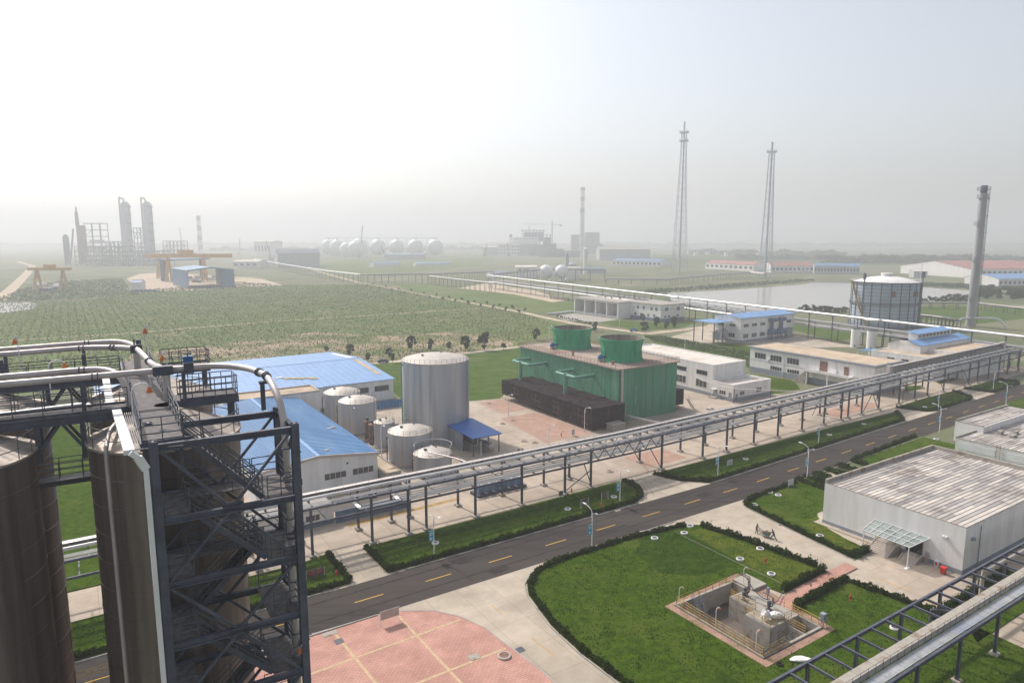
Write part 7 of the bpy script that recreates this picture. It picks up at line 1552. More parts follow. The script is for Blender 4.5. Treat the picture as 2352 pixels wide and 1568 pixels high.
pipe('thin white pipe lying across the large lawn to the footpath hedge', [Z('G', 290, 690, .3), Z('G', 610, 848, .3), Z('G', 935, 1000, .3)], .028, 'cast'); pipe('dark pipe from the end of the thin white pipe to the sump deck', [Z('G', 936, 1001, .3), W(75.6, 51.6, .5), W(73.5, 51.4, .8)], .06, 'brown')

# ------------------------------------------------------------------ pipe rack at the lower right
r4 = thing('pipe_rack', 'raised steel frame with covered cable tray crossing the lower right corner', 'pipe rack', W(80, 34)); Z4 = 5.5
for v_, off in ((37.1, 0), (30.8, 0)):
    for u in (41, 50, 59.5, 69, 78, 87, 96, 105, 114, 123):
        if v_ > 35 and u == 59.5: u = 60
        q = MB(); q.ibeam(W(u, v_, .3), W(u, v_, Z4 - .02), .32, .32); o = build('post', q, m['steel'], r4); q = MB(); q.box(W(u, v_, .2), (.9, .9, .4), R(33)); build('footing', q, m['cast'], o)
    q = MB(); q.ibeam(W(38, v_, Z4 - .15), W(130, v_, Z4 - .15), .26, .42); build('long_beam', q, m['steel'], r4)
u = 39.5
while u < 130:
    q = MB(); q.ibeam(W(u, 30.9, Z4 - .12), W(u, 37, Z4 - .12), .2, .26); build('cross_beam', q, m['steel'], r4); u += 2.9
q = MB(); q.bar(W(38, 32.9, Z4 + .62), W(130, 32.9, Z4 + .62), 1.05, .06)
for k in range(32): q.bar(W(38 + 2.9 * k, 32.4, Z4 + .66), W(38 + 2.9 * k, 33.4, Z4 + .66), .04, .03)
build('tray_cover', q, m['cast'], r4)
q = MB(); q.bar(W(38, 33.4, Z4 + .3), W(130, 33.4, Z4 + .3), .06, .6); q.bar(W(38, 32.38, Z4 + .3), W(130, 32.38, Z4 + .3), .06, .6); build('tray_side', q, m['clad'], r4)
q = MB(); q.bar(W(38, 31.6, Z4 + .08), W(130, 31.6, Z4 + .08), 1.15, .05)
for k in range(60): q.bar(W(38 + 1.53 * k, 31.05, Z4 + .12), W(38 + 1.53 * k, 32.2, Z4 + .12), .03, .02)
build('walkway_plate', q, m['galv'], r4)
q = MB(); q.rail([W(38, 32.25, Z4 + .1), W(130, 32.25, Z4 + .1)], 1.0, 1, 1.35, .025); build('tray_railing', q, m['rail'], r4)
q = MB(); q.tube(smoothpath([W(84, 36.6, .3), W(84, 36.6, 3.4), W(84.3, 36.2, 3.9), W(87, 33, 4.0)], 4), .18, 12); build('branch_pipe', q, m['steel'], r4, True)
q = MB(); q.tube(smoothpath([W(98, 37, 1), W(98, 36.9, 4.6), W(99, 36.6, 5), W(110, 36.4, 5)], 4), .25, 12); build('branch_pipe', q, m['clad'], r4, True)

# ------------------------------------------------------------------ manhole collars, boards, hydrants
def collar(u, v, label, r=.58, z=.13, lid='dark'):
    c = W(u, v, z); s = thing('manhole', label, 'manhole', c); q = MB(); q.lathe(c, [(r, -.1), (r, .16), (r * .92, .22), (r * .74, .22), (r * .7, .12)], 28); build('collar', q, m['white'] if lid == 'dark' else m['tan'], s, True)
    q = MB(); q.lathe(c, [(r * .7, .1), (r * .66, .2), (.001, .22)], 24); build('lid', q, m['steel_dk'] if lid != 'old' else m['rust'], s, True)
for u, v, lb in ((76.1, 74.9, 'white-ringed manhole on the dark end of the large lawn'), (81.6, 73.7, 'white-ringed manhole at the start of the thin white pipe'), (84.5, 75.1, 'white-ringed manhole in the hedge corner of the large lawn by the road'), (87.2, 63.2, 'white-ringed manhole beside the hedge facing the cart'), (81.7, 62.6, 'white-ringed manhole half way along the thin white pipe'), (81.7, 57.1, 'white-ringed manhole near the end of the thin white pipe'), (109.1, 75.8, 'white-ringed manhole near the notice board on the hall lawn'), (101.3, 75.1, 'white-ringed manhole at the round end of the hall lawn'), (82.7, 40, 'white-ringed manhole seen through the grey frame at the lower right'), (99.3, 60.9, 'flat pale manhole in the middle of the hall lawn'), (121.6, 93.1, 'white-ringed manhole on the second grass strip, nearest the road lamp'), (154.4, 94.1, 'white-ringed manhole on the second grass strip, middle one'), (171.2, 95, 'white-ringed manhole near the far end of the second grass strip'), (172.6, 77.9, 'white-ringed manhole behind the white hall roof'), (82.5, 92, 'white-ringed manhole at the round end of the long grass strip'), (71.7, 92.1, 'tan-ringed manhole in the middle of the long grass strip'), (45.6, 92.6, 'white-ringed manhole behind the first road lamp'), (75.9, 77.4, 'pale manhole in the roadside hedge of the large lawn'), (203.5, 95.7, 'white-ringed manhole on the third grass strip'), (241.3, 96.7, 'white-ringed manhole on the fourth grass strip'), (109, 77.6, 'low round manhole beside the road near the hall notice board')): collar(u, v, lb)
collar(39, 61.7, 'round manhole with a pale collar on the red plaza', .8, .03, 'old')
for u, v, lb in ((92.5, 147, 'round manhole in the yard in front of the long netted scaffold'), (88.5, 131, 'left round manhole beside the blue shelter'), (90, 128.6, 'right round manhole beside the blue shelter'), (91.5, 103.5, 'round manhole under the trussed bay of the pipe rack'), (101, 168, 'greenish round manhole by the far end of the netted scaffold')): collar(u, v, lb, .75, .02, 'old')
def plate(u, v, a, b_, mt, label, z=.034):
    q = MB(); q.box(W(u, v, z + .02), (a, b_, .04), R(33)); tag(build('cover_plate', q, m[mt], None, False, W(u, v, z)), label, 'cover')
plate(23.9, 75.1, 1.0, 1.0, 'steel_dk', 'dark round-looking iron cover on the red plaza'); plate(36, 63.5, 1.3, 1.1, 'cast', 'pale square cover on the red plaza'); plate(41.3, 61.8, .9, .9, 'steel_dk', 'dark drain grate at the curved edge of the red plaza'); plate(23.5, 77.3, 1.8, .9, 'cast', 'pale drain inlet at the roadside corner of the plaza'); plate(98.2, 67.2, 1.1, .5, 'steel_dk', 'dark drain grate at the edge of the side road near the cart'); plate(79, 87.1, 1.2, .8, 'cast', 'pale drain slab on the road edge of the long grass strip')
def board(u, v, wd, ht, leg, ang, label, face='white2', text=False, name='notice_board'):
    F_ = FR(u, v, 0, ang); s = thing(name, label, 'notice board', F_); q = MB(F_)
    for x in (-wd / 2, wd / 2): q.tube([(x, 0, 0), (x, 0, leg + ht)], .035, 6)
    build('legs', q, m['lampw'], s); q = MB(F_); q.bx(-wd / 2 + .04, wd / 2 - .04, -.03, .03, leg, leg + ht); build('panel', q, m[face], s)
    if text:
        q = MB(F_)
        for k in range(7): x = -wd / 2 + .3 + k * (wd - .6) / 6.5; q.bx(x, x + .16, -.045, -.03, leg + ht * .35, leg + ht * .75); q.bx(x - .04, x + .2, -.045, -.03, leg + ht * .72, leg + ht * .8)
        build('lettering', q, m['red'], s)
board(30.6, 75.4, 2.5, 1.15, .8, 33, 'white notice board on two legs at the edge of the red plaza', 'tan')
board(74.7, 91.0, 1.7, 1.3, .6, 33, 'brown notice board on the long grass strip, left of two', 'brown'); board(80.1, 91.8, 1.6, 1.2, .55, 33, 'brown notice board on the long grass strip, right of two', 'brown')
board(74.1, 97.3, 1.0, .9, .5, 33, 'small dark box sign beside a rack post', 'brown'); board(115.3, 77.5, 1.6, 1.2, .3, 33, 'grey notice board on the hall lawn by the road', 'greywall'); board(115.3, 92.2, 1.6, 1.2, .2, 33, 'grey notice board on the second grass strip', 'greywall'); board(26.3, 92.1, 2.6, 1.2, .2, 33, 'brown notice board with red lettering beside the stair tower', 'brown', True); board(101.1, 128.1, .9, 1.4, .3, 33, 'small grey box sign in the yard before the netted scaffold', 'greywall')
def hydrant(u, v, label, z=.13):
    c = W(u, v, z); s = thing('hydrant', label, 'hydrant', c); q = MB(); q.lathe(c, [(.16, 0), (.16, .06), (.1, .08), (.1, .55), (.15, .58), (.13, .72), (.05, .8), (.001, .82)], 14); build('barrel', q, m['red'], s, True); q = MB(); q.tube([c + Vector((-.2, 0, .45)), c + Vector((.2, 0, .45))], .06, 8); build('outlets', q, m['red'], s, True)
hydrant(29.0, 91, 'red hydrant on the lawn beside the stair tower'); hydrant(77.4, 89.6, 'red hydrant on the long grass strip below the brown boards'); hydrant(84.4, 46.8, 'red hydrant on the lawn right of the sump'); hydrant(98.5, 129.5, 'dark red hydrant in the yard before the netted scaffold', .02); hydrant(77.6, 98.6, 'dark hydrant beside a post of the trussed rack bay', .02); hydrant(83.9, 59.8, 'brown standpipe on the yellowish lawn beyond the thin white pipe')
tag(build('bench', (lambda q: (q.bx(-1.4, 1.4, -.35, .35, .55, .62), q.bx(-1.1, -.9, -.3, .3, .03, .55), q.bx(.9, 1.1, -.3, .3, .03, .55), q)[-1])(MB(FR(32, 55.6, 0, -22))), m['galv'], None, False, W(32, 55.6)), 'pale metal bench-like table at the bottom edge of the red plaza', 'bench')

# ------------------------------------------------------------------ road lamps
def roadlamp(u, v, toward, label, h_=6.6, banner=True, short=True):
    c = W(u, v, .1); d = Vector((-SA, CA, 0)) * toward; s = thing('street_lamp', label, 'street lamp', c, 'road lamps'); up = Vector((0, 0, 1))
    q = MB(); q.tube([c, c + up * .5, c + up * h_ * .8, c + up * (h_ - .6)], [.13, .09, .075, .06], 10); build('pole', q, m['lampw'], s, True)
    q = MB(); q.tube(smoothpath([c + up * (h_ * .78), c + up * (h_ * .84) + d * .25, c + up * (h_ - .3) + d * .15, c + up * (h_ + .1) + d * .8, c + up * (h_ + .35) + d * 1.7], 4), .045, 7); q.tube([c + up * (h_ - .62), c + up * (h_ - .05) + d * .35], .04, 6)
    if short: q.tube([c + up * (h_ - .7), c + up * (h_ - .35) - d * .9], .035, 6)
    build('arm', q, m['lampw'], s, True)
    q = MB(); e = c + up * (h_ + .35) + d * 1.95; q.box(e, (.28, .7, .12), R(33)); build('lamp_head', q, m['lampw'], s)
    if short: q = MB(); q.box(c + up * (h_ - .33) - d * 1.0, (.16, .4, .1), R(33)); build('lamp_head', q, m['lampw'], s)
    if banner:
        q = MB(FR(u, v)); q.bx(-.82, -.1, -.02, .02, h_ * .42, h_ * .66); o = build('banner', q, m['banner'], s)
        q = MB(FR(u, v))
        for k in range(3): q.bx(-.7, -.22, -.03, -.021, h_ * .56 + .16 * k, h_ * .56 + .09 + .16 * k)
        q.bx(-.62, -.3, -.03, -.021, h_ * .45, h_ * .45 + .3); build('banner_print', q, m['white2'], o)
        q = MB(FR(u, v))
        for z in (h_ * .42, h_ * .66): q.bar((-.85, 0, z), (0, 0, z), .03)
        build('banner_arm', q, m['lampw'], s)
for u, v, tw, lb in ((43.4, 88.6, -1, 'road lamp with a blue banner on the long grass strip near the stair tower'), (65.0, 77.3, 1, 'road lamp with a blue banner on the corner of the large lawn'), (81.0, 88.7, -1, 'road lamp with a blue banner at the round end of the long grass strip'), (107.6, 88.9, -1, 'road lamp with a blue banner at the near end of the second grass strip'), (122.2, 78.6, 1, 'road lamp with a blue banner by the hall lawn'), (144.5, 90.6, -1, 'road lamp with a blue banner half way along the second grass strip'), (179.8, 80.6, 1, 'road lamp with a blue banner behind the second white hall'), (203.1, 91.9, -1, 'road lamp with a blue banner on the third grass strip'), (223.9, 83.4, 1, 'road lamp with a blue banner nearest the right edge, before the far bend'), (242.5, 94.2, -1, 'road lamp with a blue banner on the fourth grass strip')): roadlamp(u, v, tw, lb)
for u, v, h_, lb in ((55.5, 138.9, 7, 'white yard lamp in front of the smallest tank'), (55.7, 157.9, 7, 'white yard lamp in front of the second silver tank'), (56.5, 175.7, 6.5, 'white yard lamp before the tank by the big warehouse'), (74.1, 126.8, 4, 'short white lamp at the blue shelter'), (61.1, 127.0, 4.6, 'short white lamp before the lowest tank'), (97.8, 152.5, 6, 'white yard lamp before the far half of the netted scaffold'), (106.2, 130, 6, 'white yard lamp at the near corner of the netted scaffold'), (92.3, 126.2, 4.6, 'white yard lamp in the middle of the yard'), (119.7, 260.2, 6.5, 'white track lamp behind the tallest tank'), (151.5, 254.6, 7, 'white track lamp beside the dark roadside tree'), (188.3, 257.8, 7, 'white track lamp behind the green fan stacks'), (236.1, 262.3, 7, 'white track lamp beyond the nearer fan stack'), (226, 208, 8, 'white lamp on the verge before the workshop')): roadlamp(u, v, -1, lb, h_, False, False)

# ------------------------------------------------------------------ two workers with a loaded cart
def person(p, rot, pose, label, cl='cloth', held=False):
    F_ = Matrix.Translation(p) @ Matrix.Rotation(rot, 4, 'Z'); s = thing('person', label, 'person', F_)
    st = pose
    # joints: x forward, y left
    J = dict(pel=(0, 0, .92), che=(.05 + st * .1, 0, 1.25), nec=(.08 + st * .16, 0, 1.47), hed=(.11 + st * .2, 0, 1.60), top=(.12 + st * .2, 0, 1.70))
    ch = [('pel', 'che', .145, .165), ('che', 'nec', .165, .065), ('nec', 'hed', .06, .095), ('hed', 'top', .1, .06)]
    vs = []; es = []; rd = []; ix = {}
    def vtx(n, c, r): ix[n] = len(vs); vs.append(c); rd.append(r)
    vtx('pel', J['pel'], .145); vtx('che', J['che'], .16); vtx('nec', J['nec'], .062); vtx('hed', J['hed'], .098); vtx('top', J['top'], .075)
    es += [(0, 1), (1, 2), (2, 3), (3, 4)]
    for sg in (1, -1):
        k = sg * (st + .35)
        vtx(f'hip{sg}', (0, sg * .09, .86), .10); vtx(f'kn{sg}', (.10 + k * .22, sg * .1, .48), .07); vtx(f'an{sg}', (k * .38 - .06, sg * .1, .09), .05); vtx(f'to{sg}', (k * .38 + .12, sg * .11, .045), .045)
        es += [(0, ix[f'hip{sg}']), (ix[f'hip{sg}'], ix[f'kn{sg}']), (ix[f'kn{sg}'], ix[f'an{sg}']), (ix[f'an{sg}'], ix[f'to{sg}'])]
        c = J['che']; vtx(f'sh{sg}', (c[0] + .04, sg * .19, 1.39), .065); vtx(f'el{sg}', (c[0] + .12 + st * .2, sg * .25, 1.13), .048); vtx(f'wr{sg}', (c[0] + .36 + st * .15, sg * .22, 1.02), .036); vtx(f'ha{sg}', (c[0] + .45 + st * .15, sg * .21, 1.0), .04)
        es += [(1, ix[f'sh{sg}']), (ix[f'sh{sg}'], ix[f'el{sg}']), (ix[f'el{sg}'], ix[f'wr{sg}']), (ix[f'wr{sg}'], ix[f'ha{sg}'])]
    me = bpy.data.meshes.new('body'); me.from_pydata(vs, es, []); me.update()
    o = bpy.data.objects.new('body', me); C.objects.link(o); o.parent = s
    sk = o.modifiers.new('skin', 'SKIN'); 
    for i, d in enumerate(me.skin_vertices[0].data): d.radius = (rd[i] * 1.18, rd[i] * 1.18); d.use_root = (i == 0)
    sb = o.modifiers.new('sub', 'SUBSURF'); sb.levels = 1; sb.render_levels = 2
    me.materials.append(m[cl])
    hp = Vector(J['hed']); q = MB(F_); q.sphere(F_.inverted() @ (F_ @ (hp + Vector((.015, 0, .0)))), .105, 16, 10, 1.2); q.tube([hp + Vector((.11, 0, -.01)), hp + Vector((.135, 0, -.03))], .018, 6)
    for sg in (-1, 1): q.tube([hp + Vector((0, sg * .1, 0)), hp + Vector((-.01, sg * .12, .01))], .025, 6)
    build('head', q, m['skin'], s, True)
    q = MB(F_); q.sphere(hp + Vector((-.015, 0, .035)), .112, 16, 8, 1.08); build('hair', q, m['hair'], s, True)
    q = MB(F_)
    for sg in (1, -1):
        h = Vector(vs[ix[f'ha{sg}']]); q.box(h + Vector((.03, 0, 0)), (.09, .05, .085))
        for k in range(4): a = h + Vector((.07, (k - 1.5) * .022, .02)); q.tube([a, a + Vector((.045, 0, -.01)), a + Vector((.05, 0, -.05)), a + Vector((.02, 0, -.06 - .004 * k))], .010, 5)
        a = h + Vector((.02, -sg * .03, .02)); q.tube([a, a + Vector((.04, -sg * .03, .01)), a + Vector((.07, -sg * .02, -.01))], .011, 5)
    build('hands', q, m['skin'], s, True)
    return s
ax = (W(91.7, 67.4) - W(92.0, 64.4)).normalized(); rot = math.atan2(ax.y, ax.x)
pc = W(91.9, 65.9, .03)
person(W(91.7, 67.35, .03), rot + R(180), .0, 'worker standing at the front of the loaded cart holding its handlebar', 'cloth2'); person(W(91.95, 64.25, .03), rot, 1.0, 'worker in dark clothes leaning forward to push the loaded cart', 'cloth')
Fc = Matrix.Translation(pc) @ Matrix.Rotation(rot, 4, 'Z'); s = thing('cargo_tricycle', 'small cargo tricycle with a green tray between the two workers', 'cart', Fc)
q = MB(Fc); q.bx(-.85, .35, -.42, .42, .42, .5); q.bx(-.85, .35, -.42, -.38, .5, .78); q.bx(-.85, .35, .38, .42, .5, .78); q.bx(-.85, -.81, -.38, .38, .5, .78); q.bx(.31, .35, -.38, .38, .5, .78); build('tray', q, m['green_pipe'], s)
for x, y in ((-.3, .5), (-.3, -.5), (1.05, 0)):
    q = MB(Fc); n = 20; q.tube([(x + .32 * math.cos(2 * math.pi * k / n), y, .33 + .32 * math.sin(2 * math.pi * k / n)) for k in range(n + 1)], .025, 6)
    for k in range(6): a = math.pi * k / 6; q.tube([(x + .31 * math.cos(a), y, .33 + .31 * math.sin(a)), (x - .31 * math.cos(a), y, .33 - .31 * math.sin(a))], .006, 3)
    build('wheel', q, m['dark'], s)
q = MB(Fc)
for a, b_ in (((.35, 0, .5), (.75, 0, .85)), ((.75, 0, .85), (.9, 0, .95)), ((1.05, 0, .33), (.88, 0, 1.05)), ((.35, 0, .45), (.6, 0, .4)), ((.6, 0, .4), (.9, 0, .85)), ((.86, -.28, 1.05), (.86, .28, 1.05)), ((-.3, -.5, .33), (-.3, .5, .33)), ((.55, 0, .62), (.5, 0, .95))): q.tube([a, b_], .022, 6)
q.bx(.4, .62, -.07, .07, .93, 1.0); build('frame', q, m['rail'], s)
q = MB(Fc); rn = random.Random(4)
for k in range(70): p = Vector((rn.uniform(-.8, .3), rn.uniform(-.36, .36), 0)); p.z = .6 + .38 * (1 - (p.x + .25) ** 2 * 1.6) * rn.uniform(.4, 1); q.box(p, (rn.uniform(.1, .3), rn.uniform(.1, .25), rn.uniform(.06, .15)), rn.uniform(0, 3))
tag(build('load', q, m['rust'], None, False, pc), 'reddish brown load heaped in the cargo tricycle', 'load')

q = MB(); q.rail([Z('B', 540, 1568, .1), Z('B', 840, 1470, .1)], 1.05, 2, 1.6, .045); tag(build('safety_railing', q, m['vyellow'], None, False, Z('B', 540, 1568, .1)), 'yellow railing at the ground seen between the two front silos', 'railing')
rn = random.Random(21)
for k in range(5):                         # tyre marks curving off the drive
    pts = smoothpath([W(84.8 + k * 2.2, 88.0 + .1 * k, .033), W(88.5 + k * 1.2, 90.8, .033), W(91.2 + k * .7, 94.2, .033), W(92 + k * .7, 98.4, .033)], 4); q = MB()
    for p, r_ in zip(pts, pts[1:]): q.bar(p + Vector((0, 0, .003 * k)), r_ + Vector((0, 0, .003 * k)), .13, .002)
    o = build('tyre_mark', q, m['mark'], None); o['kind'] = 'structure'
def heap(label, u, v, n, mk, sc_=1.0, name='material_pile', cat='pile'):
    q = MB(); r3 = random.Random(int(u * 10)); c = W(u, v, .03)
    for k in range(n): q.box(c + Vector((r3.uniform(-1, 1) * sc_, r3.uniform(-.7, .7) * sc_, .12 + .1 * (k % 3))), (r3.uniform(.3, 1.1) * sc_, r3.uniform(.15, .5) * sc_, .12), r3.uniform(0, 3))
    tag(build(name, q, m[mk], None, False, c), label, cat)
heap('low pile of grey scrap on the yard right of the green tower', 150, 128, 10, 'greywall'); heap('scattered boards on the yard before the white annex', 154, 124, 8, 'tan'); heap('small rusty pile beside the netted scaffold end', 110, 124, 7, 'rust'); heap('small pale debris heap in the middle of the yard', 96.5, 148, 6, 'cast', .6); heap('dark hatch clutter beside the blue shelter corner', 84, 125.5, 6, 'steel_dk', .8)

# ------------------------------------------------------------------ trees, saplings, shrubs
def treemesh(h, cr, seed, N, leaf, trunk_h=.3, base=.0, mt='leaf'):
    global rng
    sv = rng; rng = np.random.default_rng(seed); rn = random.Random(seed)
    q = MB(); q.tube([(0, 0, 0), (.03 * h * rn.uniform(-.5, .5), 0, h * .35), (.02 * h, .01 * h, h * .75)], [h * .022, h * .015, h * .006], 7)
    ctr = []
    for k in range(9):
        a = rn.uniform(0, 6.28); z = h * rn.uniform(trunk_h + .1, .88); rr = cr * rn.uniform(.25, .8) * (1 - abs(z / h - .58) * .9); p = (rr * math.cos(a), rr * math.sin(a), z); ctr.append((p, cr * rn.uniform(.28, .52)))
        q.tube([(0, 0, z - h * .14), (p[0] * .5, p[1] * .5, z - h * .05), p], [h * .009, h * .006, h * .003], 5)
    ctr.append(((0, 0, h * .86), cr * .4))
    cs = []
    for p, r in ctr:
        n = int(N * r * r / sum(x[1] ** 2 for x in ctr)); d = rng.normal(0, 1, (n, 3)); d /= np.linalg.norm(d, axis=1)[:, None]; d *= (rng.uniform(.35, 1.0, n) ** .6)[:, None]; d[:, 2] *= .85; cs.append(np.array(p) + d * r)
    cen = np.concatenate(cs); vs, fs = leaves(len(cen), cen, None, leaf); rng = sv
    tm = bpy.data.meshes.new('trunk'); tm.from_pydata(q.v, [], q.f); tm.materials.append(m['trunk']); tm.update()
    return tm, bulk('crown', vs, fs, m[mt])
KIND = [treemesh(5.2, 2.1, 1, 2600, .17, .12), treemesh(4.6, 1.5, 2, 1500, .15, .25), treemesh(5.6, 1.9, 3, 2400, .17, .12), treemesh(3.4, 1.2, 4, 1000, .14, .2), treemesh(6.5, 2.8, 5, 2400, .22, .12)]
def tree(p, k, sc_, label, rz=0, group=None, name='tree', sxy=None):
    t = thing(name, label, 'tree', Vector(p), group); t.scale = (sc_ * (sxy or 1), sc_ * (sxy or 1), sc_); t.rotation_euler = (0, 0, rz)
    for nm, me in zip(('trunk', 'crown'), KIND[k]): o = bpy.data.objects.new(nm, me); C.objects.link(o); o.parent = t
    return t
TR = [(('C', 525, 325), 0, 1.0, 'dark tree behind the peak of the pale blue roof'), (('C', 280, 300), 3, 1.0, 'small round tree behind the left part of the pale blue roof'), (('C', 712, 395), 1, .95, 'slim tree beside the parked dark car, left of it'), (('C', 930, 345), 0, .85, 'tree with thin crown right behind the parked dark car'), (('C', 968, 395), 1, .85, 'small tree on the track side just right of the parked car'), (('C', 1165, 262), 0, 1.25, 'bushy dark tree left behind the tallest tank'), (('C', 1365, 262), 0, 1.0, 'dark tree behind the middle of the tallest tank'), (('C', 1730, 262), 0, 1.25, 'dark tree right behind the tallest tank'), (('C', 1930, 262), 2, 1.45, 'tallest dark tree beside a track lamp'), (('C', 2128, 262), 3, .95, 'small round tree right of the tallest roadside tree'), (('D', 640, 290), 0, 1.1, 'wide dark tree left of the farther fan stack'), (('D', 295, 385), 3, .9, 'small round tree before the track left of the green tower'), (('D', 1260, 195), 4, .8, 'leafy bush between the two fan stacks'), (('D', 1770, 195), 4, .8, 'bushy tree on the meadow before the bay building'), (('D', 1895, 150), 0, 1.1, 'dark tree at the corner of the bay building'), (('D', 2000, 175), 0, .85, 'smaller tree right of the bay building corner'), (('D', 2080, 160), 0, 1.25, 'dark tree beside the right wing of the bay building'), (('E', 870, 555), 0, .9, 'tree before the long wall of the bay building'), (('C', 1555, 270), 3, 1.2, 'pale small tree between the trees behind the tallest tank')]
for i, (a, k, s_, lb) in enumerate(TR): tree(Z(*a), k, s_, lb, i * 1.3)
LK = ['left', 'right']
rn = random.Random(8)
for i in range(18):
    x = 240 + i * 25 + rn.uniform(-6, 6); tree(Z('F', x if i < 18 else x, 455 + i * 1.2 + rn.uniform(-4, 4)), rn.choice([0, 4, 2]), rn.uniform(.5, .85), 'tree in the row on the near lake shore left of the gas holder', rn.uniform(0, 6), 'lakeside trees left of the gas holder', sxy=1.15)
for i in range(20):
    x = 1335 + i * 26 + rn.uniform(-8, 8); tree(Z('F', x, 385 - (x - 1335) * .045 + rn.uniform(-4, 8)), rn.choice([0, 4, 2]), rn.uniform(.6, 1.0), 'tree in the row on the lake shore right of the gas holder', rn.uniform(0, 6), 'lakeside trees right of the gas holder', sxy=1.15)
for i in range(16):
    x = rn.uniform(1880, 2352); tree(Z('F', x, rn.uniform(290, 350)), 4, rn.uniform(.8, 1.3), 'bushy tree in the grove behind the grey stack at the right edge', rn.uniform(0, 6), 'grove behind the grey stack', sxy=1.3)
for i in range(26):
    s_ = i / 25; tree(Z('J', 1000 + 1352 * s_, 622 + 236 * s_ - 6) if i % 2 else Z('J', 1000 + 1352 * s_, 632 + 236 * s_ + 10), 3, rn.uniform(.7, 1.1), 'young tree along the pale dirt track across the field', rn.uniform(0, 6), 'young trees along the dirt track')
for i in range(18):
    tree(Z('E', 60 + i * 19 + rn.uniform(-5, 5), 520 + i * 4.2 + rn.uniform(-4, 4)), 3, rn.uniform(.4, .65), 'young tree in the row before the bay building forecourt', rn.uniform(0, 6), 'young trees by the forecourt')
# plantation: rows of saplings, the nearest 300 as individuals
SK = []
for sd in range(3):
    r3 = np.random.default_rng(40 + sd); n = 26; z = r3.uniform(.5, 2.1, n); cen = np.stack([r3.normal(0, .2, n) * (1.25 - z / 2.6), r3.normal(0, .2, n) * (1.25 - z / 2.6), z], 1); vs, fs = leaves(n, cen, None, .2); q = MB(); q.tube([(0, 0, 0), (0, 0, 1.5)], .035, 4)
    n0 = len(vs); qf = np.array([f for f in q.f if len(f) == 4]); SK.append(bulk('sapling', np.concatenate([vs, np.array(q.v)]), np.concatenate([fs, qf + n0]), m['leaf_far']))
fieldpoly = [UV(p) for p in (Z('J', 1000, 625), Z('J', 1140, 645), Z('J', 2030, 825), Z('J', 2330, 880), P(1265, 745), P(1170, 790), P(1080, 806), P(860, 828), P(700, 842), P(400, 852), P(100, 890), P(-150, 930), P(-300, 770), P(-100, 700), P(100, 706), P(300, 680), P(560, 668))]
gu, gv = np.meshgrid(np.arange(-350, 330, 4.2), np.arange(150, 760, 3.4)); gu = gu.ravel(); gv = gv.ravel(); keep = rng.random(len(gu)) < .80
gu = gu[keep] + rng.normal(0, .25, keep.sum()); gv = gv[keep] + rng.normal(0, .35, keep.sum()); ok = inside(gu, gv, fieldpoly); gu = gu[ok]; gv = gv[ok]
X = gu * CA - gv * SA; Y = gu * SA + gv * CA; vis = np.abs(X) < Y * .78 + 5; X, Y = X[vis], Y[vis]
px = 1176 + FPX * X / (Y * math.cos(PITCH) + H * math.sin(PITCH)); hid = (px < 700) & (Y < 255); hid |= (px > 500) & (px < 905) & (Y < 238)
X, Y = X[~hid], Y[~hid]; order = np.argsort(np.hypot(X, Y)); near, rest = order[:300], order[300:]
for i in near:
    o = bpy.data.objects.new('sapling', SK[int(i) % 3]); C.objects.link(o); o.location = (X[i], Y[i], .01); s_ = rng.uniform(.4, .8); o.scale = (s_, s_, s_); o.rotation_euler = (0, 0, rng.uniform(0, 6.28)); tag(o, 'young sapling in the planted rows nearest the plant', 'sapling', 'saplings in the nearest plantation rows')
n = len(rest); K_ = 7
z = rng.uniform(.4, 2.0, (n, K_)) * rng.uniform(.7, 1.35, (n, 1)); cx = X[rest][:, None] + rng.normal(0, .2, (n, K_)); cyy = Y[rest][:, None] + rng.normal(0, .2, (n, K_)); cen = np.stack([cx.ravel(), cyy.ravel(), z.ravel()], 1)
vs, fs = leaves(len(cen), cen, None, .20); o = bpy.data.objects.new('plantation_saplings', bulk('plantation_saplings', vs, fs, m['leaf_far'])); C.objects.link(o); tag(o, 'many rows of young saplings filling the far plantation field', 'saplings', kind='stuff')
# weeds and low scrub on the field margins
def scrub(name, label, pts, N, size, ht, mt='leaf_far', cat='scrub'):
    poly = [(p.x, p.y) for p in pts]; a = np.array(poly); lo, hi = a.min(0), a.max(0); x = rng.uniform(lo[0], hi[0], N * 3); y = rng.uniform(lo[1], hi[1], N * 3); ok = inside(x, y, poly); x, y = x[ok][:N], y[ok][:N]
    k = np.sin(x * .11 + 1.3) * np.cos(y * .09) + .6 * np.sin(x * .31 - y * .23); z = ht * rng.uniform(.1, 1, len(x)) * np.clip(.55 + .4 * k, .12, 1.1)
    vs, fs = leaves(len(x), np.stack([x, y, z], 1), None, size); o = bpy.data.objects.new(name, bulk(name, vs, fs, m[mt])); C.objects.link(o); return tag(o, label, cat, kind='stuff')
scrub('field_scrub', 'rough weeds and scrub in the plantation field', [Z('J', 980, 612), Z('J', 1130, 625), Z('J', 2340, 862), P(1290, 750), P(1180, 797), P(851, 834), P(400, 856), P(-100, 900), P(-200, 700), P(300, 676), P(640, 655)], 60000, .38, .35, 'field2')
scrub('verge_scrub', 'overgrown weeds on the verge behind the works building', [Z('E', 880, 690), Z('E', 1050, 690), Z('E', 1890, 840), Z('E', 1890, 1000), Z('E', 1700, 890), Z('E', 990, 745)], 5000, .35, .35, 'field2')
scrub('far_scrub', 'hazy scrub between the refinery and the field', [P(-20, 690), P(100, 690), P(640, 655), P(560, 648), P(300, 668), P(280, 640), P(140, 645), P(60, 660)], 6000, .8, .9, 'field2')
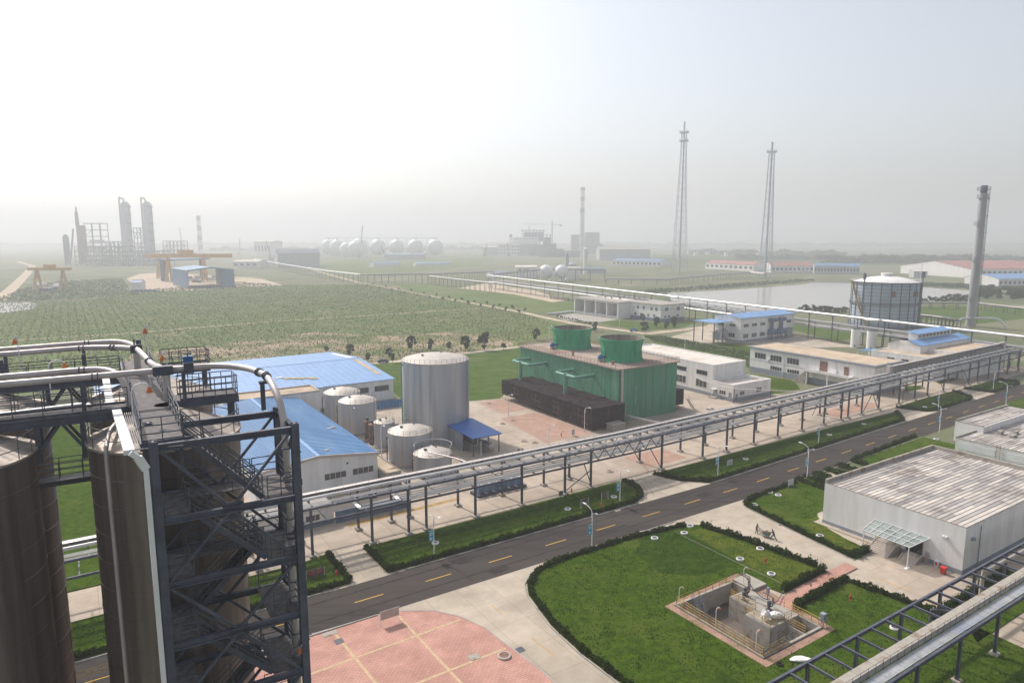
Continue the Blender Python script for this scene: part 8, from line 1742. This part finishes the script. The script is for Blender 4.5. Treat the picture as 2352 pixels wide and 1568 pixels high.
scrub('bank_scrub', 'scrub on the far bank of the lake', [P(1530, 672), P(1640, 664), P(1870, 646), P(1870, 641), P(1640, 655), P(1480, 668), P(1480, 676)], 4000, 1.0, 1.6)
scrub('bank_scrub', 'scrub on the right bank of the lake', [P(2110, 657), P(2240, 665), P(2400, 668), P(2400, 660), P(2110, 648)], 2500, 1.0, 1.4)
def wood(label, p0, p1, dep, ht, N, size):
    p0, p1 = Vector(p0), Vector(p1); t_ = rng.uniform(0, 1, N); d = rng.uniform(0, dep, N); d2 = (p1 - p0); nr = np.array([-d2.y, d2.x]) / d2.length
    x = p0.x + d2.x * t_ + nr[0] * d; y = p0.y + d2.y * t_ + nr[1] * d; L = d2.length; top = ht * (.62 + .2 * np.sin(t_ * L / ht * .9 + p0.x) + .13 * np.sin(t_ * L / ht * 2.3 + 1) + .1 * np.sin(d * .2)); z = top * rng.uniform(.02, 1, N) ** .6
    vs, fs = leaves(N, np.stack([x, y, z], 1), None, size); o = bpy.data.objects.new('far_wood', bulk('far_wood', vs, fs, m['leaf_far'])); C.objects.link(o); tag(o, label, 'wood', kind='stuff')
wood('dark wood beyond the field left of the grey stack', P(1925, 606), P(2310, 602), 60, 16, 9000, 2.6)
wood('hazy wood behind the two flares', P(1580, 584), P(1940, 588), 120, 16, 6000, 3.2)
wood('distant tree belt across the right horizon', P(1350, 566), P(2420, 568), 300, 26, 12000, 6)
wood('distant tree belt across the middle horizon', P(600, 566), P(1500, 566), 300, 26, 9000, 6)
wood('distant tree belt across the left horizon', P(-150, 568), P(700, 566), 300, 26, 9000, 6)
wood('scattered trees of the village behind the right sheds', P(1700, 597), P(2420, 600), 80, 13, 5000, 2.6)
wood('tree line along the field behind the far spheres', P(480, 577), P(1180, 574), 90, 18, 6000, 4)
for i in range(16):
    p = P(1560 + rn.uniform(0, 260), rn.uniform(576, 590)); w_ = rn.uniform(8, 22); q = MB(); q.box(Vector((p.x, p.y, 5)), (w_, 9, rn.uniform(7, 12))); tag(build('village_house', q, m['white'], None, False, p), 'tiny pale house in the hazy village behind the flares', 'house', 'village houses')
# parked car on the track
p = Z('C', 868, 392); Fc = Matrix.Translation(p) @ Matrix.Rotation(R(4), 4, 'Z'); t = thing('parked_car', 'dark car parked on the track behind the big pale blue roof', 'car', Fc)
prof = [(-2.2, .35), (-2.25, .75), (-1.5, .95), (-.9, 1.42), (.7, 1.45), (1.5, 1.0), (2.15, .9), (2.25, .6), (2.2, .35)]
q = MB(Fc); n = len(prof); vs = [(x, s_ * (.85 if z < 1 else .66), z + .05) for s_ in (-1, 1) for x, z in prof]; q.add(vs, [tuple(range(n)), tuple(range(2 * n - 1, n - 1, -1))] + [(i, n + i, n + (i + 1) % n, (i + 1) % n) for i in range(n)]); build('body', q, mat('car_paint', (.03, .035, .04), .25, .3, s=1), t, False)
q = MB(Fc)
for s_ in (-1, 1): q.add([(-1.25, s_ * .78, 1.08), (-.85, s_ * .71, 1.42), (.6, s_ * .71, 1.44), (1.25, s_ * .78, 1.1)], [(0, 1, 2, 3)])
build('windows', q, m['glass'], t)
for x in (-1.35, 1.4):
    for s_ in (-1, 1): q = MB(Fc); q.tube([(x, s_ * .68, .33), (x, s_ * .88, .33)], .33, 16); build('wheel', q, m['dark'], t, True)

p = Z('E', 787, 648); Fc = Matrix.Translation(p) @ Matrix.Rotation(R(20), 4, 'Z'); t = thing('farm_tricycle', 'tiny blue motor tricycle on the track beyond the fan stacks', 'tricycle', Fc)
q = MB(Fc); q.bx(-2.2, .4, -.8, .8, .7, .8); q.bx(-2.2, -2.1, -.8, .8, .8, 1.3); q.bx(.3, .4, -.8, .8, .8, 1.3); q.bx(-2.1, .3, -.8, -.7, .8, 1.3); q.bx(-2.1, .3, .7, .8, .8, 1.3); build('tray', q, m['motor'], t)
q = MB(Fc); q.bx(.6, 1.6, -.6, .6, .5, 1.2); q.bx(.6, .8, -.6, .6, 1.2, 2.0); q.bx(.6, 1.8, -.7, .7, 2.0, 2.1); q.tube([(1.9, 0, .5), (1.6, 0, 1.5)], .08, 6); build('cab', q, m['motor'], t)
for x, y in ((-1.4, .75), (-1.4, -.75), (1.9, 0)): q = MB(Fc); q.tube([(x, y - .1, .4), (x, y + .1, .4)], .4, 14); build('wheel', q, m['dark'], t, True)

# ------------------------------------------------------------------ haze
M = bpy.data.materials.new('haze'); M.use_nodes = True; n = M.node_tree.nodes; n.clear(); pv = n.new('ShaderNodeVolumePrincipled'); oo = n.new('ShaderNodeOutputMaterial')
pv.inputs['Color'].default_value = (.70, .72, .755, 1); pv.inputs['Density'].default_value = .00053; pv.inputs['Anisotropy'].default_value = .3
M.node_tree.links.new(pv.outputs[0], oo.inputs['Volume'])
q = MB(); q.bx(-7100, 7100, -220, 8300, -4, 240); o = build('haze', q, M); o['kind'] = 'stuff'; o['label'] = 'pale summer haze lying over the whole plain'; o['category'] = 'haze'
